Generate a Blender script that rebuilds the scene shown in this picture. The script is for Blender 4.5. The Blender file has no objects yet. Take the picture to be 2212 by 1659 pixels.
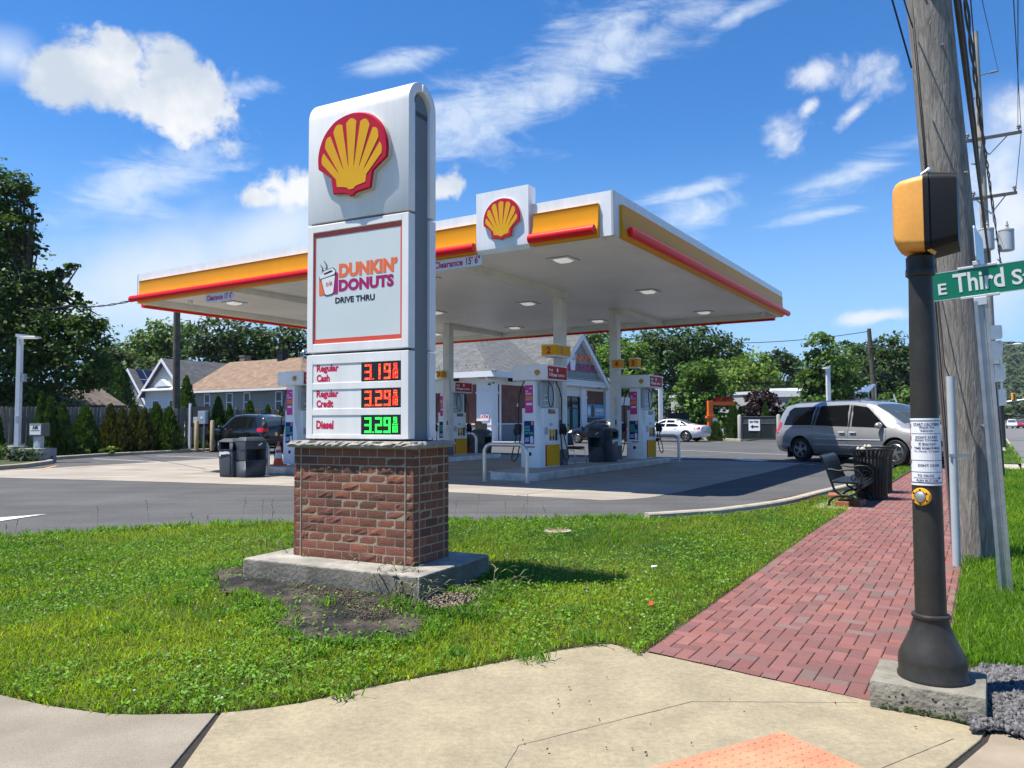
import bpy, bmesh, math, random
import numpy as np
from mathutils import Matrix, Vector
R = math.radians
rnd = random.Random(7)
rng = np.random.default_rng(11)
S = bpy.context.scene
COL = S.collection

# ------------------------------------------------------------------ camera
cam = bpy.data.objects.new('camera', bpy.data.cameras.new('camera'))
COL.objects.link(cam)
EYE = 1.6
cam.matrix_world = Matrix.Translation((0, 0, EYE)) @ Matrix.Rotation(R(92.84), 4, 'X') @ Matrix.Rotation(-0.0043, 4, 'Z')
cam.data.sensor_width = 36.0
cam.data.lens = 27.03
cam.data.clip_start = 0.05
cam.data.clip_end = 6000
S.camera = cam
CAMR = np.array(cam.matrix_world.to_3x3())
F, CX, CY = 1661.0, 1106.0, 829.5          # photo measured on a 2212 x 1659 grid

# ------------------------------------------------------------------ sun and sky
SUN_H = Vector((-0.41, -0.075, 1.0)).normalized()     # towards the sun
sun = bpy.data.lights.new('sun', 'SUN')
sun.energy = 5.0
sun.angle = R(0.55)
sun.color = (1.0, 0.94, 0.84)
so = bpy.data.objects.new('sun', sun)
COL.objects.link(so)
so.rotation_euler = SUN_H.to_track_quat('Z', 'Y').to_euler()
so.location = (-20, 0, 60)
SUN_EL = math.asin(SUN_H.z)
SUN_AZ = math.atan2(SUN_H.x, SUN_H.y)
S.view_settings.view_transform = 'Standard'
S.view_settings.look = 'None'
S.view_settings.exposure = 0.78
S.view_settings.gamma = 1.0
S.cycles.max_bounces = 7
S.cycles.diffuse_bounces = 4
S.cycles.glossy_bounces = 3
S.cycles.transmission_bounces = 4
S.cycles.transparent_max_bounces = 8
S.cycles.caustics_reflective = False
S.cycles.caustics_refractive = False
try:
    S.cycles.use_denoising = True
except Exception:
    pass


def ray(u, v):
    d = CAMR @ np.array([(u - CX) / F, -(v - CY) / F, -1.0])
    return d / d[1]


def at(u, v, y):
    """photo point (2212-grid) at distance y -> world point"""
    d = ray(u, v) * y
    return Vector((d[0], d[1], d[2] + EYE))


def gnd(u, v, z=0.0):
    d = ray(u, v)
    t = (z - EYE) / d[2]
    return Vector((d[0] * t, d[1] * t, z))


def sm(a, b, x):
    t = min(1.0, max(0.0, (x - a) / (b - a)))
    return t * t * (3 - 2 * t)


def lotz(x, y):
    return .12 + max(0.0, y - 22) * .0065


def basez(x, y):
    return .13 * sm(4.2, 11.5, y)


def on(u, v, fn=lotz, dz=0.0):
    z = .1
    for _ in range(40):
        q = gnd(u, v, z + dz)
        z = fn(q.x, q.y)
    return q


OX, OY = 1.93, 14.33
E1 = Vector((-.848, .530, 0))
E2 = Vector((.530, .848, 0))
RZ = math.atan2(-.530, .848)


def W(a, b, z=None):
    p = Vector((OX, OY, 0)) + E1 * a + E2 * b
    p.z = lotz(p.x, p.y) if z is None else z
    return p


# sky: physical sky with clouds spread over the dome at infinity
def cloud_dir(u, v):
    d = ray(u, v)
    return Vector(d).normalized()


world = bpy.data.worlds.new('World')
S.world = world
world.use_nodes = True
wt = world.node_tree
wt.nodes.clear()


def wn(t, **k):
    n = wt.nodes.new(t)
    for a, b in k.items():
        setattr(n, a, b)
    return n


def wl(a, b):
    wt.links.new(a, b)


def wmath(op, a, b=None, c=None, clamp=False):
    n = wn('ShaderNodeMath', operation=op, use_clamp=clamp)
    for i, x in enumerate((a, b, c)):
        if x is None:
            continue
        if isinstance(x, (int, float)):
            n.inputs[i].default_value = x
        else:
            wl(x, n.inputs[i])
    return n.outputs[0]


def wvec(op, a, b=None):
    n = wn('ShaderNodeVectorMath', operation=op)
    for i, x in enumerate((a, b)):
        if x is None:
            continue
        if isinstance(x, (tuple, list, Vector)):
            n.inputs[i].default_value = tuple(x)
        else:
            wl(x, n.inputs[i])
    return n


wout = wn('ShaderNodeOutputWorld')
wbg = wn('ShaderNodeBackground')
sky = wn('ShaderNodeTexSky', sky_type='NISHITA', sun_disc=False)
sky.sun_elevation = SUN_EL
sky.sun_rotation = SUN_AZ
sky.altitude = 50
sky.air_density = 1.0
sky.dust_density = 0.0
sky.ozone_density = 2.6
wgeo = wn('ShaderNodeTexCoord')
DIR = wgeo.outputs['Generated']


def wnoise(scale, detail=6, rough=.6, vec=None, dist=0.0):
    n = wn('ShaderNodeTexNoise')
    n.inputs['Scale'].default_value = scale
    n.inputs['Detail'].default_value = detail
    n.inputs['Roughness'].default_value = rough
    n.inputs['Distortion'].default_value = dist
    wl(vec if vec is not None else DIR, n.inputs['Vector'])
    return n.outputs['Fac']


N_cum = wnoise(17.0, 11, .60, dist=.25)
N_big = wnoise(4.0, 5, .55)
# stretched coordinates for the wispy streaks (they run up to the right)
wmap = wn('ShaderNodeMapping')
wl(DIR, wmap.inputs['Vector'])
wmap.inputs['Rotation'].default_value = (0, R(28), 0)
wmap.inputs['Scale'].default_value = (5.0, 5.0, 17.0)
N_wisp = wnoise(1.6, 8, .65, wmap.outputs[0], .6)
N_fine = wnoise(46.0, 4, .6, dist=.5)


def blob(u, v, ru, rv, rot=0.0):
    """distance field of an elliptical cloud: 0 in its middle, 1 on its rim"""
    c = cloud_dir(u, v)
    x = c.cross(Vector((0, 0, 1))).normalized()
    y = x.cross(c).normalized()
    ct, st = math.cos(R(rot)), math.sin(R(rot))
    ax = x * ct + y * st
    ay = y * ct - x * st
    k = (c.y / F)
    dv = wvec('SUBTRACT', DIR, c).outputs['Vector']
    cx = wvec('DOT_PRODUCT', dv, ax / (ru * k)).outputs['Value']
    cy = wvec('DOT_PRODUCT', dv, ay / (rv * k)).outputs['Value']
    cz = wvec('DOT_PRODUCT', dv, c / .35).outputs['Value']
    cb = wn('ShaderNodeCombineXYZ')
    wl(cx, cb.inputs[0]); wl(cy, cb.inputs[1]); wl(cz, cb.inputs[2])
    return wvec('LENGTH', cb.outputs[0]).outputs['Value']


def layer(blobs, noise, amp, lo, hi, dens):
    acc = None
    for b in blobs:
        d = wmath('SUBTRACT', 1.0, blob(*b))
        acc = d if acc is None else wmath('SMOOTH_MAX', acc, d, .12)
    nn = wmath('MULTIPLY_ADD', noise, amp, -amp * .5)
    s = wmath('ADD', acc, nn)
    mr = wn('ShaderNodeMapRange', interpolation_type='SMOOTHSTEP')
    wl(s, mr.inputs[0])
    mr.inputs[1].default_value = lo
    mr.inputs[2].default_value = hi
    return wmath('MULTIPLY', mr.outputs[0], dens, clamp=True)


cum = layer([(235, 168, 138, 88, -8), (385, 205, 138, 92, -18), (150, 165, 90, 85, 0), (330, 236, 140, 66, -10), (250, 120, 70, 50, 0), (420, 180, 70, 60, -20),
             (640, 410, 100, 48, 8), (570, 428, 60, 28, 5), (960, 405, 45, 40, 30)],
            N_cum, 2.6, -.12, .42, 1.0)
cum2 = layer([(1765, 155, 66, 42, 0), (1690, 295, 64, 62, 35), (1905, 165, 80, 52, 30), (1745, 235, 34, 18, 35), (1850, 240, 60, 20, 40),
              (1890, 683, 80, 17, 2), (2160, 430, 75, 130, 25), (2190, 250, 60, 60, 0)],
             N_cum, 3.0, -.1, .95, .85)
veil = layer([(330, 600, 420, 165, 8), (120, 640, 260, 110, 0), (560, 520, 240, 90, 25), (20, 120, 110, 90, 20),
              (2150, 560, 120, 190, 0), (2170, 330, 100, 150, 0)],
             N_big, 2.6, -.2, 1.05, .93)
wisp = layer([(1180, 180, 430, 110, 27), (1400, 90, 260, 55, 24), (1000, 260, 220, 90, 25), (1610, 25, 130, 26, 20),
              (870, 130, 150, 26, 15), (1500, 470, 130, 45, 8), (1760, 463, 110, 16, 5), (300, 400, 240, 70, 22),
              (540, 190, 80, 28, 10), (1500, 410, 110, 18, 8), (1830, 380, 190, 40, 18)],
             N_wisp, 3.2, -.1, 1.15, .72)
mott = wmath('MULTIPLY_ADD', N_fine, 1.3, .25, clamp=True)
wisp = wmath('MULTIPLY', wisp, mott)

hs = wn('ShaderNodeHueSaturation')
hs.inputs['Saturation'].default_value = 1.28
hs.inputs['Value'].default_value = 1.0
wl(sky.outputs[0], hs.inputs['Color'])
tint = wn('ShaderNodeMix', data_type='RGBA', blend_type='MULTIPLY')
tint.inputs[0].default_value = 1.0
wl(hs.outputs[0], tint.inputs[6])
tint.inputs[7].default_value = (.86, 1.08, 1.28, 1)


def over(base, fac, col):
    # lay one cloud layer over the sky below it
    m = wn('ShaderNodeMix', data_type='RGBA')
    wl(fac, m.inputs[0]); wl(base, m.inputs[6])
    if isinstance(col, tuple):
        m.inputs[7].default_value = col
    else:
        wl(col, m.inputs[7])
    return m.outputs[2]


# shaded cumulus: grey where the cloud is thick and low, white elsewhere
cr = wn('ShaderNodeMix', data_type='RGBA')
wl(wmath('MULTIPLY_ADD', wnoise(12.0, 6, .55), 4.2, -1.6, clamp=True), cr.inputs[0])
cr.inputs[6].default_value = (4.5, 5.1, 5.9, 1)
cr.inputs[7].default_value = (6.9, 7.0, 7.2, 1)
# clear summer air: the lowest degrees of the sky turn to a milky light blue
sep = wn('ShaderNodeSeparateXYZ')
wl(DIR, sep.inputs[0])
hzn = wn('ShaderNodeMapRange', interpolation_type='SMOOTHSTEP')
wl(sep.outputs[2], hzn.inputs[0])
hzn.inputs[1].default_value = -.02
hzn.inputs[2].default_value = .36
hzn.inputs[3].default_value = .9
hzn.inputs[4].default_value = 0.0
SKYC = over(tint.outputs[2], hzn.outputs[0], (2.7, 4.6, 7.6, 1))
SKYC = over(SKYC, veil, (5.5, 6.3, 7.3, 1))
SKYC = over(SKYC, wisp, (6.0, 6.7, 7.5, 1))
SKYC = over(SKYC, cum2, (6.5, 6.8, 7.3, 1))
SKYC = over(SKYC, cum, cr.outputs[2])
wl(SKYC, wbg.inputs['Color'])
wbg.inputs['Strength'].default_value = 0.082
wl(wbg.outputs[0], wout.inputs['Surface'])
world.cycles.sampling_method = 'MANUAL'
world.cycles.sample_map_resolution = 256

# ------------------------------------------------------------------ materials
MATS = {}


def M(name, col, rough=.6, metal=0.0, var=0.0, vs=3.0, bump=0.0, bs=60.0, spec=.35, attr=False, transl=None, coat=0.0,
      emit=None, alpha=1.0, detail=6, fine=0.0, fs=90.0, col2=None, lo=.35, hi=.7):
    """procedural principled material: noise-varied colour, noise bump, optional per-face colour attribute"""
    if name in MATS:
        return MATS[name]
    m = bpy.data.materials.new(name)
    m.use_nodes = True
    nt = m.node_tree
    b = nt.nodes['Principled BSDF']
    out = nt.nodes['Material Output']
    L = nt.links.new
    tc = nt.nodes.new('ShaderNodeTexCoord')
    co = tc.outputs['Object']
    c = (*col, 1.0) if len(col) == 3 else col
    b.inputs['Roughness'].default_value = rough
    b.inputs['Metallic'].default_value = metal
    b.inputs['Specular IOR Level'].default_value = spec
    b.inputs['Coat Weight'].default_value = coat
    b.inputs['Coat Roughness'].default_value = .04
    cur = None
    nz = nt.nodes.new('ShaderNodeTexNoise')
    nz.inputs['Scale'].default_value = vs
    nz.inputs['Detail'].default_value = detail
    nz.inputs['Roughness'].default_value = .62
    L(co, nz.inputs['Vector'])
    mr = nt.nodes.new('ShaderNodeMapRange')
    mr.inputs[1].default_value = lo
    mr.inputs[2].default_value = hi
    L(nz.outputs['Fac'], mr.inputs[0])
    mx = nt.nodes.new('ShaderNodeMix')
    mx.data_type = 'RGBA'
    L(mr.outputs[0], mx.inputs[0])
    v = var if var else .05
    mx.inputs[6].default_value = tuple(x * (1 - v) for x in c[:3]) + (1,)
    mx.inputs[7].default_value = (*col2, 1) if col2 else tuple(min(1, x * (1 + v)) for x in c[:3]) + (1,)
    cur = mx.outputs[2]
    if attr:
        at_ = nt.nodes.new('ShaderNodeAttribute')
        at_.attribute_name = 'col'
        mm = nt.nodes.new('ShaderNodeMix')
        mm.data_type = 'RGBA'
        mm.blend_type = 'MULTIPLY'
        mm.inputs[0].default_value = 1.0
        L(cur, mm.inputs[6]); L(at_.outputs['Color'], mm.inputs[7])
        cur = mm.outputs[2]
    if fine:
        n2 = nt.nodes.new('ShaderNodeTexNoise')
        n2.inputs['Scale'].default_value = fs
        n2.inputs['Detail'].default_value = 3
        n2.inputs['Roughness'].default_value = .75
        L(co, n2.inputs['Vector'])
        m2 = nt.nodes.new('ShaderNodeMapRange')
        m2.inputs[1].default_value = .3
        m2.inputs[2].default_value = .7
        m2.inputs[3].default_value = 1 - fine
        m2.inputs[4].default_value = 1 + fine
        L(n2.outputs['Fac'], m2.inputs[0])
        m3 = nt.nodes.new('ShaderNodeMix')
        m3.data_type = 'RGBA'
        m3.blend_type = 'MULTIPLY'
        m3.inputs[0].default_value = 1.0
        L(cur, m3.inputs[6]); L(m2.outputs[0], m3.inputs[7])
        cur = m3.outputs[2]
    L(cur, b.inputs['Base Color'])
    # gloss varies a little over every surface
    mr2 = nt.nodes.new('ShaderNodeMapRange')
    L(nz.outputs['Fac'], mr2.inputs[0])
    mr2.inputs[3].default_value = max(0.02, rough - .07)
    mr2.inputs[4].default_value = min(1, rough + .07)
    L(mr2.outputs[0], b.inputs['Roughness'])
    if bump:
        nb = nt.nodes.new('ShaderNodeTexNoise')
        nb.inputs['Scale'].default_value = bs
        nb.inputs['Detail'].default_value = 5
        L(co, nb.inputs['Vector'])
        bp = nt.nodes.new('ShaderNodeBump')
        bp.inputs['Strength'].default_value = bump
        bp.inputs['Distance'].default_value = .02
        L(nb.outputs['Fac'], bp.inputs['Height'])
        L(bp.outputs[0], b.inputs['Normal'])
    if emit:
        b.inputs['Emission Color'].default_value = (*emit[0], 1)
        b.inputs['Emission Strength'].default_value = emit[1]
    if transl:
        tr = nt.nodes.new('ShaderNodeBsdfTranslucent')
        ms = nt.nodes.new('ShaderNodeMixShader')
        ms.inputs[0].default_value = transl
        mt = nt.nodes.new('ShaderNodeMix')
        mt.data_type = 'RGBA'
        mt.blend_type = 'MULTIPLY'
        mt.inputs[0].default_value = 1
        L(cur, mt.inputs[6])
        mt.inputs[7].default_value = (1.5, 1.7, .6, 1)
        L(mt.outputs[2], tr.inputs[0])
        L(b.outputs[0], ms.inputs[1]); L(tr.outputs[0], ms.inputs[2])
        L(ms.outputs[0], out.inputs['Surface'])
    MATS[name] = m
    m['nz'] = nz.name
    return m


def streaks(m, amt, scale, rot=0.0):
    """wear and run-off: a stretched noise multiplied into the colour"""
    nt = m.node_tree
    b = nt.nodes['Principled BSDF']
    src = b.inputs['Base Color'].links[0].from_socket
    tc = nt.nodes.new('ShaderNodeTexCoord')
    mp = nt.nodes.new('ShaderNodeMapping')
    mp.inputs['Scale'].default_value = scale
    mp.inputs['Rotation'].default_value = (0, 0, rot)
    nz = nt.nodes.new('ShaderNodeTexNoise')
    nz.inputs['Scale'].default_value = 1.0
    nz.inputs['Detail'].default_value = 7
    nz.inputs['Roughness'].default_value = .65
    mr = nt.nodes.new('ShaderNodeMapRange')
    mr.inputs[1].default_value = .36
    mr.inputs[2].default_value = .64
    mr.inputs[3].default_value = 1 - amt
    mr.inputs[4].default_value = 1 + amt * .6
    mm = nt.nodes.new('ShaderNodeMix')
    mm.data_type = 'RGBA'
    mm.blend_type = 'MULTIPLY'
    mm.inputs[0].default_value = 1.0
    L = nt.links.new
    L(tc.outputs['Object'], mp.inputs['Vector']); L(mp.outputs[0], nz.inputs['Vector']); L(nz.outputs['Fac'], mr.inputs[0])
    L(src, mm.inputs[6]); L(mr.outputs[0], mm.inputs[7]); L(mm.outputs[2], b.inputs['Base Color'])
    return m


def brickmat(name, c1, c2, mortar, bw, bh, ms=.012, rough=.85, offset=.5, var=.25):
    """brick / siding / shingle pattern laid along the object's x-z (walls) axes through generated uv"""
    if name in MATS:
        return MATS[name]
    m = bpy.data.materials.new(name)
    m.use_nodes = True
    nt = m.node_tree
    L = nt.links.new
    b = nt.nodes['Principled BSDF']
    uv = nt.nodes.new('ShaderNodeUVMap')
    uv.uv_map = 'uv'
    br = nt.nodes.new('ShaderNodeTexBrick')
    br.offset = offset
    br.inputs['Scale'].default_value = 1.0
    br.inputs['Brick Width'].default_value = bw
    br.inputs['Row Height'].default_value = bh
    br.inputs['Mortar Size'].default_value = ms
    br.inputs['Mortar Smooth'].default_value = .2
    br.inputs['Color1'].default_value = (*c1, 1)
    br.inputs['Color2'].default_value = (*c2, 1)
    br.inputs['Mortar'].default_value = (*mortar, 1)
    L(uv.outputs[0], br.inputs['Vector'])
    nz = nt.nodes.new('ShaderNodeTexNoise')
    nz.inputs['Scale'].default_value = 1.7
    nz.inputs['Detail'].default_value = 8
    L(uv.outputs[0], nz.inputs['Vector'])
    mr = nt.nodes.new('ShaderNodeMapRange')
    L(nz.outputs['Fac'], mr.inputs[0])
    mr.inputs[1].default_value = .3
    mr.inputs[2].default_value = .7
    mr.inputs[3].default_value = 1 - var
    mr.inputs[4].default_value = 1 + var
    mm = nt.nodes.new('ShaderNodeMix')
    mm.data_type = 'RGBA'
    mm.blend_type = 'MULTIPLY'
    mm.inputs[0].default_value = 1
    L(br.outputs['Color'], mm.inputs[6]); L(mr.outputs[0], mm.inputs[7])
    L(mm.outputs[2], b.inputs['Base Color'])
    b.inputs['Roughness'].default_value = rough
    bp = nt.nodes.new('ShaderNodeBump')
    bp.inputs['Strength'].default_value = .6
    bp.inputs['Distance'].default_value = .01
    bp.invert = True
    L(br.outputs['Fac'], bp.inputs['Height'])
    L(bp.outputs[0], b.inputs['Normal'])
    MATS[name] = m
    return m


def emitmat(name, col, s):
    return M(name, col, .6, emit=(col, s))


def glassmat(name, col=(.02, .025, .03), rough=.03):
    return M(name, col, rough, spec=.9, var=.02)


# ------------------------------------------------------------------ mesh builder
_text_cache = {}


class MB:
    def __init__(s):
        s.v = []; s.f = []; s.m = []; s.c = []; s.T = Matrix.Identity(4); s.mi = 0; s.col = (1, 1, 1)

    def add(s, vs, fs):
        o = len(s.v)
        T = s.T
        s.v += [T @ Vector(p) for p in vs]
        for f in fs:
            s.f.append([i + o for i in f]); s.m.append(s.mi); s.c.append(s.col)
        return s

    def box(s, x0, x1, y0, y1, z0, z1):
        return s.add([(x0, y0, z0), (x1, y0, z0), (x1, y1, z0), (x0, y1, z0), (x0, y0, z1), (x1, y0, z1), (x1, y1, z1), (x0, y1, z1)],
                     [(0, 3, 2, 1), (4, 5, 6, 7), (0, 1, 5, 4), (1, 2, 6, 5), (2, 3, 7, 6), (3, 0, 4, 7)])

    def cbox(s, c, d, M4=None):
        old = s.T
        s.T = old @ (Matrix.Translation(c) @ (M4 or Matrix.Identity(4)))
        s.box(-d[0] / 2, d[0] / 2, -d[1] / 2, d[1] / 2, -d[2] / 2, d[2] / 2)
        s.T = old
        return s

    def bar(s, p, q, w, h=None, up=(0, 0, 1)):
        """rectangular bar from p to q"""
        p, q = Vector(p), Vector(q)
        h = h or w
        d = (q - p)
        L = d.length
        d.normalize()
        x = d.cross(Vector(up))
        if x.length < 1e-4:
            x = d.cross(Vector((1, 0, 0)))
        x.normalize()
        y = x.cross(d)
        vs = []
        for t in (p, q):
            for a, b in ((-1, -1), (1, -1), (1, 1), (-1, 1)):
                vs.append(t + x * (a * w / 2) + y * (b * h / 2))
        return s.add(vs, [(3, 2, 1, 0), (4, 5, 6, 7), (0, 1, 5, 4), (1, 2, 6, 5), (2, 3, 7, 6), (3, 0, 4, 7)])

    def prism(s, pts, y0, y1):
        """outline in x-z (counter-clockwise seen from -y), extruded from y0 (front) to y1"""
        n = len(pts)
        vs = [(p[0], y0, p[1]) for p in pts] + [(p[0], y1, p[1]) for p in pts]
        fs = [tuple(range(n)), tuple(range(2 * n - 1, n - 1, -1))]
        fs += [(i, i + n, (i + 1) % n + n, (i + 1) % n) for i in range(n)]
        return s.add(vs, fs)

    def slab(s, pts, z0, z1):
        """outline in x-y (counter-clockwise from above), extruded from z0 to z1"""
        n = len(pts)
        vs = [(p[0], p[1], z0) for p in pts] + [(p[0], p[1], z1) for p in pts]
        fs = [tuple(range(n - 1, -1, -1)), tuple(range(n, 2 * n))]
        fs += [(i, (i + 1) % n, (i + 1) % n + n, i + n) for i in range(n)]
        return s.add(vs, fs)

    def tube(s, path, r, n=8, caps=True):
        path = [Vector(p) for p in path]
        k = len(path)
        rs = r if isinstance(r, (list, tuple)) else [r] * k
        vs = []; fs = []
        t0 = (path[1] - path[0]).normalized()
        x = t0.orthogonal().normalized()
        for i, p in enumerate(path):
            t = (path[min(i + 1, k - 1)] - path[max(i - 1, 0)]).normalized()
            x = (x - t * x.dot(t))
            x = x.normalized() if x.length > 1e-6 else t.orthogonal().normalized()
            y = t.cross(x)
            for j in range(n):
                a = 2 * math.pi * j / n
                vs.append(p + (x * math.cos(a) + y * math.sin(a)) * rs[i])
        for i in range(k - 1):
            for j in range(n):
                fs.append((i * n + j, i * n + (j + 1) % n, (i + 1) * n + (j + 1) % n, (i + 1) * n + j))
        if caps:
            fs.append(tuple(range(n - 1, -1, -1)))
            fs.append(tuple(range((k - 1) * n, k * n)))
        return s.add(vs, fs)

    def lathe(s, prof, n=20, c=(0, 0, 0)):
        """profile of (radius, z) turned about z"""
        vs = []; fs = []
        for r_, z in prof:
            for j in range(n):
                a = 2 * math.pi * j / n
                vs.append((c[0] + r_ * math.cos(a), c[1] + r_ * math.sin(a), c[2] + z))
        for i in range(len(prof) - 1):
            for j in range(n):
                fs.append((i * n + j, i * n + (j + 1) % n, (i + 1) * n + (j + 1) % n, (i + 1) * n + j))
        fs.append(tuple(range(n - 1, -1, -1)))
        fs.append(tuple(range((len(prof) - 1) * n, len(prof) * n)))
        return s.add(vs, fs)

    def cyl(s, p, q, r, n=16):
        return s.tube([p, q], r, n)

    def ball(s, c, r, nu=12, nv=8):
        rx, ry, rz = r if isinstance(r, tuple) else (r, r, r)
        vs = []; fs = []
        for i in range(nv + 1):
            t = math.pi * i / nv
            for j in range(nu):
                a = 2 * math.pi * j / nu
                vs.append((c[0] + rx * math.sin(t) * math.cos(a), c[1] + ry * math.sin(t) * math.sin(a), c[2] + rz * math.cos(t)))
        for i in range(nv):
            for j in range(nu):
                fs.append((i * nu + j, (i + 1) * nu + j, (i + 1) * nu + (j + 1) % nu, i * nu + (j + 1) % nu))
        return s.add(vs, fs)

    def text(s, body, x0, z0, x1, z1, y=0.0, bold=0.0, d=.003, shear=0.0, space=1.0, keep=False):
        """lettering fitted to the box x0..x1, z0..z1 on the plane facing -y"""
        key = (body, bold, shear, space)
        if key not in _text_cache:
            cu = bpy.data.curves.new('lettering', 'FONT')
            cu.body = body
            cu.size = 1.0
            cu.offset = bold
            cu.shear = shear
            cu.space_character = space
            cu.resolution_u = 3
            cu.align_x = 'CENTER'
            ob = bpy.data.objects.new('lettering', cu)
            COL.objects.link(ob)
            bpy.context.view_layer.update()
            dg = bpy.context.evaluated_depsgraph_get()
            me = bpy.data.meshes.new_from_object(ob.evaluated_get(dg))
            vs = np.array([v.co[:] for v in me.vertices])
            fs = [tuple(p.vertices) for p in me.polygons]
            bpy.data.objects.remove(ob)
            bpy.data.curves.remove(cu)
            bpy.data.meshes.remove(me)
            _text_cache[key] = (vs, fs)
        vs, fs = _text_cache[key]
        lo, hi = vs.min(0), vs.max(0)
        sx = (x1 - x0) / max(1e-6, hi[0] - lo[0])
        sz = (z1 - z0) / max(1e-6, hi[1] - lo[1])
        if keep:
            sx = sz = min(sx, sz)
        ox, oz = (x0 + x1) / 2 - sx * (lo[0] + hi[0]) / 2, (z0 + z1) / 2 - sz * (lo[1] + hi[1]) / 2
        return s.add([(ox + p[0] * sx, y - d, oz + p[1] * sz) for p in vs], fs)

    def build(s, name, mats, parent=None, smooth=None, bevel=0.0, seg=2, uv=False, attr=False, rec=False):
        me = bpy.data.meshes.new(name)
        me.from_pydata([tuple(v) for v in s.v], [], s.f)
        mats = mats if isinstance(mats, (list, tuple)) else [mats]
        for m in mats:
            me.materials.append(m)
        me.polygons.foreach_set('material_index', s.m)
        if attr:
            ca = me.color_attributes.new('col', 'FLOAT_COLOR', 'CORNER')
            cc = []
            for f, c in zip(s.f, s.c):
                cc += list((*c, 1.0)) * len(f)
            ca.data.foreach_set('color', cc)
        if bevel or rec:
            bm = bmesh.new()
            bm.from_mesh(me)
            if rec:
                bmesh.ops.recalc_face_normals(bm, faces=bm.faces)
            if bevel:
                bmesh.ops.remove_doubles(bm, verts=bm.verts, dist=1e-5)
                es = [e for e in bm.edges if len(e.link_faces) == 2 and e.calc_face_angle(0) > R(28)]
                bmesh.ops.bevel(bm, geom=es, offset=bevel, segments=seg, affect='EDGES', profile=.5, clamp_overlap=True)
            bm.to_mesh(me)
            bm.free()
        if uv:
            boxuv(me)
        if smooth is not None:
            me.polygons.foreach_set('use_smooth', [True] * len(me.polygons))
            me.set_sharp_from_angle(angle=R(smooth))
        me.update()
        o = bpy.data.objects.new(name, me)
        COL.objects.link(o)
        if parent:
            o.parent = parent
        return o


def boxuv(me):
    """uv in metres, per face: along the face horizontally and up its slope"""
    ul = me.uv_layers.new(name='uv')
    for p in me.polygons:
        n = p.normal
        if abs(n.z) > .98:
            ax, ay = Vector((1, 0, 0)), Vector((0, 1, 0))
        else:
            ax = Vector((0, 0, 1)).cross(n).normalized()
            ay = n.cross(ax)
        for li in p.loop_indices:
            co = me.vertices[me.loops[li].vertex_index].co
            ul.data[li].uv = (co.dot(ax), co.dot(ay))


def tag(o, label=None, cat=None, group=None, kind=None):
    if label:
        o['label'] = label
    if cat:
        o['category'] = cat
    if group:
        o['group'] = group
    if kind:
        o['kind'] = kind
    return o


def thing(name, label, cat, loc=(0, 0, 0), rz=0.0, group=None):
    o = bpy.data.objects.new(name, None)
    COL.objects.link(o)
    o.location = loc
    o.rotation_euler = (0, 0, rz)
    o.empty_display_size = .2
    return tag(o, label, cat, group)


def struct(name, mb, m, label=None, cat=None, **k):
    return tag(mb.build(name, m, **k), label, cat, kind='structure')


def kids(o):
    return [c for c in bpy.data.objects if c.parent == o]


def copy_tree(o, parent=None):
    c = o.copy()
    COL.objects.link(c)
    if parent:
        c.parent = parent
    for ch in kids(o):
        copy_tree(ch, c)
    return c


def relabel(o, label, loc=None, rz=None):
    o['label'] = label
    if loc is not None:
        o.location = loc
    if rz is not None:
        o.rotation_euler = (0, 0, rz)
    return o


def arc(cx, cz, r, a0, a1, n=8):
    return [(cx + r * math.cos(R(a0 + (a1 - a0) * i / n)), cz + r * math.sin(R(a0 + (a1 - a0) * i / n))) for i in range(n + 1)]


def rrect(x0, z0, x1, z1, r, n=5):
    return arc(x1 - r, z0 + r, r, -90, 0, n) + arc(x1 - r, z1 - r, r, 0, 90, n) + arc(x0 + r, z1 - r, r, 90, 180, n) + arc(x0 + r, z0 + r, r, 180, 270, n)


def raw(name, V, faces4, m, col=None, parent=None, faces3=None):
    """mesh from numpy arrays (quads or triangles) with a per-face colour"""
    me = bpy.data.meshes.new(name)
    k = faces4.shape[1]
    nf = len(faces4)
    me.vertices.add(len(V))
    me.vertices.foreach_set('co', V.astype(np.float32).ravel())
    me.loops.add(nf * k)
    me.loops.foreach_set('vertex_index', faces4.astype(np.int32).ravel())
    me.polygons.add(nf)
    me.polygons.foreach_set('loop_start', np.arange(0, nf * k, k, dtype=np.int32))
    if col is not None:
        ca = me.color_attributes.new('col', 'FLOAT_COLOR', 'CORNER')
        c4 = np.ones((nf, 4), np.float32)
        c4[:, :3] = col
        ca.data.foreach_set('color', np.repeat(c4, k, axis=0).ravel())
    for x in (m if isinstance(m, (list, tuple)) else [m]):
        me.materials.append(x)
    me.update(calc_edges=True)
    o = bpy.data.objects.new(name, me)
    COL.objects.link(o)
    if parent:
        o.parent = parent
    return o

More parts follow.
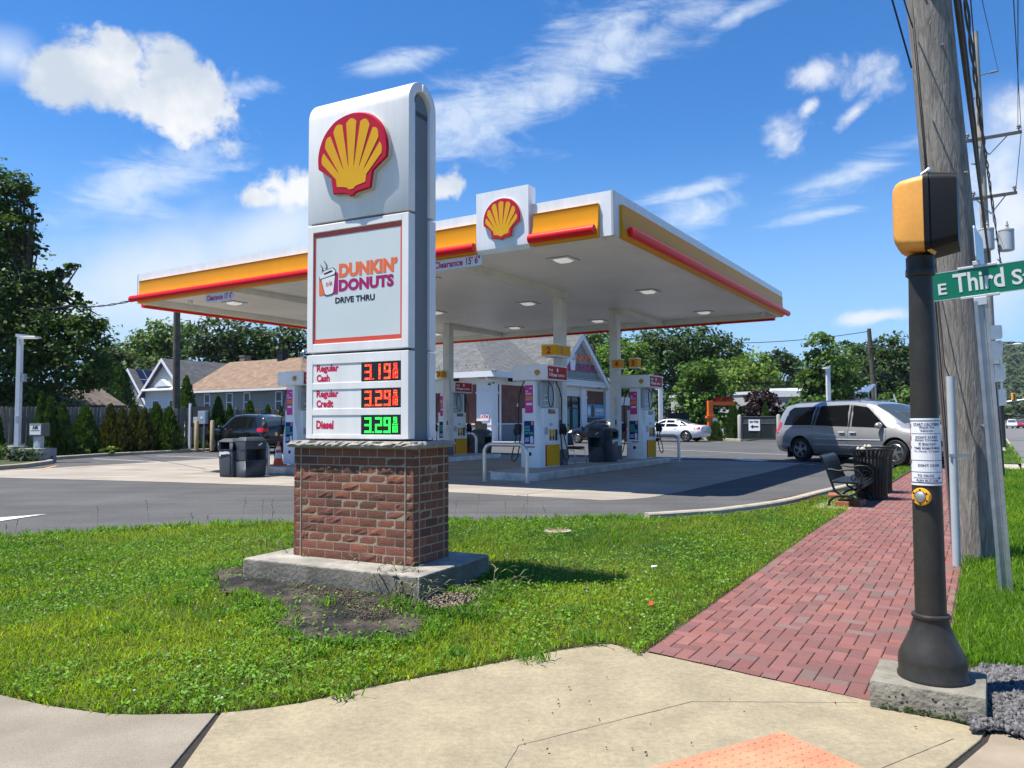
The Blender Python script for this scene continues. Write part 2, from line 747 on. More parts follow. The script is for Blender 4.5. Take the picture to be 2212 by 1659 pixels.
# ------------------------------------------------------------------ ground
m_asph = M('asphalt', (.092, .092, .093), .92, var=.16, vs=.55, bump=.3, bs=120, spec=.25, fine=.38, fs=55)
m_road = M('road_asphalt', (.145, .145, .148), .92, var=.12, vs=.9, bump=.25, bs=150, spec=.25)
m_apron = M('apron_concrete', (.305, .275, .235), .85, var=.13, vs=.8, bump=.12, bs=60, spec=.3, fine=.10, fs=30)
streaks(m_asph, .17, (.22, 1.9, 1), R(32))
streaks(m_apron, .16, (.25, 1.5, 1), R(32))
m_walk = M('walk_concrete', (.285, .244, .165), .88, var=.12, vs=3.1, bump=.3, bs=110, spec=.3, col2=(.335, .285, .188), fine=.17, fs=26)
m_walk2 = M('walk_concrete_grey', (.245, .215, .170), .88, var=.16, vs=1.8, bump=.3, bs=110, spec=.3, fine=.13, fs=62)
m_kerb = M('kerb_concrete', (.37, .335, .27), .88, var=.18, vs=4, bump=.3, bs=80)
m_pad = M('pad_concrete', (.30, .28, .24), .88, var=.32, vs=4, bump=.8, bs=30, fine=.2, fs=50)
m_white = M('white_paint_line', (.60, .60, .58), .7, var=.2, vs=9, bump=.1, bs=90)
m_yelline = M('yellow_paint_line', (.62, .33, .08), .75, var=.25, vs=6)
m_soil = M('soil', (.045, .075, .018), .95, var=.4, vs=7, bump=.6, bs=50, col2=(.075, .08, .035))
m_far = M('far_ground', (.075, .10, .045), .95, var=.3, vs=.05)
m_joint = M('joint_dark', (.055, .05, .045), .95)
m_joint2 = M('joint_faint', (.25, .225, .175), .95)

g = MB()
g.add([(-3000, -400, -.22), (3000, -400, -.22), (3000, 4000, -.22), (-3000, 4000, -.22)], [(0, 1, 2, 3)])
struct('ground', g, m_far)

# parking lot: flat near the street, rising gently towards the shop
LE = [gnd(u, v, .14) for u, v in [(-260, 1178), (0, 1156), (330, 1137), (630, 1125), (980, 1122), (1250, 1118), (1400, 1117)]]
KB = [on(u, v) for u, v in [(1464.6, 1116.1), (1558.3, 1109.8), (1630, 1100.5), (1683.3, 1092.6), (1725, 1084), (1761.4, 1073.9), (1789.6, 1066.1)]]
KEND = W(-3.25, 13.5)
near = [(-60, 14), (-30, 10.2)] + [(p.x, p.y - .12) for p in LE] + [(p.x + .05, p.y - .05) for p in KB]
near += [(W(-3.25, 5).x, W(-3.25, 5).y), (W(-3.25, 13.4).x, 22), (-60, 22)]
lot = MB()
lot.add([(x, y, .12) for x, y in near], [tuple(range(len(near)))])
yf = 130
lot.add([(-60, 22, .12), (W(-3.25, 9.6).x, 22, .12), (W(-3.25, 14).x, W(-3.25, 14).y, lotz(0, W(-3.25, 14).y)), (W(-6.6, 14).x, W(-6.6, 14).y, lotz(0, W(-6.6, 14).y)),
         (W(-6.6, 22).x, W(-6.6, 22).y, lotz(0, W(-6.6, 22).y)), (W(-3.0, 22).x, W(-3.0, 22).y, lotz(0, W(-3, 22).y)), (W(-3, 80).x, W(-3, 80).y, lotz(0, W(-3, 80).y)), (60, yf, lotz(0, yf)), (-60, yf, lotz(0, yf))],
        [(0, 1, 2, 3, 4, 5, 6, 7, 8)])
struct('parking_lot', lot, m_asph)

# concrete apron of the forecourt
ap = [on(u, v) for u, v in [(1304.6, 1081), (1345, 1079.5), (1380, 1077.2), (1404.2, 1075.0)]]
ap += [W(-.35, 2.5), W(-.4, 13.6)]
apt = [(p.x, p.y) for p in [on(0, 1032), on(345.6, 1041.1), on(637.5, 1050.5), on(970, 1063.5)] + ap]
apt += [(W(-.4, 14.6).x, W(-.4, 14.6).y), (W(20.6, 14.6).x, W(20.6, 14.6).y), (W(20.6, -1).x, W(20.6, -1).y), (W(22, -2.6).x, W(22, -2.6).y)]
g = MB()
cut = 22.0


def clip(poly, y, keep_above):
    out = []
    n = len(poly)
    for i in range(n):
        p, q = poly[i], poly[(i + 1) % n]
        ip = (p[1] >= y) == keep_above
        iq = (q[1] >= y) == keep_above
        if ip:
            out.append(p)
        if ip != iq:
            t = (y - p[1]) / (q[1] - p[1])
            out.append((p[0] + t * (q[0] - p[0]), y))
    return out


for ka in (False, True):
    pl = clip(apt, cut, ka)
    g.add([(x, y, lotz(x, y) + .005) for x, y in pl], [tuple(range(len(pl)))])
struct('concrete_apron', g, m_apron)

# joints sawn in the apron
g = MB()


def strip(mb, p, q, w, dz, n=6):
    p, q = Vector(p), Vector(q)
    d = (q - p); d.z = 0; d.normalize()
    s_ = Vector((-d.y, d.x, 0)) * w / 2
    vs = []
    for i in range(n + 1):
        c = p.lerp(q, i / n)
        for sg in (-1, 1):
            e = c + s_ * sg
            vs.append((e.x, e.y, lotz(e.x, e.y) + dz))
    mb.add(vs, [(2 * i, 2 * i + 2, 2 * i + 3, 2 * i + 1) for i in range(n)])


for a in (2.2, 6.3, 8.6, 14.2, 17.2):
    strip(g, W(a, -.25 - max(0, a - 6) * .16), W(a, 14.5), .025, .009, 12)
for b in (1.15, 5.0, 9.2):
    strip(g, W(-.35, b), W(20.4, b), .022, .009, 12)
struct('apron_joints', g, m_joint2)

# bright painted edge lines where the canopy shadow meets the sun, parking stripes, arrows
g = MB()
for (p, q, w) in [((203, 991.5), (350, 998.4), .11), ((339, 985.3), (469, 989), .11), ((1418, 971), (1702, 983), .10),
                  ((1416, 964), (1470, 965), .14), ((440, 975.5), (470, 976.5), .11), ((1735, 993), (1790, 996), .12), ((1700, 1001.5), (1760, 1004), .12)]:
    strip(g, on(*p), on(*q), w, .011)
for poly in [[(-60, 1141), (0, 1127), (101.6, 1111.5), (0, 1119.3), (-60, 1126)],
             [(1471, 987.6), (1528, 989.3), (1528, 990.8), (1475, 990.6)],
             [(1568, 990.6), (1600, 990.8), (1645, 993.6), (1664, 996.6), (1640, 997), (1600, 995.2)],
             [(1440, 991.5), (1470, 988.2), (1500, 989), (1445, 993)]]:
    pts = [on(u, v) for u, v in poly]
    g.add([(p.x, p.y, p.z + .011) for p in pts], [tuple(range(len(pts)))])
struct('painted_markings', g, m_white)
g = MB()
for (p, q) in [((8, 1017), (53, 1013)), ((84, 1016), (123, 1006.5)), ((148, 1012), (201, 1008))]:
    strip(g, on(*p), on(*q), .11, .013)
struct('yellow_markings', g, m_yelline)


def kerb(name, pts, h=.14, w=.16, m=m_kerb, zf=lotz, base=-.1):
    """kerb along pts with its face on that line"""
    mb = MB()
    n = len(pts)
    vs = []
    for i, p in enumerate(pts):
        d = (pts[min(i + 1, n - 1)] - pts[max(0, i - 1)])
        d.z = 0
        d.normalize()
        s_ = Vector((-d.y, d.x, 0))
        z = zf(p.x, p.y)
        a, b = p, p + s_ * w
        for (x, zz) in ((a, z + base), (a, z + h - .02), (a.lerp(b, .12), z + h), (b, z + h), (b, z + base)):
            vs.append((x.x, x.y, zz))
    fs = [(5 * i + j, 5 * i + 5 + j, 5 * i + 6 + j, 5 * i + 1 + j) for i in range(n - 1) for j in range(4)]
    fs += [(4, 3, 2, 1, 0), tuple(range(5 * n - 5, 5 * n))]
    mb.add(vs, fs)
    return struct(name, mb, m, rec=True)


kerb('kerb', list(reversed([p + Vector((.02, -.02, 0)) for p in LE[-1:]] + KB + [W(-3.27, 5.2), W(-3.27, 9), W(-3.27, 13.6)])), h=.075, w=-.15)
KL = [on(-150, 1028), on(0, 1015), on(60, 1010), on(112, 1002.5), on(116, 999.8), on(107, 994.6), on(230, 986), on(360, 979.5), on(456, 974.9), on(560, 970.5)]
kerb('kerb_planting', list(KL), h=.14, w=.18)
bed = KL + [W(29.5, 30), W(36, 30), W(36, -8), W(26, -8)]
g = MB()
g.add([(p.x, p.y, lotz(p.x, p.y) + .11) for p in bed], [tuple(range(len(bed)))])
struct('planting_bed', g, m_soil)

# road with its own kerb and verge on the right
g = MB()
r0 = [(W(-6.85, b), W(-20, b)) for b in (-40, -10, 40, 120, 400)]
g.add([(p.x, p.y, -.02 + (0 if p.y < 150 else .0)) for pr in r0 for p in pr], [(2 * i, 2 * i + 1, 2 * i + 3, 2 * i + 2) for i in range(4)])
struct('road', g, m_road)
g = MB()
for i in range(-2, 30):
    pass
for a in (-12.9, -13.15):
    p, q = W(a, -20, 0), W(a, 300, 0)
    d = E1 * .06
    g.add([(p.x - d.x, p.y - d.y, -.014), (p.x + d.x, p.y + d.y, -.014), (q.x + d.x, q.y + d.y, -.014), (q.x - d.x, q.y - d.y, -.014)], [(0, 3, 2, 1)])
struct('road_centre_line', g, m_yelline)
# dark tyre marks on the road, far right
g = MB()
for r_, cu, cv in ((2.6, 2215, 945), (3.2, 2210, 948), (2.2, 2225, 950)):
    c = gnd(cu, cv, -.02)
    n = 24
    vs = []
    for i in range(n + 1):
        t = R(100 + 190 * i / n)
        for k in (0, .22):
            vs.append((c.x + (r_ + k) * math.cos(t) * 1.0, c.y + (r_ + k) * math.sin(t) * 2.6, -.013))
    g.add(vs, [(2 * i, 2 * i + 1, 2 * i + 3, 2 * i + 2) for i in range(n)])
struct('tyre_marks', g, M('tyre_rubber_marks', (.075, .075, .078), .9, var=.3, vs=2))
kerb('road_kerb', [W(-6.85, b, 0) for b in (-7.5, 0, 12, 14, 22.5, 24, 60, 300)], h=.13, w=.17, zf=lambda x, y: -.02)
# crossing at the lot's exit beside the walkway
g = MB()
pts = [W(-3.3, 14.2), W(-6.6, 14.2), W(-6.6, 16.9), W(-3.3, 16.9)]
g.add([(p.x, p.y, lotz(p.x, p.y) + .012) for p in pts], [(0, 1, 2, 3)])
pts = [W(-6.4, 28), W(-5.0, 28), W(-5.0, 60), W(-6.4, 60)]
g.add([(p.x, p.y, .22) for p in pts], [(0, 1, 2, 3)])
struct('exit_walk', g, m_kerb)

# near sidewalk (the corner where the photographer stands)
SW = [gnd(u, v) for u, v in [(-420, 1432), (-200, 1467), (0, 1500), (100, 1523), (230, 1541), (300, 1543), (400, 1541.5), (467, 1540)]]
SW2 = [gnd(u, v) for u, v in [(478, 1539), (560, 1531), (650, 1518), (760, 1493), (880, 1468), (1000, 1446), (1080, 1430), (1200, 1406), (1290, 1392), (1322, 1391), (1372, 1403), (1480, 1426), (1650, 1464), (1790, 1494), (1893, 1516)]]
g = MB()
jn = gnd(366, 1661); jn2 = gnd(392, 1661)
dj = (jn - SW[-1]); je = SW[-1] + dj * 4
dj2 = (jn2 - SW2[0]); je2 = SW2[0] + dj2 * 4
A = [(p.x, p.y) for p in SW] + [(je.x, je.y), (-14, je.y), (-14, SW[0].y)]
g.slab(list(reversed(A)), -.14, .0)
struct('sidewalk', g, m_walk2, rec=True, bevel=.006)
rj = gnd(2040, 1659); rj0 = gnd(2118, 1597)
rje = rj0 + (rj - rj0) * 4
B = [(p.x, p.y) for p in SW2] + [(gnd(2130, 1577).x, gnd(2130, 1577).y), (rj0.x, rj0.y), (rje.x, rje.y), (je2.x, rje.y), (je2.x, je2.y)]
g = MB()
g.slab(list(reversed(B)), -.14, .0)
struct('sidewalk_ramp', g, m_walk, rec=True, bevel=.006)
C = [gnd(2140, 1583), gnd(2260, 1490), gnd(2700, 1500), gnd(2700, 1900), gnd(2060, 1665) + (rj - rj0) * 2, gnd(2064, 1659), gnd(2133, 1600)]
g = MB()
g.slab([(p.x, p.y) for p in reversed(C)], -.14, -.004)
struct('sidewalk_corner', g, M('walk_concrete_tan', (.29, .24, .175), .88, var=.15, vs=3, bump=.25, bs=120), rec=True, bevel=.006)
g = MB(); g.add([tuple(gnd(u, v, -.012)) for u, v in ((340, 1530), (2300, 1480), (2400, 1720), (300, 1720))], [(3, 2, 1, 0)])
struct('expansion_joint', g, M('joint_filler', (.028, .024, .02), .95, var=.3, vs=30))
# thin scored lines and a hairline crack in the ramp slab
g = MB()


def line0(mb, uvs, w, z=.0035, jit=.0):
    pts = [gnd(u, v, 0) for u, v in uvs]
    out = []
    for i in range(len(pts) - 1):
        n = 14
        for k in range(n + (i == len(pts) - 2)):
            out.append(pts[i].lerp(pts[i + 1], k / n) + Vector((rnd.uniform(-jit, jit), rnd.uniform(-jit, jit), 0)))
    vs = []
    for i, p in enumerate(out):
        d = out[min(i + 1, len(out) - 1)] - out[max(i - 1, 0)]
        s_ = Vector((-d.y, d.x, 0)).normalized() * w / 2 * rnd.uniform(.7, 1.2)
        vs += [(p.x - s_.x, p.y - s_.y, z), (p.x + s_.x, p.y + s_.y, z)]
    mb.add(vs, [(2 * i, 2 * i + 2, 2 * i + 3, 2 * i + 1) for i in range(len(out) - 1)])


line0(g, [(1091, 1659), (1120, 1610.4), (1495.5, 1515.6), (1852.8, 1518)], .006, jit=.002)
line0(g, [(1905, 1659), (2060, 1596)], .005, jit=.001)
struct('score_lines', g, m_joint2)

# tactile paving with domes
g = MB()
ap0 = gnd(1688.7, 1582.3)
u1 = (gnd(1411.7, 1659) - ap0).normalized()
u2 = Vector((-u1.y, u1.x, 0))
if u2.dot(gnd(1852.8, 1659) - ap0) < 0:
    u2 = -u2
q = [ap0, ap0 + u1 * 1.5, ap0 + u1 * 1.5 + u2 * .75, ap0 + u2 * .75]
g.slab([(p.x, p.y) for p in q], -.02, .006)
ni, nj = 30, 15
for i in range(ni):
    for j in range(nj):
        c = ap0 + u1 * (.035 + .05 * i) + u2 * (.035 + .05 * j)
        if c.y < 3.2:
            continue
        vs = []
        for rr, zz in ((.0135, .006), (.0115, .0092), (.007, .0108)):
            for k in range(8):
                t = k * math.pi / 4
                vs.append((c.x + rr * math.cos(t), c.y + rr * math.sin(t), zz))
        fs = [(8 * a + k, 8 * a + (k + 1) % 8, 8 * a + 8 + (k + 1) % 8, 8 * a + 8 + k) for a in range(2) for k in range(8)]
        fs.append(tuple(range(16, 24)))
        g.add(vs, fs)
struct('tactile_paving', g, M('tactile_orange', (.50, .225, .13), .75, var=.2, vs=5, fine=.15, fs=120, bump=.25, bs=90), rec=True)

# brick walkway: every paver is its own raised block in one sheet
g = MB()
g.add([tuple(W(a, b, basez(0, W(a, b, 0).y) - .012)) for b in [-12 + i for i in range(28)] for a in (-3.85, -5.65)],
      [(2 * i, 2 * i + 1, 2 * i + 3, 2 * i + 2) for i in range(27)])
struct('paver_bed', g, M('paver_sand', (.105, .066, .058), .95, var=.2, vs=20))
g = MB()
WP = .1
pal = [(.385, .195, .180), (.365, .180, .170), (.41, .215, .190), (.355, .190, .180), (.335, .195, .185), (.315, .24, .215), (.43, .20, .165), (.295, .225, .205)]
wts = [6, 6, 5, 5, 4, 1.6, 2.5, 1.4]
n0 = gnd(1372, 1404); n1 = gnd(1893, 1517)
nd = (n1 - n0).normalized()
nn = Vector((-nd.y, nd.x, 0))
for i in range(-2, 20):
    for j in range(-130, 160):
        mm = (i - j) % 4
        if mm == 0:
            w, h = 2, 1
        elif mm == 3:
            w, h = 1, 2
        else:
            continue
        a0 = -3.87 - i * WP; b0 = j * WP
        a1 = a0 - w * WP; b1 = b0 + h * WP
        a0c = min(a0, -3.87); a1c = max(a1, -5.63)
        if a0c - a1c < .03:
            continue
        ca, cb = (a0c + a1c) / 2, (b0 + b1) / 2
        c = W(ca, cb, 0)
        cs_ = [W(aa, bb, 0) for aa, bb in ((a0c, b0), (a1c, b0), (a1c, b1), (a0c, b1))]
        if b1 > 14.15 or max((q_ - n0).dot(nn) for q_ in cs_) < .01:
            continue
        edge_ = min((q_ - n0).dot(nn) for q_ in cs_) < .006
        if ca < -4.9 and c.y < 4.6:
            pass
        gp = .003
        bev = .006
        k0 = rnd.choices(pal, wts)[0]
        k = rnd.uniform(.84, 1.14)
        # a drift of colour along the path
        dr = .5 + .5 * math.sin(cb * .9 + ca * 1.3)
        g.col = tuple(x * k * f_ * (1 + .06 * dr) for x, f_ in zip(k0, (.56, .49, .475)))
        zt = rnd.uniform(-.0015, .0015)
        if edge_:
            po = []
            for t in range(4):
                p_, q_ = cs_[t], cs_[(t + 1) % 4]
                dp, dq = (p_ - n0).dot(nn) - .006, (q_ - n0).dot(nn) - .006
                if dp >= 0:
                    po.append(p_)
                if dp * dq < 0:
                    po.append(p_.lerp(q_, dp / (dp - dq)))
            if len(po) > 2:
                cm_ = sum(po, Vector()) / len(po)
                po = [p_ + (cm_ - p_).normalized() * .004 for p_ in po]
                g.add([(p_.x, p_.y, basez(p_.x, p_.y) + zt) for p_ in po], [tuple(range(len(po)))])
            continue
        ring = []
        for ins, dz in ((gp, -.012), (gp, -.004), (gp + bev, 0)):
            for (aa, bb) in ((a0c - ins, b0 + ins), (a1c + ins, b0 + ins), (a1c + ins, b1 - ins), (a0c - ins, b1 - ins)):
                p = W(aa, bb, 0)
                ring.append((p.x, p.y, basez(p.x, p.y) + dz + zt))
        g.add(ring, [(4 * r_ + t, 4 * r_ + (t + 1) % 4, 4 * r_ + 4 + (t + 1) % 4, 4 * r_ + 4 + t) for r_ in range(2) for t in range(4)] + [(8, 9, 10, 11)])
struct('brick_walkway', g, M('paver_clay', (1, 1, 1), .86, var=.10, vs=26, bump=.25, bs=220, attr=True, spec=.3), attr=True)


# ---- lawn
def lawnz(x, y):
    m = math.exp(-(((x + 1.5) / 1.9) ** 2 + ((y - 7.1) / 1.5) ** 2))
    return basez(x, y) + .10 * m + .012 * math.sin(x * 2.1 + y) * math.sin(y * 1.7 - x * .6) * sm(4.3, 6, y)


g = MB()
xs = np.arange(-22, 9.01, .25); ys = np.arange(2.0, 15.3, .25)
nx = len(xs)
g.v = [Vector((x, y, lawnz(x, y) - .03)) for y in ys for x in xs]
g.f = [[j * nx + i, j * nx + i + 1, (j + 1) * nx + i + 1, (j + 1) * nx + i] for j in range(len(ys) - 1) for i in range(nx - 1)]
# the verge beside the road, past the crossing too
g.m = [0] * len(g.f); g.c = [(1, 1, 1)] * len(g.f)
g.add([tuple(W(a, b, .03 + (.10 if b > 0 else 0))) for b in (-6.6, 0, 14) for a in (-5.66, -6.7)], [(0, 1, 3, 2), (2, 3, 5, 4)])
g.add([tuple(gnd(2040, 1440, .028)), tuple(gnd(2095, 1448, .028)), tuple(gnd(2400, 1452, .028)), tuple(gnd(2400, 1700, -.03)), tuple(gnd(2100, 1600, -.03)), tuple(gnd(2040, 1560, -.03))], [(5, 4, 1, 0), (4, 3, 2, 1)])
g.add([tuple(W(-5.66, -6.6, .03)), tuple(gnd(2040, 1440, .028)), tuple(gnd(2095, 1448, .028)), tuple(gnd(2400, 1452, .028)), tuple(W(-6.7, -6.6, .03))], [(0, 1, 2, 3, 4)])
g.add([tuple(W(a, b, .17)) for b in (17, 60) for a in (-3.4, -6.7)], [(0, 1, 3, 2)])
g.add([tuple(W(a, b, .15)) for b in (4.5, 13.8) for a in (-3.36, -3.9)], [(0, 1, 3, 2)])
struct('lawn_soil', g, m_soil)


def inpoly(px, py, poly):
    c = np.zeros(px.shape, bool)
    n = len(poly)
    for i in range(n):
        x0, y0 = poly[i]; x1, y1 = poly[i - 1]
        t = ((y0 > py) != (y1 > py))
        c ^= t & (px < (x1 - x0) * (py - y0) / ((y1 - y0) if y1 != y0 else 1e-9) + x0)
    return c


def toab(x, y):
    dx, dy = x - OX, y - OY
    return dx * E1.x + dy * E1.y, dx * E2.x + dy * E2.y


PATHL = [W(-3.86, b, 0) for b in (-8.2, -4, 0, 3.0, 4.0)]
LAWN = [(p.x, p.y) for p in SW + SW2[:10]] + [(p.x, p.y) for p in PATHL] + [(W(-3.4, 4.3).x, W(-3.4, 4.3).y)] + [(p.x + .03, p.y - .15) for p in reversed(KB)] + [(p.x, p.y - .02) for p in reversed(LE)] + [(-20, 9.6), (-20, 4.9)]
VERGE = [tuple(gnd(u, v, .03))[:2] for u, v in ((2041, 1440), (2098, 1440), (2130, 1443), (2212, 1450), (2400, 1450))] + [tuple(W(a, b, 0))[:2] for a, b in ((-6.8, -6.5), (-6.8, 14), (-5.66, 14))]
VERGE2 = [tuple(W(a, b, 0))[:2] for a, b in ((-3.4, 17), (-3.4, 40), (-6.8, 40), (-6.8, 17))]
NICHE = [tuple(W(a, b, 0))[:2] for a, b in ((-3.42, 6.0), (-3.42, 13.8), (-3.86, 13.8), (-3.86, 6.0))]
# bare patches: weed mat, mulch and the sign's footing
MATP = [(p.x, p.y) for p in [gnd(u, v, .08) for u, v in [(430, 1255), (470, 1232), (530, 1222), (575, 1225), (700, 1250), (800, 1262), (860, 1285), (950, 1290), (1035, 1290), (1050, 1262), (1062, 1245), (1078, 1245), (1074, 1290), (1035, 1318), (985, 1322), (935, 1345), (935, 1368), (870, 1378), (770, 1382), (640, 1376), (588, 1350), (596, 1322), (570, 1305), (480, 1290)]]]

# ------------------------------------------------------------------ grass
m_grass = M('grass_blades', (1, 1, 1), .55, var=.04, attr=True, transl=.5, spec=.25)


def vz(fn, x, y):
    return np.array([fn(a, b) for a, b in zip(x, y)])


def fbm(x, y, seed=0):
    r_ = np.zeros_like(x)
    rg = np.random.default_rng(seed)
    for k, amp in ((.55, 1), (1.1, .8), (2.3, .6), (4.7, .5), (9, .35)):
        for _ in range(3):
            a = rg.uniform(0, 6.28); ph = rg.uniform(0, 6.28)
            r_ += amp * np.sin((x * np.cos(a) + y * np.sin(a)) * k * 1.7 + ph)
    return r_ / 4.5


def blades(P, H, Wd, lean, col, seed):
    """bent three-triangle blades rooted at P"""
    rg = np.random.default_rng(seed)
    n = len(P)
    az = rg.uniform(0, 2 * np.pi, n)
    side = np.stack([np.cos(az), np.sin(az), np.zeros(n)], 1) * (Wd / 2)[:, None]
    la = rg.uniform(0, 2 * np.pi, n)
    ld = np.stack([np.cos(la), np.sin(la), np.zeros(n)], 1)
    up = np.array([0, 0, 1.0])
    l1 = lean * H * .35
    l2 = lean * H
    m1 = P + up * (H * .58)[:, None] + ld * l1[:, None]
    tip = P + up * (H * np.clip(1.02 - .35 * lean, .25, 1))[:, None] + ld * l2[:, None]
    V = np.stack([P - side, P + side, m1 - side * .8, m1 + side * .8, tip], 1).reshape(-1, 3)
    b = np.arange(n)[:, None] * 5
    T = np.concatenate([b + np.array([0, 1, 3]), b + np.array([0, 3, 2]), b + np.array([2, 3, 4])], 1).reshape(-1, 3)
    return V, T, np.repeat(col, 3, axis=0)


def scatter(poly, dens, seed, excl=()):
    rg = np.random.default_rng(seed)
    x0 = min(p[0] for p in poly); x1 = max(p[0] for p in poly)
    y0 = min(p[1] for p in poly); y1 = max(p[1] for p in poly)
    dmax = dens(np.array([max(y0, 3.0)]))[0]
    n = int((x1 - x0) * (y1 - y0) * dmax)
    x = rg.uniform(x0, x1, n); y = rg.uniform(y0, y1, n)
    k = rg.uniform(0, 1, n) < dens(y) / dmax
    x, y = x[k], y[k]
    # keep what the picture (with a margin) can see
    k = (np.abs(x) < .78 * y + 1.2)
    x, y = x[k], y[k]
    k = inpoly(x, y, poly)
    for e in excl:
        k &= ~inpoly(x, y, e)
    return x[k], y[k]


dens = lambda y: np.clip(5200 * (5.0 / np.maximum(y, 4)) ** 1.5, 380, 5200)
gx, gy = scatter(LAWN, dens, 1)
inm = inpoly(gx + fbm(gx * 3, gy * 3, 5) * .10, gy + fbm(gx * 3, gy * 3, 6) * .08, MATP)
k = ~inm
gx, gy = gx[k], gy[k]
gz_ = vz(lawnz, gx, gy) - .012
t1 = fbm(gx, gy, 2); t2 = fbm(gx * 2.4, gy * 2.4, 3)
n = len(gx)
# thin, worn turf right of the sign
dc = np.hypot((gx - .75) / 1.0, (gy - 8.1) / .9)
H = (.046 + .016 * t2 + rng.uniform(-.016, .028, n)) * np.where(dc < 1, .55 + .3 * dc, 1)
H = np.clip(H, .016, .2)
Wd = rng.uniform(.004, .0105, n) * (1 + .05 * np.maximum(0, gy - 6))
lean = rng.uniform(.15, 1.5, n)
base = np.stack([.158 + .085 * t1 + .045 * t2, .252 + .075 * t1 + .04 * t2, .020 + .006 * t1], 1)
base *= rng.uniform(.6, 1.35, n)[:, None]
dry = rng.uniform(0, 1, n) < .05 + .05 * (t2 > .5) + .12 * (dc < 1)
base[dry] = np.array([.24, .20, .10]) * rng.uniform(.6, 1.1, dry.sum())[:, None]
yel = rng.uniform(0, 1, n) < .16
base[yel] *= np.array([1.45, 1.15, .9])
base = np.clip(base, .01, .6)
V, T, C = blades(np.stack([gx, gy, gz_], 1), H, Wd, lean, base, 4)
parts_ = [(V, T, C)]
# tall ragged tufts: along the lot edge and round the footing
tx = []; ty = []; th = []
rg = np.random.default_rng(21)
for _ in range(260):
    t = rg.uniform(0, 1) * (len(LE) - 1)
    i = int(t)
    p = LE[i].lerp(LE[min(i + 1, len(LE) - 1)], t - i)
    cx_, cy_ = p.x + rg.normal(0, .06), p.y - abs(rg.normal(0, .12)) - .02
    k = rg.integers(5, 16)
    tx.append(rg.normal(cx_, .04, k)); ty.append(rg.normal(cy_, .03, k)); th.append(rg.uniform(.05, .13, k))
for (u, v, s_, k) in [(640, 1150, .25, 160), (560, 1215, .2, 130), (620, 1235, .22, 200), (540, 1310, .16, 130), (470, 1325, .16, 110), (575, 1330, .1, 80), (700, 1310, .09, 60),
                      (860, 1310, .14, 150), (900, 1322, .14, 150), (960, 1330, .16, 180), (1015, 1330, .18, 200), (1085, 1250, .16, 190), (1100, 1270, .14, 130), (1230, 1310, .1, 90),
                      (740, 1376, .09, 90), (690, 1395, .1, 80), (980, 1395, .12, 120), (1150, 1395, .12, 120), (1270, 1360, .12, 120), (770, 1250, .15, 40), (620, 1180, .2, 140), (590, 1165, .2, 120),
                      (1110, 1230, .2, 160), (420, 1270, .18, 130), (380, 1300, .2, 140), (360, 1250, .2, 140), (740, 1470, .10, 50), (260, 1350, .15, 140)]:
    q = gnd(u, v, .1)
    k = int(k * .62)
    tx.append(rg.normal(q.x, s_ * .5, k)); ty.append(rg.normal(q.y, s_ * .4, k)); th.append(rg.uniform(.035, .12, k))
for _ in range(330):
    t = rg.uniform(0, len(MATP))
    i = int(t); f_ = t - i
    p, q = MATP[i], MATP[(i + 1) % len(MATP)]
    k = rg.integers(6, 18)
    cx_, cy_ = p[0] + (q[0] - p[0]) * f_ + rg.normal(0, .07), p[1] + (q[1] - p[1]) * f_ + rg.normal(0, .05)
    tx.append(rg.normal(cx_, .035, k)); ty.append(rg.normal(cy_, .03, k)); th.append(rg.uniform(.03, .09, k))
tx = np.concatenate(tx); ty = np.concatenate(ty); th = np.concatenate(th)
n = len(tx)
cc = np.array([.12, .235, .03]) * rg.uniform(.65, 1.4, n)[:, None] * np.array([1, 1, 1])
V2 = blades(np.stack([tx, ty, vz(lawnz, tx, ty)], 1), th, rg.uniform(.008, .016, n), rg.uniform(.3, 1.2, n), cc, 8)
parts_.append(V2)


def verge_grass(poly, zf, k0, seed, h=.07):
    x, y = scatter(poly, lambda yy: np.clip(k0 * (5.0 / np.maximum(yy, 4)) ** 1.6, 60, k0), seed)
    n = len(x)
    z = vz(zf, x, y)
    t = fbm(x, y, seed)
    r_ = np.random.default_rng(seed)
    c = np.stack([.135 + .05 * t, .255 + .05 * t, .02 + .0 * t], 1) * r_.uniform(.55, 1.4, n)[:, None]
    return blades(np.stack([x, y, z], 1), h * r_.uniform(.6, 1.7, n), r_.uniform(.004, .009, n) * (1 + .08 * np.maximum(0, y - 6)), r_.uniform(.1, 1.1, n), c, seed + 1)


def vergez(x, y):
    a, b = toab(x, y)
    return .03 + .10 * sm(-9, 0, b)


parts_.append(verge_grass(VERGE, lambda x, y: vergez(x, y) - .01, 4200, 31, .085))
parts_.append(verge_grass(VERGE2, lambda x, y: .165, 2000, 32, .08))
parts_.append(verge_grass(NICHE, lambda x, y: .15, 3000, 33, .06))
off = 0
VV = []; TT = []; CC = []
for V, T, C in parts_:
    VV.append(V); TT.append(T + off); CC.append(C)
    off += len(V)
o = raw('grass', np.concatenate(VV), np.concatenate(TT), m_grass, np.concatenate(CC))
tag(o, 'green uneven lawn of grass and weeds around the tall sign', 'grass', kind='stuff')

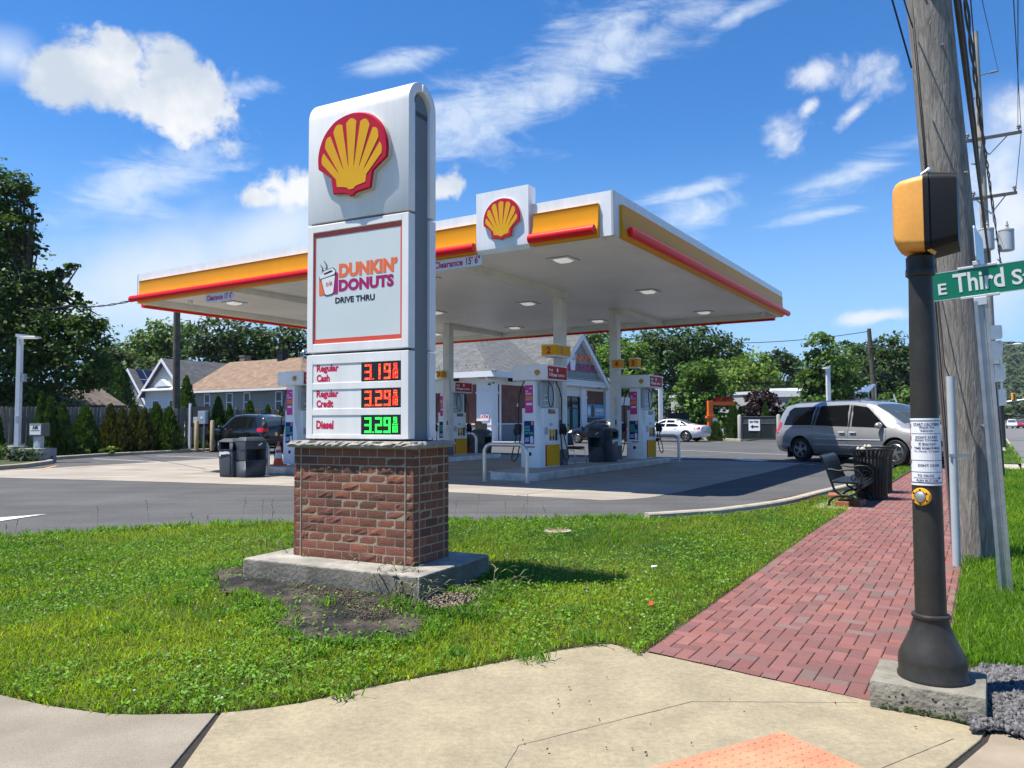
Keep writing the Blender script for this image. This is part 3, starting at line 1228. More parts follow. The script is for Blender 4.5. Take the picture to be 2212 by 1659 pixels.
# clover and broad-leaved weeds: small flat leaves, and white clover heads
m_leafw = M('weed_leaves', (1, 1, 1), .6, var=.04, attr=True, transl=.3, spec=.25)
cx_, cy_ = scatter(LAWN, lambda y: np.clip(1500 * (5.0 / np.maximum(y, 4)) ** 1.6, 40, 1500), 41)
inm = inpoly(cx_, cy_, MATP)
pt = fbm(cx_ * 1.6, cy_ * 1.6, 9)
kk = (pt > -.12) & (~inm | (rng.uniform(0, 1, len(cx_)) < .22))
cx_, cy_ = cx_[kk], cy_[kk]
n = len(cx_)
cz = vz(lawnz, cx_, cy_) + rng.uniform(.01, .055, n)


def leaflets(P, size, col, seed, tilt=.5):
    rg = np.random.default_rng(seed)
    n = len(P)
    nrm = np.stack([rg.normal(0, tilt, n), rg.normal(0, tilt, n), np.ones(n)], 1)
    nrm /= np.linalg.norm(nrm, axis=1)[:, None]
    a = rg.normal(0, 1, (n, 3))
    a -= nrm * (a * nrm).sum(1)[:, None]
    a /= np.linalg.norm(a, axis=1)[:, None]
    b = np.cross(nrm, a)
    s = size[:, None]
    V = np.stack([P - a * s, P + b * s * .62, P + a * s, P - b * s * .62], 1).reshape(-1, 3)
    return V, np.arange(4 * n).reshape(-1, 4), col


cc = np.array([.12, .25, .025]) * rng.uniform(.6, 1.5, n)[:, None]
L1 = leaflets(np.stack([cx_, cy_, cz], 1), rng.uniform(.008, .02, n), cc, 3)
o = raw('clover', L1[0], L1[1], m_leafw, L1[2])
tag(o, 'small clover leaves and broad-leaved weeds in the lawn', 'ground cover', kind='stuff')
fx, fy = scatter(LAWN, lambda y: np.clip(3.5 * (5.0 / np.maximum(y, 4)), .5, 3.5), 43)
g = MB()
for a, b in zip(fx, fy):
    if inpoly(np.array([a]), np.array([b]), MATP)[0]:
        continue
    r_ = rnd.uniform(.005, .009)
    g.ball((a, b, lawnz(a, b) + rnd.uniform(.04, .075)), (r_, r_, r_ * .85), 6, 4)
tag(g.build('clover_flowers', M('clover_white', (.62, .60, .54), .9)), 'tiny white clover flowers dotted over the lawn', 'flowers', kind='stuff')

# weed mat, mulch chips, gravel
g = MB()
st = .09
for ix in range(-52, 14):
    for iy in range(0, 30):
        x0, y0 = ix * st, 5.2 + iy * st
        if inpoly(np.array([x0 + st / 2]), np.array([y0 + st / 2]), MATP)[0]:
            q = []
            for (dx, dy) in ((0, 0), (st, 0), (st, st), (0, st)):
                xx, yy = x0 + dx, y0 + dy
                q.append((xx, yy, lawnz(xx, yy) + .004 + .012 * math.sin(xx * 7) * math.sin(yy * 9 + xx * 3) + .006 * math.sin(xx * 23 + yy * 17)))
            g.add(q, [(0, 1, 2, 3)])
struct('weed_mat', g, M('weed_mat_fabric', (.022, .022, .023), .9, var=.5, vs=2.6, bump=1.0, bs=16, col2=(.095, .077, .056), lo=.42, hi=.64, fine=.35, fs=40), rec=True, smooth=60)


def chips(poly, n, size, col, seed, zf, flat=.35):
    rg = np.random.default_rng(seed)
    x0 = min(p[0] for p in poly); x1 = max(p[0] for p in poly)
    y0 = min(p[1] for p in poly); y1 = max(p[1] for p in poly)
    x = rg.uniform(x0, x1, n); y = rg.uniform(y0, y1, n)
    k = inpoly(x, y, poly)
    x, y = x[k], y[k]
    n = len(x)
    z = vz(zf, x, y) + .004 + rg.uniform(0, .018, n)
    octa = np.array([[1, 0, 0], [-1, 0, 0], [0, 1, 0], [0, -1, 0], [0, 0, 1], [0, 0, -1]], float)
    sc = rg.uniform(size[0], size[1], (n, 1)) * np.stack([np.ones(n), rg.uniform(.4, .9, n), rg.uniform(flat * .6, flat * 1.3, n)], 1)
    v = octa[None] * sc[:, None, :] * rg.uniform(.7, 1.2, (n, 6, 1))
    a = rg.uniform(0, 6.28, n); ca, sa = np.cos(a)[:, None], np.sin(a)[:, None]
    ti = rg.normal(0, .35, n)[:, None]
    X = v[:, :, 0] * ca - v[:, :, 1] * sa
    Y = v[:, :, 0] * sa + v[:, :, 1] * ca
    Z = v[:, :, 2] + X * ti
    V = np.stack([X + x[:, None], Y + y[:, None], Z + z[:, None]], 2).reshape(-1, 3)
    f = np.array([[0, 2, 4], [2, 1, 4], [1, 3, 4], [3, 0, 4], [2, 0, 5], [1, 2, 5], [3, 1, 5], [0, 3, 5]])
    T = (np.arange(n)[:, None, None] * 6 + f[None]).reshape(-1, 3)
    C = np.repeat(np.array(col)[None] * rg.uniform(.45, 1.6, n)[:, None], 8, axis=0)
    return V, T, C


MUL = [tuple(gnd(u, v, .13))[:2] for u, v in [(640, 1240), (760, 1225), (880, 1275), (870, 1320), (790, 1330), (730, 1300), (640, 1275)]]
MUL2 = [tuple(gnd(u, v, .13))[:2] for u, v in [(915, 1285), (1035, 1262), (1045, 1282), (990, 1306), (930, 1312)]]
V, T, C = chips(MUL, 9000, (.004, .015), (.125, .098, .074), 5, lawnz, .3)
o = raw('mulch', V, T, M('mulch_chips', (1, 1, 1), .95, attr=True), C)
tag(o, 'grey brown mulch chips scattered on the weed mat below the sign', 'mulch', kind='stuff')
V, T, C = chips(MATP, 2600, (.003, .013), (.13, .10, .075), 15, lawnz, .3)
o = raw('mulch_scatter', V, T, MATS['mulch_chips'], C)
tag(o, 'thin scatter of bark and dry bits over the whole weed mat', 'mulch', kind='stuff')
V, T, C = chips(MUL2, 1300, (.006, .024), (.22, .165, .135), 6, lawnz, .6)
o = raw('rubble', V, T, M('rubble_stones', (1, 1, 1), .9, attr=True), C)
tag(o, 'pale stones and brick crumbs lying beside the right of the concrete footing', 'stones', kind='stuff')
GRV = [tuple(gnd(u, v, .03))[:2] for u, v in [(2098, 1462), (2125, 1445), (2205, 1452), (2320, 1450), (2400, 1600), (2290, 1600), (2212, 1588), (2150, 1570), (2098, 1575), (2085, 1500)]]
V, T, C = chips(GRV, 14000, (.006, .026), (.125, .122, .125), 7, lambda x, y: .012 + .03 * sm(3.9, 4.5, y), .75)
o = raw('gravel', V, T, M('gravel_stones', (1, 1, 1), .85, attr=True, var=.2, vs=60), C)
tag(o, 'loose grey gravel beside the concrete base of the crossing signal', 'gravel', kind='stuff')
# a few pebbles and crumbs on the pale slab
PEB = [tuple(gnd(u, v))[:2] for u, v in [(1300, 1420), (1800, 1520), (2090, 1580), (1950, 1640), (1300, 1650), (900, 1640)]]
V, T, C = chips(PEB, 34, (.004, .011), (.07, .06, .05), 8, lambda x, y: .002, .6)
o = raw('pebbles', V, T, MATS['mulch_chips'], C)
tag(o, 'dark crumbs and pebbles scattered on the pale concrete slab', 'pebbles', kind='stuff')
# trailing crabgrass stems round the footing
g = MB()
rg = random.Random(5)
for (u, v) in [(610, 1225), (660, 1240), (690, 1232), (760, 1240), (790, 1262), (845, 1290), (870, 1300), (905, 1310), (1010, 1320), (1060, 1280), (640, 1205), (560, 1215), (880, 1280), (830, 1285)]:
    for _ in range(5):
        p = gnd(u + rg.uniform(-12, 12), v + rg.uniform(-6, 6), .13)
        a = rg.uniform(0, 6.28); L_ = rg.uniform(.15, .42); h = rg.uniform(.08, .3)
        path = []
        for i in range(6):
            t = i / 5
            path.append((p.x + math.cos(a) * L_ * t, p.y + math.sin(a) * L_ * t * .7, lawnz(p.x, p.y) + h * math.sin(t * 2.6) * .9 + .01))
        g.tube(path, [.0035, .0035, .003, .003, .002, .001], 4)
        for i in range(1, 5):
            c = Vector(path[i]); b = a + rg.choice((-1, 1)) * rg.uniform(.4, 1.2)
            e = c + Vector((math.cos(b) * .11, math.sin(b) * .09, rg.uniform(.0, .05)))
            sdir = Vector((-math.sin(b), math.cos(b), 0)) * .007
            mid = c.lerp(e, .45) + Vector((0, 0, .02))
            g.add([c - sdir * .4, c + sdir * .4, mid + sdir, e, mid - sdir], [(0, 1, 2, 4), (4, 2, 3)])
# dry seed stalks along the lot edge
for _ in range(24):
    t = rg.uniform(0, .8) * (len(LE) - 1)
    i = int(t)
    p = LE[i].lerp(LE[i + 1], t - i)
    x, y = p.x, p.y - .05
    h = rg.uniform(.18, .42); dx = rg.uniform(-.04, .04)
    g.tube([(x, y, .1), (x + dx, y, .1 + h * .6), (x + dx * 2, y, .1 + h)], [.0022, .0018, .0012], 3)
    for k in range(4):
        zz = .1 + h * (.7 + .1 * k)
        g.ball((x + dx * (1.4 + .15 * k) + rg.uniform(-.012, .012), y, zz), (.006, .006, .011), 4, 3)
tag(g.build('weed_stems', M('weed_stems', (.13, .19, .05), .8, var=.5, vs=5, col2=(.22, .19, .11))), 'long crabgrass stems and dry seed stalks at the lawn edges', 'weeds', kind='stuff')

# ------------------------------------------------------------------ the tall price sign
m_wp = M('white_sign_panel', (.80, .785, .76), .4, var=.04, vs=2.2, bump=.015, bs=8, coat=.1)
m_wp2 = M('white_sign_face', (.70, .72, .73), .3, var=.03, vs=2.0, coat=.3)
m_grey = M('sign_core_grey', (.165, .18, .195), .5, var=.06, vs=3)
m_red = M('emblem_red', (.48, .010, .032), .4, var=.04, spec=.25)
m_yel = M('emblem_yellow', (.72, .37, .010), .4, var=.04, spec=.25)
m_edge = M('emblem_edge', (.55, .50, .40), .4, var=.08)
m_cav = M('shadow_gap', (.03, .03, .035), .8)

streaks(m_wp, .06, (7, 7, .5))


def pecten():
    """outline (unit half width) of the scallop emblem, and its rays"""
    right = [(.0, -.05), (.055, -.05), (.11, .0), (.18, .02), (.535, .06), (.60, .44), (.985, .70)]
    top = []
    ctrl = [(.985, .70), (1.0, .93), (.955, 1.18), (.84, 1.43), (.66, 1.63), (.42, 1.78), (.0, 1.86)]
    n = len(ctrl)
    for i in range(n - 1):
        p0 = ctrl[max(0, i - 1)]; p1 = ctrl[i]; p2 = ctrl[i + 1]; p3 = ctrl[i + 2] if i + 2 < n else (-p1[0], p1[1])
        for k in range(5):
            t = k / 5
            f = lambda a, b, c, d: .5 * ((2 * b) + (-a + c) * t + (2 * a - 5 * b + 4 * c - d) * t * t + (-a + 3 * b - 3 * c + d) * t ** 3)
            top.append((f(p0[0], p1[0], p2[0], p3[0]), f(p0[1], p1[1], p2[1], p3[1])))
    top.append((0, 1.86))
    half = right[:-1] + top
    return half + [(-x, z) for x, z in reversed(half[1:-1])]


PEC = pecten()


def inset(poly, d):
    n = len(poly)
    out = []
    for i in range(n):
        p0, p1, p2 = Vector(poly[i - 1]), Vector(poly[i]), Vector(poly[(i + 1) % n])
        e1, e2 = (p1 - p0).normalized(), (p2 - p1).normalized()
        n1, n2 = Vector((-e1.y, e1.x)), Vector((-e2.y, e2.x))
        b = (n1 + n2)
        b = b / max(.35, b.dot(n1))
        q = p1 + b * d
        out.append((q.x, q.y))
    return out


def rayhit(poly, o, a):
    d = (math.cos(a), math.sin(a))
    best = 0
    n = len(poly)
    for i in range(n):
        (x0, z0), (x1, z1) = poly[i], poly[(i + 1) % n]
        ex, ez = x1 - x0, z1 - z0
        den = d[0] * ez - d[1] * ex
        if abs(den) < 1e-9:
            continue
        t = ((x0 - o[0]) * ez - (z0 - o[1]) * ex) / den
        s_ = ((x0 - o[0]) * d[1] - (z0 - o[1]) * d[0]) / den
        if t > 0 and -1e-6 <= s_ <= 1 + 1e-6:
            best = max(best, t)
    return best


def emblem(parent, cx, cz, unit, y, depth, name='emblem'):
    """raised scallop emblem facing -y; its base sits at cz"""
    tr = lambda pl: [(cx + p[0] * unit, cz + p[1] * unit) for p in pl]
    g = MB()
    pl = tr(PEC)
    n = len(pl)
    mid = (cx, cz + .8 * unit)
    fr = [(p[0] + (mid[0] - p[0]) * .035, p[1] + (mid[1] - p[1]) * .035) for p in pl]
    vs = [(p[0], y, p[1]) for p in pl] + [(p[0], y - depth * .7, p[1]) for p in pl] + [(p[0], y - depth, p[1]) for p in fr]
    g.mi = 2
    g.add(vs, [(i, (i + 1) % n, (i + 1) % n + n, i + n) for i in range(n)])
    g.mi = 0
    g.add(vs, [(i + n, (i + 1) % n + n, (i + 1) % n + 2 * n, i + 2 * n) for i in range(n)] + [tuple(range(2 * n, 3 * n))])
    g.mi = 1
    yf = y - depth - .0022 * max(1, unit * 3)
    inn = inset(PEC, .145)
    hub = (0, .02)
    # base of the shell: below the fan
    rin = .62
    NR = 7
    a0, a1 = R(33.5), R(146.5)
    fan = [(rin * math.cos(R(56 + 68 * i / 12)), .02 + rin * math.sin(R(56 + 68 * i / 12))) for i in range(13)]
    base = [p for p in inn if p[1] < .64]
    lo_r = sorted([p for p in base if p[0] >= 0], key=lambda p: (p[1], p[0]))
    bl = [(0, .1), (.06, .1), (.12, .15), (.19, .17), (.40, .205), (.455, .52)]
    poly = bl + fan + [(-x, z) for x, z in reversed(bl[1:])]
    g.add([(cx + p[0] * unit, yf, cz + p[1] * unit) for p in poly], [tuple(range(len(poly)))])
    aa0, aa1 = R(40.0), R(140.0)
    for k in range(NR):
        s0 = aa0 + (aa1 - aa0) * k / NR
        s1 = aa0 + (aa1 - aa0) * (k + 1) / NR
        pts = []
        gi, go = R(.35), R(2.0)
        # the fan's outermost rays run along the shoulders
        e0 = s0 - (R(4.5) if k == 0 else 0)
        e1 = s1 + (R(4.5) if k == NR - 1 else 0)
        A0 = rayhit(inn, hub, e0 + go); A1 = rayhit(inn, hub, e1 - go); Am = rayhit(inn, hub, (e0 + e1) / 2)
        pts.append((rin * .88 * math.cos(s0 + gi), rin * .88 * math.sin(s0 + gi)))
        for t in range(7):
            a = e0 + go + (e1 - e0 - 2 * go) * t / 6
            rr = rayhit(inn, hub, a) * (.955 + .045 * math.sin(math.pi * t / 6))
            pts.append((rr * math.cos(a), rr * math.sin(a)))
        pts.append((rin * .88 * math.cos(s1 - gi), rin * .88 * math.sin(s1 - gi)))
        g.add([(cx + (hub[0] + p[0]) * unit, yf - .0004, cz + (hub[1] + p[1]) * unit) for p in pts], [tuple(range(len(pts)))])
    return g.build(name, [m_red, m_yel, m_edge], parent, rec=False)


SA = R(-27.5)
SG = Vector((-.883, 6.9, 0))
sign = thing('price_sign', 'tall white fuel price sign with red scallop emblem on a brick plinth in the lawn', 'sign', (SG.x, SG.y, .0), SA)
PW, PD, PB = 1.409, .585, .32
# footing slab
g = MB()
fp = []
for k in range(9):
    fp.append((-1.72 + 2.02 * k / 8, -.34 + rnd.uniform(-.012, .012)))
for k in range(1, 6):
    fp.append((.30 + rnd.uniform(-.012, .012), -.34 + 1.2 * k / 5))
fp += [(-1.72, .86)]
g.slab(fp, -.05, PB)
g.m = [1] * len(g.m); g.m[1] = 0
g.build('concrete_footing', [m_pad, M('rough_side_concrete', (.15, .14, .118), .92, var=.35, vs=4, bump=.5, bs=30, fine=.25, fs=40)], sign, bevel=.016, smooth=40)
g = MB()
g.box(.14, .23, -.352, -.335, .10, .26)
g.build('form_board', M('form_board_wood', (.19, .165, .12), .9, var=.3, vs=12), sign)
# brick plinth
CO = .0803
g = MB()
g.mi = 0
g.box(-PW + .0024, -.0024, .0024, PD - .0024, PB + .01, PB + 13 * CO)
bc = [(.215, .098, .072), (.255, .112, .082), (.19, .09, .072), (.29, .122, .086), (.165, .085, .07), (.235, .105, .085)]
rb = random.Random(3)


def course(face, k):
    """bricks along one face of the plinth, local axis t from its left end"""
    Lf = PW if face in (0, 2) else PD
    z0 = PB + k * CO + .004
    z1 = z0 + CO - .0108
    t = 0.0
    half = (k % 2 == 0)
    ret = .088
    segs = [(0, ret)]
    t = ret
    first = True
    while t < Lf - ret - .01:
        w = .2032 if not (first and half) else .1016
        first = False
        e = min(Lf - ret, t + w)
        if Lf - ret - e < .05:
            e = Lf - ret
        if rb.random() < .07 and e - t > .15:
            m_ = t + (e - t) * rb.choice((.33, .62))
            segs += [(t, m_), (m_, e)]
        else:
            segs.append((t, e))
        t = e
    segs.append((Lf - ret, Lf))
    for i, (a, b) in enumerate(segs):
        x0 = a + (.0046 if i else 0)
        x1 = b - (.0046 if i < len(segs) - 1 else 0)
        c = rb.choice(bc)
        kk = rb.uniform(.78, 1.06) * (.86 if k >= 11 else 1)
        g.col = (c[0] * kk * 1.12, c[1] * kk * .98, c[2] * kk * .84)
        pr = .009 + rb.uniform(0, .003)
        rough = rb.random() < .25
        nx_ = 5
        vs = []
        for iz in range(4):
            for ix in range(nx_):
                tx_ = x0 + (x1 - x0) * ix / (nx_ - 1)
                tz = z0 + (z1 - z0) * iz / 3
                edge = ix in (0, nx_ - 1) or iz in (0, 3)
                d = -pr * (.8 if edge else 1) - .002 - (rb.uniform(-.002, .006) if rough and not edge else 0)
                if edge:
                    tx_ += rb.uniform(-.0014, .0014); tz += rb.uniform(-.0012, .0012)
                vs.append((tx_, d, tz))
        nb = len(vs)
        fs = [(iz * nx_ + ix, iz * nx_ + ix + 1, (iz + 1) * nx_ + ix + 1, (iz + 1) * nx_ + ix) for iz in range(3) for ix in range(nx_ - 1)]
        ring = [ix for ix in range(nx_)] + [nx_ * iz + nx_ - 1 for iz in (1, 2)] + [3 * nx_ + ix for ix in range(nx_ - 1, -1, -1)] + [nx_ * iz for iz in (2, 1)]
        back = [(vs[i_][0], .013, vs[i_][2]) for i_ in ring]
        m_r = len(ring)
        fs += [(ring[i_], nb + i_, nb + (i_ + 1) % m_r, ring[(i_ + 1) % m_r]) for i_ in range(m_r)]
        vs = vs + back
        out = []
        for (tx_, d, tz) in vs:
            if face == 0:
                out.append((-PW + tx_, d + .012, tz))
            elif face == 1:
                out.append((-d - .012, tx_, tz))
            elif face == 2:
                out.append((-tx_, PD - d - .012, tz))
            else:
                out.append((-PW + d + .012, PD - tx_, tz))
        g.add(out, fs)


g.mi = 1
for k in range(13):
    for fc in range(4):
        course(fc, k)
g.mi = 0
g.col = (1, 1, 1)
for (x, y) in ((-PW + .09, .003), (-.09, .003)):
    g.box(x - .006, x + .006, y - .008, y + .02, PB - .01, PB + 13 * CO)
for y in (.09, PD - .09):
    g.box(-.02, .005, y - .006, y + .006, PB - .01, PB + 13 * CO)
m_mort = M('mortar', (.36, .30, .215), .9, var=.15, vs=25, bump=.3, bs=120)
m_brk = M('brick_clay', (1, 1, 1), .85, var=.22, vs=22, bump=.55, bs=95, attr=True, spec=.3)
g.build('brick_plinth', [m_mort, m_brk], sign, attr=True)
# rough stone cap
g = MB()
zc0, zc1 = PB + 13 * CO + .003, PB + 13 * CO + .064
bmq = []
NXc, NYc = 40, 16
x0, x1, y0, y1 = -PW - .045, .045, -.055, PD + .055
ring = [(x0 + (x1 - x0) * i / NXc, y0) for i in range(NXc)] + [(x1, y0 + (y1 - y0) * i / NYc) for i in range(NYc)] + [(x1 - (x1 - x0) * i / NXc, y1) for i in range(NXc)] + [(x0, y1 - (y1 - y0) * i / NYc) for i in range(NYc)]
vs = []
rows = [(zc0, .012), (zc0 + .015, .0), (zc0 + .03, -.004), (zc0 + .045, .004), (zc1, .014)]
cxm, cym = (x0 + x1) / 2, (y0 + y1) / 2
for zz, ins in rows:
    for (x, y) in ring:
        d = ins + (rb.uniform(-.011, .013) if zz not in (zc0,) else 0)
        dx = d if x < x0 + .01 else (-d if x > x1 - .01 else rb.uniform(-.006, .006))
        dy = d if y < y0 + .01 else (-d if y > y1 - .01 else 0)
        vs.append((x + dx, y + dy, zz + (rb.uniform(-.003, .003) if zc0 < zz < zc1 else 0)))
m_ = len(ring)
fs = [(r_ * m_ + i, r_ * m_ + (i + 1) % m_, (r_ + 1) * m_ + (i + 1) % m_, (r_ + 1) * m_ + i) for r_ in range(4) for i in range(m_)]
fs += [tuple(range(m_ - 1, -1, -1)), tuple(range(4 * m_, 5 * m_))]
g.add(vs, fs)
g.build('stone_cap', M('cap_stone', (.34, .315, .275), .9, var=.3, vs=9, bump=.6, bs=50), sign)

# cabinet
CL, CR_ = -1.309, -.094
F0, F1, B0, B1 = .05, .155, .40, .505
CMID = (F0 + B1) / 2
g = MB()
g.box(CL + .03, CR_ - .03, F1 - .02, B0 + .02, 1.435, 4.55)
arcpts = [(F1 - .03, 4.50)] + [(CMID - (CMID - F1 + .01) * math.cos(R(a)), 4.50 + .21 * math.sin(R(a))) for a in range(10, 171, 16)] + [(B0 + .03, 4.50)]
n = len(arcpts)
g.add([(CL + .03, y, z) for y, z in arcpts] + [(CR_ - .03, y, z) for y, z in arcpts],
      [tuple(range(n)), tuple(range(2 * n - 1, n - 1, -1))] + [(i, i + n, i + n + 1, i + 1) for i in range(n - 1)])
g.build('sign_core', m_grey, sign, rec=True, smooth=35)
g = MB()
g.box(CL + .02, CR_ - .02, F0 + .02, B1 - .02, zc1, 1.436)
g.build('sign_foot', m_cav, sign)


def cabinet_side(front):
    """emblem panel with a rounded shoulder, seen from the front or the back"""
    y0, y1 = (F0, F1) if front else (B1, B0)
    s_ = 1 if front else -1
    g = MB()
    z0, zt = 3.563, 4.83
    ro, ri = .225, .135
    prof = [(y0, z0), (y0, zt - ro)]
    cy_ = y0 + s_ * ro
    for a in range(0, 91, 9):
        prof.append((cy_ - s_ * ro * math.cos(R(a)) * 1.0, zt - ro + ro * math.sin(R(a))))
    ye = CMID - s_ * .008
    prof[-1] = (ye, zt)
    prof += [(ye, zt - .085)]
    for a in range(81, -1, -9):
        prof.append((cy_ - s_ * ri * math.cos(R(a)), zt - ro + ri * math.sin(R(a)) - .0))
    prof += [(y1, zt - ro), (y1, z0)]
    n = len(prof)
    g.add([(CL, y, z) for y, z in prof] + [(CR_, y, z) for y, z in prof], [tuple(range(n)), tuple(range(2 * n - 1, n - 1, -1))] + [(i, i + n, (i + 1) % n + n, (i + 1) % n) for i in range(n)])
    return g


for fr in (True, False):
    g = cabinet_side(fr)
    p = g.build('emblem_panel', m_wp, sign, rec=True, bevel=.008, smooth=40)
    if fr:
        emblem(p, (CL + CR_) / 2 - .005, 3.775, .425, F0, .075)
# middle advert panel: frame, recessed face, border, lettering
adp = None
for fr in (True, False):
    y0, y1 = (F0, F1) if fr else (B1, B0)
    g = MB()
    z0, z1 = 2.285, 3.54
    xl, xr = CL + .07, CR_ - .075
    zb, zt = z0 + .085, z1 - .07
    if fr:
        g.box(CL, xl, y0, y1, z0, z1); g.box(xr, CR_, y0, y1, z0, z1)
        g.box(xl, xr, y0, y1, z0, zb); g.box(xl, xr, y0, y1, zt, z1)
        g.box(xl, xr, y0 + .022, y1 - .002, zb, zt)
    else:
        g.box(CL, CR_, y1, y0, z0, z1)
    p = g.build('advert_panel', m_wp, sign, bevel=.006)
    if fr:
        adp = p
        m_ad = M('advert_face', (.60, .65, .645), .35, var=.03, vs=1.5, coat=.1)
        g = MB(); g.box(xl + .004, xr - .004, y0 + .016, y0 + .021, zb + .004, zt - .004)
        g.build('advert_face', m_ad, p)
        m_bd = M('advert_border', (.66, .085, .05), .4, var=.05)
        g = MB()
        yb = y0 + .0135
        g.box(xl + .004, xl + .026, yb, yb + .002, zb + .004, zt - .004)
        g.box(xr - .026, xr - .004, yb, yb + .002, zb + .004, zt - .004)
        g.box(xl + .026, xr - .026, yb, yb + .002, zb + .004, zb + .046)
        g.box(xl + .026, xr - .026, yb, yb + .002, zt - .046, zt - .004)
        g.build('border', m_bd, p)
        yl = y0 + .0145
        m_or = M('print_orange', (.80, .155, .045), .4)
        m_mg = M('print_magenta', (.36, .012, .12), .4)
        m_bk = M('print_black', (.02, .018, .025), .4)
        wx = xr - xl
        X = lambda t: xl + wx * t
        Zf = lambda t: zb + (zt - zb) * t
        g = MB(); g.text('DUNKIN\u2019', X(.295), Zf(.575), X(.945), Zf(.70), yl, bold=.055, space=1.02, d=.0006)
        g.build('orange_lettering', m_or, p)
        g = MB(); g.text('DONUTS', X(.295), Zf(.452), X(.905), Zf(.558), yl, bold=.055, space=1.02, d=.0006)
        g.build('magenta_lettering', m_mg, p)
        g = MB(); g.text('DRIVE THRU', X(.255), Zf(.350), X(.70), Zf(.403), yl, bold=.035, d=.0006)
        g.build('black_lettering', m_bk, p)
        # cup mark: orange and magenta tiles, white cup with lid, steam
        g = MB()
        g.mi = 0
        g.prism(rrect(X(.065), Zf(.435), X(.17), Zf(.60), .012), yl - .001, yl)
        g.mi = 1
        g.prism(rrect(X(.18), Zf(.435), X(.285), Zf(.625), .012), yl - .001, yl)
        cup = [(.155, .432), (.215, .440), (.232, .452), (.252, .600), (.090, .585), (.135, .445)]
        g.mi = 2
        g.prism([(X(a - .006 + .012 * (a > .17)), Zf(b - .008 + .016 * (b > .5))) for a, b in cup], yl - .002, yl - .0011)
        lid = [(.075, .580), (.245, .612), (.258, .640), (.225, .668), (.130, .650), (.070, .610)]
        g.prism([(X(a + .006 * (1 if a > .15 else -1)), Zf(b + .006 * (1 if b > .62 else -1))) for a, b in lid], yl - .0035, yl - .0025)
        g.mi = 3
        g.prism([(X(a), Zf(b)) for a, b in cup], yl - .0025, yl - .002)
        g.prism([(X(a), Zf(b)) for a, b in lid], yl - .0045, yl - .0035)
        g.mi = 2
        g.prism([(X(a), Zf(b)) for a, b in [(.120, .628), (.205, .650), (.232, .645), (.215, .633), (.130, .614)]], yl - .005, yl - .0045)
        for (sx, sz, s_) in ((.095, .655, 1), (.140, .672, 1.25)):
            pth = [(X(sx + .014 * s_ * math.sin(t * .9)), yl - .002, Zf(sz + .011 * t * s_)) for t in range(6)]
            g.tube(pth, .0035, 5)
        g.mi = 0
        g.text('D', X(.150), Zf(.515), X(.180), Zf(.545), yl - .0025, bold=.04)
        g.mi = 1
        g.text('D', X(.190), Zf(.520), X(.220), Zf(.550), yl - .0025, bold=.04)
        g.build('cup_mark', [m_or, m_mg, m_bk, M('print_white', (.75, .75, .74), .4)], p)
# price panel
m_led = M('led_board', (.018, .017, .016), .35, var=.2, vs=20)
led_r = emitmat('led_red', (1.0, .03, .02), 1.5)
led_o = emitmat('led_amber', (1.0, .13, .03), 1.3)
led_g = emitmat('led_green', (.03, 1.0, .09), 1.1)
m_txt = M('price_text_red', (.56, .015, .07), .4)
SEG = {'0': 'abcdef', '1': 'bc', '2': 'abged', '3': 'abgcd', '9': 'abcdfg'}


def digit(mb, ch, x0, z0, w, h, y, pitch, mi=(0, 1), thick=2):
    nx_ = max(3, round(w / pitch)); nz_ = max(5, round(h / pitch))
    on_ = set()
    mid = nz_ // 2
    for s_ in SEG[ch]:
        for t in range(thick):
            if s_ == 'a': on_ |= {(i, nz_ - 1 - t) for i in range(nx_)}
            if s_ == 'd': on_ |= {(i, t) for i in range(nx_)}
            if s_ == 'g': on_ |= {(i, mid + t - thick // 2) for i in range(nx_)}
            if s_ == 'f': on_ |= {(t, k) for k in range(mid, nz_)}
            if s_ == 'e': on_ |= {(t, k) for k in range(0, mid + 1)}
            if s_ == 'b': on_ |= {(nx_ - 1 - t, k) for k in range(mid, nz_)}
            if s_ == 'c': on_ |= {(nx_ - 1 - t, k) for k in range(0, mid + 1)}
    px, pz = w / nx_, h / nz_
    for (i, k) in on_:
        cx_, cz_ = x0 + (i + .5) * px, z0 + (k + .5) * pz
        mb.mi = mi[0] if rb.random() < .62 else mi[1]
        mb.box(cx_ - px * .40, cx_ + px * .40, y - .002, y, cz_ - pz * .40, cz_ + pz * .40)


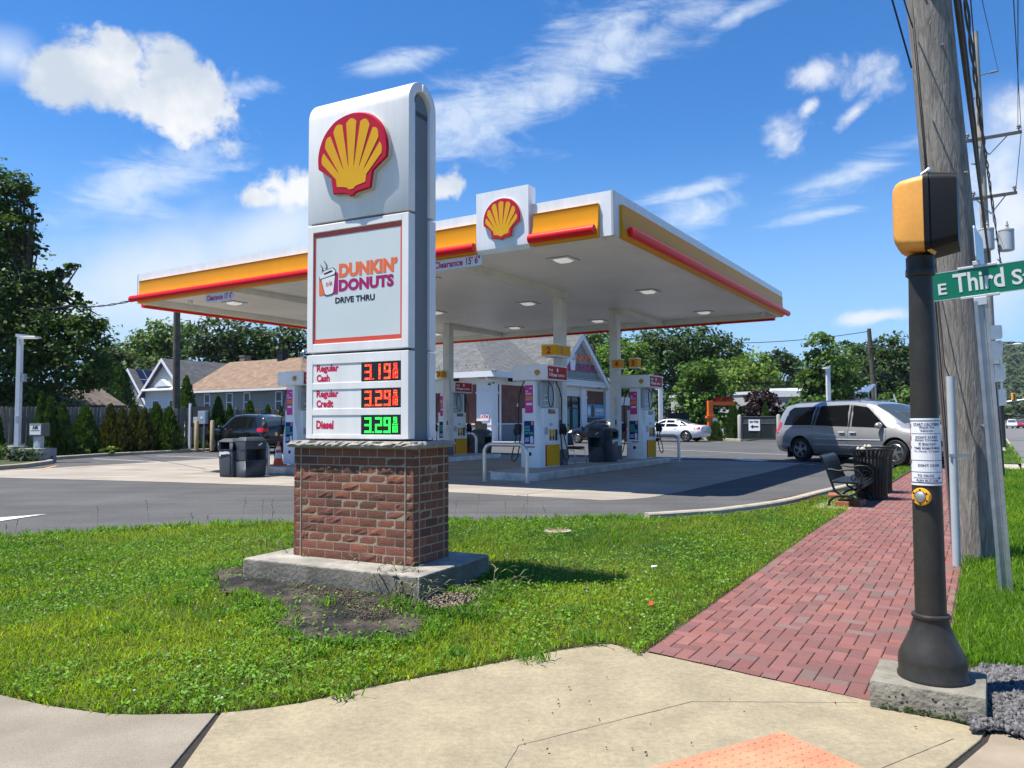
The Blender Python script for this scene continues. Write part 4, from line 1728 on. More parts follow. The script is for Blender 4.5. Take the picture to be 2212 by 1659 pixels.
for fr in (True, False):
    y0, y1 = (F0, F1) if fr else (B1, B0)
    z0, z1 = 1.45, 2.261
    g = MB()
    if not fr:
        g.box(CL, CR_, y1, y0, z0, z1)
        g.build('price_panel', m_wp, sign, bevel=.006)
        continue
    rows = [(1.987, 2.168), (1.738, 1.920), (1.489, 1.671)]
    xl, xd, xr = -1.2338, -.6345, -.1757
    g.box(CL, xl, y0, y1, z0, z1); g.box(xr, CR_, y0, y1, z0, z1)
    zs = [z0] + [z for r_ in reversed(rows) for z in r_] + [z1]
    for i in range(0, len(zs), 2):
        g.box(xl, xr, y0, y1, zs[i], zs[i + 1])
    for (a, b) in rows:
        g.box(xl, xr, y0 + .006, y1, a, b)
    p = g.build('price_panel', m_wp, sign, bevel=.004)
    txt = [('Regular', 'Cash'), ('Regular', 'Credit'), ('Diesel',)]
    prices = ['3199', '3299', '3299']
    for r_, (a, b) in enumerate(rows):
        g = MB()
        h = b - a
        if len(txt[r_]) == 2:
            g.text(txt[r_][0], xl + .05, a + h * .50, xl + .325, a + h * .98, y0 + .0055, bold=.05, d=.0006)
            g.text(txt[r_][1], xl + .05, a + h * .06, xl + (.215 if r_ == 0 else .262), a + h * .46, y0 + .0055, bold=.05, d=.0006)
        else:
            g.text(txt[r_][0], xl + .05, a + h * .28, xl + .265, a + h * .74, y0 + .0055, bold=.05, d=.0006)
        g.build('grade_lettering', m_txt, p)
        g = MB()
        g.mi = 0
        g.box(xd, xr - .002, y0 + .003, y0 + .0055, a + .001, b - .001)
        cols = (1, 2) if r_ < 2 else (3, 3)
        yl = y0 + .0025
        s_ = prices[r_]
        wd = xr - xd
        X = lambda t: xd + wd * t
        hz = h
        for ch, t0, t1 in ((s_[0], .09, .265), (s_[1], .36 if s_[1] != '1' else .42, .535 if s_[1] != '1' else .49), (s_[2], .575, .745)):
            digit(g, ch, X(t0), a + hz * .09, wd * (t1 - t0), hz * .80, yl, .0105, cols)
        g.mi = cols[0]
        g.box(X(.295), X(.325), yl - .002, yl, a + hz * .09, a + hz * .155)
        digit(g, '9', X(.81), a + hz * .60, wd * .095, hz * .30, yl, .0125, cols, 1)
        g.mi = cols[0]
        g.box(X(.79), X(.925), yl - .002, yl, a + hz * .515, a + hz * .55)
        g.box(X(.80), X(.825), yl - .002, yl, a + hz * .12, a + hz * .46)
        digit(g, '0', X(.845), a + hz * .12, wd * .075, hz * .34, yl, .0125, cols, 1)
        g.build('price_display', [m_led, led_r, led_o, led_g], p)

# ------------------------------------------------------------------ forecourt canopy
m_fas = M('fascia_white', (.78, .79, .80), .35, var=.03, vs=1.2, coat=.2)
streaks(m_fas, .07, (3.5, 3.5, .5))
m_sof = M('soffit_white', (.86, .85, .81), .36, var=.07, vs=.5)
m_beam = M('beam_white', (.80, .79, .75), .5, var=.08, vs=1.5)
m_yb = M('band_yellow', (.70, .30, .005), .42, var=.03, vs=1, spec=.18, coat=.05)
m_rb = M('bar_red', (.72, .005, .007), .4, var=.04, vs=2, spec=.25, coat=.08)
m_col = M('column_paint', (.74, .73, .70), .5, var=.08, vs=3)
m_boot = M('column_boot', (.105, .12, .14), .6, var=.1)
m_steel = M('brushed_steel', (.56, .56, .55), .32, metal=.9, var=.1, vs=7)
m_num = M('number_yellow', (.78, .36, .008), .5, var=.04, spec=.15)
m_numr = M('number_red', (.45, .012, .02), .4)
m_lens = M('lamp_lens', (.80, .80, .78), .25, var=.03, emit=((1, .98, .93), .22))
m_dk = M('dark_trim', (.035, .037, .04), .5, var=.1)

CZ0, CZ1, CS = 5.25, 6.14, 5.43
CLX, CLY = 15.8, 14.2
can = thing('canopy', 'large white forecourt canopy with yellow band and red light bars', 'canopy', (2.0, 14.86, 0), RZ)
# soffit of ribbed deck
g = MB()
g.box(-CLX + .06, -.06, .06, CLY - .06, CS, CS + .12)
nr = 52
for i in range(nr):
    x = -CLX + .1 + (CLX - .2) * i / nr
    g.box(x, x + .012, .07, CLY - .07, CS - .0025, CS)
g.build('soffit', m_sof, can)
g = MB()
g.box(-CLX + .07, -.07, .07, CLY - .07, CS + .13, CZ1 - .12)
g.build('roof_deck', m_beam, can)


def side(frame, L_, spans, bar_spans, name):
    """one side of the fascia: frame maps (t along, out, z) to canopy space"""
    def put(prof, t0, t1, nm, mat, smooth=None, n=1, gap=0):
        g = MB()
        k = len(prof)
        seg = max(1, round((t1 - t0) / 3.05))
        for q in range(seg):
            a = t0 + (t1 - t0) * q / seg + (gap if q else 0)
            b = t0 + (t1 - t0) * (q + 1) / seg
            vs = [frame(a, o, z) for o, z in prof] + [frame(b, o, z) for o, z in prof]
            g.add(vs, [tuple(range(k)), tuple(range(2 * k - 1, k - 1, -1))] + [(i, i + k, (i + 1) % k + k, (i + 1) % k) for i in range(k)])
        return g.build(nm, mat, can, rec=True, smooth=smooth)
    put([(0, CZ0), (0, CZ1), (-.05, CZ1), (-.05, CZ0)], 0, L_, 'fascia', m_fas, gap=.007)
    h = CZ0
    band = [(.03, CZ0 - .02), (.085, CZ0 + .0), (.125, CZ0 + .05), (.12, CZ0 + .12), (.085, CZ0 + .24), (.065, CZ0 + .38), (.06, CZ0 + .52), (.065, CZ0 + .63), (.075, CZ0 + .655), (.002, CZ0 + .655), (.002, CZ0 - .02)]
    for (a, b) in spans:
        put(band, a, b, 'yellow_band', m_yb, 50, gap=.004)
    dz_ = 0 if name in ('front', 'right') else -.10
    bar = [(.185 + .082 * math.cos(R(a)), CZ0 + dz_ + .115 + .095 * math.sin(R(a))) for a in range(0, 360, 24)]
    for (a, b) in bar_spans:
        put(bar, a, b, 'red_light_bar', m_rb, 50, gap=.012)


fr_front = lambda t, o, z: (-t, -o, z)
fr_right = lambda t, o, z: (o, t, z)
fr_left = lambda t, o, z: (-CLX - o, t, z)
fr_back = lambda t, o, z: (-t, CLY + o, z)
side(fr_front, CLX, [(.30, 1.80), (3.22, 15.6)], [(.33, 1.82), (3.2, 15.83)], 'front')
side(fr_right, CLY, [(.28, 13.98)], [(.40, 14.25)], 'right')
side(fr_left, CLY, [(.28, 13.9)], [(.3, 14.0)], 'left')
side(fr_back, CLX, [(.3, 15.5)], [(.3, 15.5)], 'back')
# gutter lip inside the right-hand edge, brown from run-off
g = MB()
g.box(-.16, -.055, .05, CLY - .05, CZ0 + .01, CZ0 + .10)
g.box(-CLX + .06, -.06, CLY - .17, CLY - .055, CZ0 + .0, CS - .001)
g.box(-CLX + .055, -CLX + .17, .05, CLY - .18, CZ0 + .0, CS - .001)
g.build('edge_gutter', m_beam, can)
# logo box over the front edge
g = MB()
xl, xr, zb, zt = -3.17, -1.86, 5.19, 6.53
prof = [(.02, zb), (-.05, zb + .012), (-.12, zb + .10), (-.13, zb + .2), (-.13, zt), (.16, zt), (.16, CZ1 + .02), (.02, CZ1 + .02)]
n = len(prof)
g.add([(xl, y, z) for y, z in prof] + [(xr, y, z) for y, z in prof], [tuple(range(n)), tuple(range(2 * n - 1, n - 1, -1))] + [(i, i + n, (i + 1) % n + n, (i + 1) % n) for i in range(n)])
lb = g.build('logo_box', m_fas, can, rec=True, smooth=30)
emblem(lb, (xl + xr) / 2 + .03, 5.46, .465, -.13, .075)
# lights
for a in (2.3, 6.4, 10.1, 14.1):
    for b in (2.2, 7.45, 12.6):
        g = MB()
        g.mi = 0
        for (x0, x1, y0, y1) in ((-.29, -.2, -.29, .29), (.2, .29, -.29, .29), (-.2, .2, -.29, -.2), (-.2, .2, .2, .29)):
            g.box(-a + x0, -a + x1, b + y0, b + y1, CS - .03, CS - .006)
        g.mi = 1
        g.box(-a - .298, -a + .298, b - .298, b + .298, CS - .010, CS - .004)
        f = g.build('ceiling_light', [m_fas, m_dk], can)
        g = MB()
        g.add([(-a - .2, b - .2, CS - .012), (-a + .2, b - .2, CS - .012), (-a + .2, b + .2, CS - .012), (-a - .2, b + .2, CS - .012),
               (-a - .12, b - .12, CS - .075), (-a + .12, b - .12, CS - .075), (-a + .12, b + .12, CS - .075), (-a - .12, b + .12, CS - .075)],
              [(0, 1, 5, 4), (1, 2, 6, 5), (2, 3, 7, 6), (3, 0, 4, 7), (7, 6, 5, 4)])
        g.build('lens', m_lens, f, rec=True)
# cameras / domes at the corners
for (x, y) in ((-.5, .55), (-8.2, CLY - .35), (-.6, CLY - .35), (-14.9, 1.2)):
    g = MB()
    g.lathe([(.001, CS - .14), (.05, CS - .125), (.075, CS - .08), (.08, CS - .03), (.08, CS)], 12, (x, y, 0))
    g.build('dome_camera', m_fas, can, smooth=50)
# beams and columns
for a in (4.5, 11.75):
    for (b0, b1) in ((.08, 6.35), (10.3, CLY - .2)):
        g = MB()
        g.box(-a - .14, -a + .14, b0, b1, CZ0 + .0, CS - .002)
        g.build('beam', m_beam, can)
    for b in (6.42, 10.35):
        a = {(4.5, 6.42): 4.68, (4.5, 10.35): 4.12}.get((a, b), a) if a < 8 else a
        g = MB()
        g.box(-a - .15, -a + .15, b - .15, b + .15, .3, CS - .003)
        c = g.build('column', m_col, can, bevel=.012)
        g = MB()
        g.box(-a - .157, -a + .157, b - .157, b + .157, .3, .80)
        g.build('boot', m_boot, c, bevel=.01)
        g = MB()
        g.box(-a + .02, -a + .125, b - .1535, b - .151, 1.25, 2.45)
        for k in range(7):
            pass
        g.build('notice_strip', M('notice_paper', (.60, .60, .58), .6, var=.25, vs=14), c)
        g = MB()
        g.box(-a + .04, -a + .10, b - .1555, b - .1538, 1.5, 1.66)
        g.build('access_sticker', M('sticker_blue', (.03, .08, .32), .5), c)


def hang_sign(label, a0, a1, zt, tilt):
    t = thing('clearance_sign', label, 'sign', tuple(W(0, 0, 0)[:2]) + (0,), RZ, 'clearance signs under the canopy edge')
    t.location = (2.0, 14.86, 0)
    w = a1 - a0
    g = MB()
    sh = Matrix.Rotation(tilt, 4, 'Y')
    t0 = Matrix.Translation((-(a0 + a1) / 2, -.06, zt - .1)) @ sh
    g.T = t0
    g.box(-w / 2, w / 2, -.006, .006, -.13, .10)
    g.build('board', M('clear_board', (.74, .74, .74), .5, var=.06), t)
    g = MB(); g.T = t0
    g.text('Clearance', -w / 2 + .04, -.085, w * .13, .07, -.0065, bold=.03)
    g.text('15\u2019 6"', w * .20, -.085, w / 2 - .04, .085, -.0065, bold=.03)
    g.build('lettering', m_txt, t)
    g = MB(); g.T = t0
    for x in (-w * .38, w * .38):
        g.bar((x, 0, .10), (x, 0, .125 + (CZ0 - zt)), .012)
    g.build('hanger', m_steel, t)


hang_sign('white clearance sign hanging under the near edge of the canopy, right of the tall sign', 3.08, 4.42, 5.22, R(0))
hang_sign('white clearance sign hanging under the left front edge of the canopy', 11.25, 12.42, 5.20, R(0))


def num_flag(label, x0, x1, y0, y1, z0, z1, faces, base):
    t = thing('pump_number_sign', label, 'number sign', (base.x, base.y, 0), RZ, 'yellow pump number signs on the columns')
    g = MB()
    g.box(x0, x1, y0, y1, z0, z1)
    g.build('box', m_num, t, bevel=.006)
    g = MB()
    e = .022
    for (a, b, c, d) in ((x0, x1, z0, z0 + e), (x0, x1, z1 - e, z1)):
        g.box(a - .004, b + .004, y0 - .004, y1 + .004, c - .004, d + .002)
    g.build('trim', m_fas, t)
    for (f, s_) in faces:
        g = MB()
        if f == 'front':
            cx = (x0 + x1) / 2
            g.text(s_, cx - .07, z0 + .07, cx + .07, z1 - .07, y0 - .001, bold=.05, keep=True)
        else:
            g.T = Matrix.Translation((x1 + .001, (y0 + y1) / 2, 0)) @ Matrix.Rotation(R(90), 4, 'Z')
            g.text(s_, -.2, z0 + .07, .0, z1 - .07, 0, bold=.05, keep=True)
        g.build('digit', m_numr, t)


B0_ = W(0, 0, 0)
num_flag('yellow sign with red numbers 2 and 1 on the near column', -4.66, -4.2, 5.37, 6.24, 3.42, 3.76, [('front', '2'), ('right', '1')], B0_)
num_flag('small yellow sign with number 4 on the left of the far column', -4.84, -4.53, 10.45, 10.75, 3.37, 3.70, [('front', '4')], B0_)
num_flag('small yellow sign with number 3 on the right of the far column', -4.24, -3.93, 10.45, 10.75, 3.37, 3.70, [('front', '3')], B0_)
num_flag('small yellow sign with number 7 just right of the tall price sign', -12.27, -11.97, 10.45, 10.75, 3.31, 3.60, [('front', '7')], B0_)

# ------------------------------------------------------------------ pump islands
m_isl = M('island_concrete', (.36, .35, .325), .8, var=.15, vs=2, bump=.2, bs=60)
m_islm = M('island_steel_edge', (.50, .51, .52), .38, metal=.75, var=.25, vs=3)


def island(label, a0, a1, b0, b1):
    c = W(0, 0, .0)
    t = thing('pump_island', label, 'pump island', (c.x, c.y, 0), RZ, 'raised islands under the canopy')
    ch = .22
    pl = [(-a1 + ch, b0), (-a0 - ch, b0), (-a0, b0 + ch), (-a0, b1 - ch), (-a0 - ch, b1), (-a1 + ch, b1), (-a1, b1 - ch), (-a1, b0 + ch)]
    g = MB(); g.slab(pl, .06, .325)
    g.build('kerb_edge', m_islm, t, bevel=.012)
    pi = [(x + (.05 if x < -(a0 + a1) / 2 else -.05), y + (.05 if y < (b0 + b1) / 2 else -.05)) for x, y in pl]
    g = MB(); g.slab(pi, .2, .331)
    g.build('island_top', m_isl, t)


island('long raised pump island nearest the right edge of the canopy', 3.75, 5.25, 3.35, 13.1)
island('raised pump island partly hidden behind the tall price sign', 10.85, 12.45, 2.3, 13.1)


def hoop(label, p, q, h=.93, r=.052):
    t = thing('hoop_bollard', label, 'bollard', p, 0, 'steel hoop bollards guarding the pumps')
    d = q - p
    L_ = Vector((d.x, d.y, 0)).length
    u = Vector((d.x, d.y, 0)).normalized()
    path = [Vector((0, 0, -.05)), Vector((0, 0, h - .22))]
    for a in range(10, 91, 16):
        path.append(u * (.22 - .22 * math.cos(R(a))) + Vector((0, 0, h - .22 + .22 * math.sin(R(a)))))
    for a in range(90, -1, -16):
        path.append(u * (L_ - .22 + .22 * math.cos(R(a))) + Vector((0, 0, h - .22 + .22 * math.sin(R(a)))))
    path += [u * L_ + Vector((0, 0, h - .22)), u * L_ + Vector((0, 0, -.05))]
    g = MB(); g.tube(path, r, 12)
    g.build('hoop', m_steel, t, smooth=60)
    g = MB()
    for c in (Vector((0, 0, 0)), u * L_):
        g.lathe([(r + .03, .002), (r + .03, .012), (r, .016)], 14, c)
    g.build('base_plate', m_islm, t, smooth=40)


hoop('steel hoop bollard in front of the nearest fuel pump', W(4.88, 2.85), W(3.64, 2.85))
hoop('steel hoop bollard at the far end of the right pump island', W(4.8, 13.4), W(3.62, 13.4))
hoop('steel hoop bollard beside the orange traffic cone', W(12.6, 1.9), W(11.74, 1.9))
hoop('steel hoop bollard beside the dark bins far behind the tall sign', W(13.5, 13.5), W(12.5, 13.5))

# ------------------------------------------------------------------ fuel pumps
m_pw = M('pump_white', (.87, .88, .89), .4, var=.04, vs=2)
m_pg = M('pump_grey', (.44, .46, .48), .45, var=.06)
m_blk = M('rubber_black', (.016, .016, .017), .5, var=.1)
m_scr = M('pump_screen', (.05, .06, .06), .15)
m_pr = M('panel_red', (.50, .008, .014), .5, spec=.15)
m_py = M('panel_yellow', (.76, .36, .006), .5, var=.04, spec=.15)
m_blue = M('poster_blue', (.015, .04, .24), .6, spec=.1)
m_pink = M('poster_pink', (.66, .07, .30), .6, spec=.1)
m_grn = M('poster_green', (.10, .55, .13), .45)
m_silv = M('nozzle_grey', (.35, .35, .36), .4, metal=.5)


def make_pump(label, loc):
    t = thing('fuel_pump', label, 'fuel pump', loc, RZ, 'white fuel pumps on the islands')
    hw, D = .305, 1.15
    prof = [(-hw, .0), (hw, .0), (hw, .66), (hw - .002, .82), (hw - .012, .95), (.26, 1.10), (.215, 1.23), (.185, 1.36), (.17, 1.5), (.165, 2.45)]
    prof = prof + [(-x, z) for x, z in reversed(prof[2:])]
    g = MB(); g.prism(prof, 0, D)
    g.build('body', m_pw, t, smooth=35, rec=True, bevel=.01)
    g = MB(); g.box(-.14, .14, .18, D - .1, 2.0, 2.46); g.box(-.17, .17, .3, D - .06, 1.4, 2.45)
    g.build('mast', m_pg, t)
    # topper: curved ends
    pl = []
    ex, y0, y1 = .56, -.16, 1.30
    for i in range(9):
        x = -ex + 2 * ex * i / 8
        pl.append((x, y0 + .13 * (x / ex) ** 2))
    for i in range(9):
        x = ex - 2 * ex * i / 8
        pl.append((x, y1 - .13 * (x / ex) ** 2))
    g = MB(); g.slab(pl, 2.43, 2.86)
    tp = g.build('topper', m_pw, t, bevel=.018, smooth=40)
    emblem(tp, .30, 2.56, .082, y0 + .03, .010)
    for s_ in (1, -1):
        g = MB()
        T_ = Matrix.Translation((s_ * (ex + .001), .57, 0)) @ Matrix.Rotation(R(90 * s_), 4, 'Z')
        g.T = T_
        g.box(-.55, .55, -.008, .002, 2.47, 2.82)
        sf = g.build('topper_face', m_pr, tp)
        g = MB(); g.T = T_
        g.text('Shell', -.50, 2.68, -.28, 2.75, -.0085, bold=.03)
        g.text('V-Power', -.50, 2.53, -.02, 2.64, -.0085, bold=.035, shear=.2)
        g.text('NiTRO+', .02, 2.54, .42, 2.61, -.0085, bold=.03, shear=.2)
        g.box(-.05, .03, -.012, -.0085, 2.67, 2.77)
        g.build('topper_lettering', m_fas, tp)
        # display module, price screens, keypad, grade buttons
        g = MB(); g.T = T_ = Matrix.Translation((s_ * hw, .57, 0)) @ Matrix.Rotation(R(90 * s_), 4, 'Z')
        g.prism([(-.36, .66), (.50, .66), (.50, 1.66), (-.36, 1.66)], -.012, .14)
        dm = g.build('display_module', m_pw, t, bevel=.02)
        g = MB(); g.T = T_
        g.box(-.12, .30, -.018, -.0125, 1.50, 1.63); g.box(-.05, .10, -.022, -.018, 1.53, 1.60)
        g.box(-.30, -.16, -.018, -.0125, 1.02, 1.09)
        g.build('price_screen', m_scr, dm)
        g = MB(); g.T = T_
        g.box(-.33, -.14, -.022, -.0125, .92, 1.12)
        g.box(-.05, .12, -.02, -.0125, 1.16, 1.24)
        g.build('keypad', m_pg, dm, bevel=.006)
        for k in range(3):
            g = MB(); g.T = T_
            g.box(-.06 + .17 * k, .07 + .17 * k, -.02, -.0125, .74, 1.06)
            bt = g.build('grade_panel', m_py if k < 2 else m_scr, dm, bevel=.004)
            g = MB(); g.T = T_
            g.ball((.005 + .17 * k, -.02, .82), (.05, .012, .06), 10, 6)
            g.build('grade_button', m_blk, dm, smooth=60)
        g = MB(); g.T = T_
        g.box(-.42, -.30, .02, .1, 1.72, 2.36)
        g.build('price_strip', m_pg, t)
        g = MB(); g.T = Matrix.Translation((s_ * .172, .57, 0)) @ Matrix.Rotation(R(90 * s_), 4, 'Z')
        g.box(-.40, .12, -.006, .0, 1.72, 2.04)
        pp = g.build('price_panel', m_fas, t)
        g = MB(); g.T = Matrix.Translation((s_ * .172, .57, 0)) @ Matrix.Rotation(R(90 * s_), 4, 'Z')
        g.text('319 359 369', -.38, 1.90, .10, 2.02, -.0065, bold=.02)
        g.text('329 369 379', -.38, 1.74, .10, 1.86, -.0065, bold=.02)
        g.build('price_digits', m_scr, pp)
        # lower door: red stripe and yellow panel, small emblem
        g = MB(); g.T = Matrix.Translation((s_ * hw, .57, 0)) @ Matrix.Rotation(R(90 * s_), 4, 'Z')
        g.box(-.20, .56, -.008, 0, .03, .63)
        g.build('yellow_door', m_py, t)
        g = MB(); g.T = Matrix.Translation((s_ * hw, .57, 0)) @ Matrix.Rotation(R(90 * s_), 4, 'Z')
        g.box(-.27, -.2005, -.0085, 0, .03, .63)
        g.build('red_stripe', m_pr, t)
        # hose and nozzle
        Tn = Matrix.Translation((s_ * hw, .57, 0)) @ Matrix.Rotation(R(90 * s_), 4, 'Z')
        g = MB(); g.T = Tn
        g.tube([(.42, .03, 2.43), (.44, -.08, 2.2), (.46, -.14, 1.9), (.52, -.10, 1.6), (.60, -.06, 1.3), (.64, -.05, 1.05)], .017, 7)
        g.tube([(.62, -.10, .93), (.70, -.12, .7), (.78, -.16, .42), (.74, -.2, .22), (.62, -.2, .16), (.50, -.17, .26), (.46, -.13, .55), (.45, -.10, .95)], .017, 7)
        g.build('hose', m_blk, t, smooth=60)
        g = MB(); g.T = Tn
        g.box(.52, .66, -.16, -.015, .92, 1.22)
        g.tube([(.58, -.16, 1.16), (.60, -.2, 1.02), (.61, -.16, .88)], [.035, .04, .025], 8)
        g.build('nozzle', m_blk, t, bevel=.012, smooth=60)
        g = MB(); g.T = Tn
        lp = [(-.05 + .15 * math.sin(R(a)), -.04 - .03 * math.sin(R(a / 2)), 2.02 + .33 * math.cos(R(a))) for a in range(0, 341, 20)]
        g.tube([(.0, .08, 2.43)] + lp, .014, 6)
        g.build('loop_hose', m_blk, t, smooth=60)
    # posters on the end that faces the street
    for yy, s_ in ((0, -1),):
        g = MB()
        g.box(-.20, .12, -.006, 0, .66, 1.30)
        po = g.build('blue_poster', m_blue, t)
        g = MB()
        for k, w_ in enumerate(('SAVE', 'MORE', 'ON FUEL')):
            g.text(w_, -.17, 1.10 - .085 * k, -.17 + (.15, .16, .27)[k], 1.165 - .085 * k, -.0065, bold=.045)
        g.build('poster_lettering', m_grn, po)
        g = MB()
        for k in range(4):
            g.box(-.17, -.05 + .02 * (k % 2), -.0075, -.0062, .72 + .032 * k, .735 + .032 * k)
        g.prism(rrect(.0, .68, .08, .88, .01), -.0075, -.0062)
        g.tube([(.08, -.007, .82), (.105, -.007, .80), (.105, -.007, .70), (.085, -.007, .72)], .006, 5)
        g.build('poster_print', m_fas, po)
        g = MB()
        g.box(.03, .10, -.0078, -.0062, 1.18, 1.29)
        g.build('poster_badge', m_py, po)
        g = MB()
        g.box(-.12, .14, -.006, 0, .555, .60)
        g.build('price_strip_label', M('label_redwhite', (.45, .25, .25), .5, var=.7, vs=40), t)
        g = MB()
        g.lathe([(.055, 0), (.055, .004)], 18)
        for q in range(len(g.v)):
            v_ = g.v[q]; g.v[q] = Vector((v_.x - .02, -.001 - v_.z, v_.y + .38))
        g.build('round_sticker', M('sticker_navy', (.02, .03, .07), .5), t, rec=True)
        g = MB(); g.box(-.165, .09, -.007, 0, 1.52, 2.30)
        pk = g.build('pink_poster', m_pink, t)
        g = MB()
        for k, (a, b) in enumerate(((2.10, 2.15), (2.03, 2.08))):
            g.text(('SIP', 'SUMMERY')[k], -.14, a, (-.06, .06)[k], b, -.0075, bold=.03)
        g.box(-.12, .06, -.0082, -.0072, 1.74, 1.80)
        g.box(-.02, .07, -.0082, -.0072, 2.20, 2.22)
        g.build('poster_lettering', m_fas, pk)
        g = MB()
        for k in range(2):
            g.box(-.14, .07, -.0082, -.0072, 1.88 + .06 * k, 1.92 + .06 * k)
        g.build('poster_stripe', m_py, pk)
    return t


p0 = W(4.98, 5.28); 
pump = make_pump('white fuel pump with blue and pink posters behind the near hoop bollard', (p0.x, p0.y, .331))
for lab, (a, b) in (('white fuel pump behind the far column, near the white sedan', (4.45, 11.4)),
                    ('white fuel pump left of the tall price sign, half hidden by it', (12.45, 3.35)),
                    ('white fuel pump seen just right of the tall price sign', (12.25, 10.9))):
    c = copy_tree(pump)
    q = W(a, b)
    relabel(c, lab, (q.x, q.y, .331))

# ------------------------------------------------------------------ bins, cone, chair
m_bin = M('bin_plastic', (.048, .058, .072), .5, var=.12, vs=3)
m_bag = M('bag_film', (.55, .56, .57), .35, var=.15, vs=18)


def make_bin(label, loc, rz, w=.6, d=.58, h=1.06):
    t = thing('waste_bin', label, 'bin', loc, rz, 'dark plastic forecourt bins')
    g = MB()
    b = .03
    vs = [(-w / 2 + b, b, 0), (w / 2 - b, b, 0), (w / 2 - b, d - b, 0), (-w / 2 + b, d - b, 0), (-w / 2, 0, h * .70), (w / 2, 0, h * .70), (w / 2, d, h * .70), (-w / 2, d, h * .70)]
    g.add(vs, [(0, 3, 2, 1), (4, 5, 6, 7), (0, 1, 5, 4), (1, 2, 6, 5), (2, 3, 7, 6), (3, 0, 4, 7)])
    g.build('body', m_bin, t, bevel=.025, smooth=40)
    g = MB()
    z0, z1, z2 = h * .705, h * .92, h
    hw = w / 2 + .012
    yf, yb = -.012, d + .012
    # hood with a real opening in front
    ox0, ox1, oz0, oz1 = -w * .32, w * .32, z0 + .015, z1 - .02
    g.box(-hw, ox0, yf, yf + .03, z0, z1); g.box(ox1, hw, yf, yf + .03, z0, z1)
    g.box(ox0, ox1, yf, yf + .03, oz1, z1); g.box(ox0, ox1, yf, yf + .03, z0, oz0)
    g.box(-hw, -hw + .03, yf + .03, yb, z0, z1); g.box(hw - .03, hw, yf + .03, yb, z0, z1)
    g.box(-hw + .03, hw - .03, yb - .03, yb, z0, z1)
    g.add([(-hw, yf, z1), (hw, yf, z1), (hw, yb, z1), (-hw, yb, z1), (-hw + .12, yf + .1, z2), (hw - .12, yf + .1, z2), (hw - .12, yb - .1, z2), (-hw + .12, yb - .1, z2)],
          [(4, 5, 6, 7), (0, 1, 5, 4), (1, 2, 6, 5), (2, 3, 7, 6), (3, 0, 4, 7), (0, 3, 2, 1)])
    g.build('hood', m_bin, t, bevel=.012, smooth=40)
    g = MB(); g.box(-w / 2 + .05, w / 2 - .05, .04, d - .04, h * .71, h * .72)
    g.build('opening_floor', m_cav, t)
    g = MB()
    g.box(-w * .36, w * .36, -.012, .02, .06, h * .60)
    g.build('door', m_bin, t, bevel=.015, smooth=40)
    g = MB()
    n = 9
    top = [(-w * .36 + w * .72 * i / (n - 1), -.02 - rnd.uniform(0, .02), h * .66 + rnd.uniform(-.012, .012)) for i in range(n)]
    bot = [(p[0], p[1] - .006, h * .62 - rnd.uniform(.0, .05) - (.05 if i < 2 else 0)) for i, p in enumerate(top)]
    g.add(top + bot, [(i, i + n, i + n + 1, i + 1) for i in range(n - 1)])
    g.build('bag_edge', m_bag, t, smooth=60)
    return t


def make_service(label, loc, rz, w=.42, d=1.0, h=1.10):
    t = thing('service_unit', label, 'service unit', loc, rz, 'dark windscreen service units with towel slots')
    g = MB()
    b = .025
    zt = h * .90
    # open bay in the right-hand side
    bz0, bz1 = h * .42, h * .70
    g.add([(-w / 2 + b, b, 0), (w / 2 - b, b, 0), (w / 2 - b, d - b, 0), (-w / 2 + b, d - b, 0), (-w / 2, 0, bz0), (w / 2, 0, bz0), (w / 2, d, bz0), (-w / 2, d, bz0)],
          [(0, 3, 2, 1), (4, 5, 6, 7), (0, 1, 5, 4), (1, 2, 6, 5), (2, 3, 7, 6), (3, 0, 4, 7)])
    g.box(-w / 2, -w / 2 + .05, 0, d, bz0, bz1); g.box(-w / 2 + .05, w / 2, 0, .05, bz0, bz1); g.box(-w / 2 + .05, w / 2, d - .05, d, bz0, bz1)
    g.box(-w / 2, w / 2, 0, d, bz1, zt)
    g.build('body', m_bin, t, bevel=.02, smooth=40)
    g = MB()
    hw = w / 2 + .012
    yf, yb = -.012, d + .012
    g.add([(-hw, yf, zt), (hw, yf, zt), (hw, yb, zt), (-hw, yb, zt), (-hw + .09, yf + .09, h), (hw - .09, yf + .09, h), (hw - .09, yb - .09, h), (-hw + .09, yb - .09, h)],
          [(4, 5, 6, 7), (0, 1, 5, 4), (1, 2, 6, 5), (2, 3, 7, 6), (3, 0, 4, 7), (0, 3, 2, 1)])
    g.build('lid', m_bin, t, bevel=.015, smooth=40)
    g = MB()
    g.add([(w / 2 + .004, d * .58, h * .80), (w / 2 + .03, d * .62, h * .78), (w / 2 + .02, d * .78, h * .84), (w / 2 + .004, d * .74, h * .86)], [(0, 1, 2, 3)])
    g.build('paper_towel', m_fas, t)
    return t


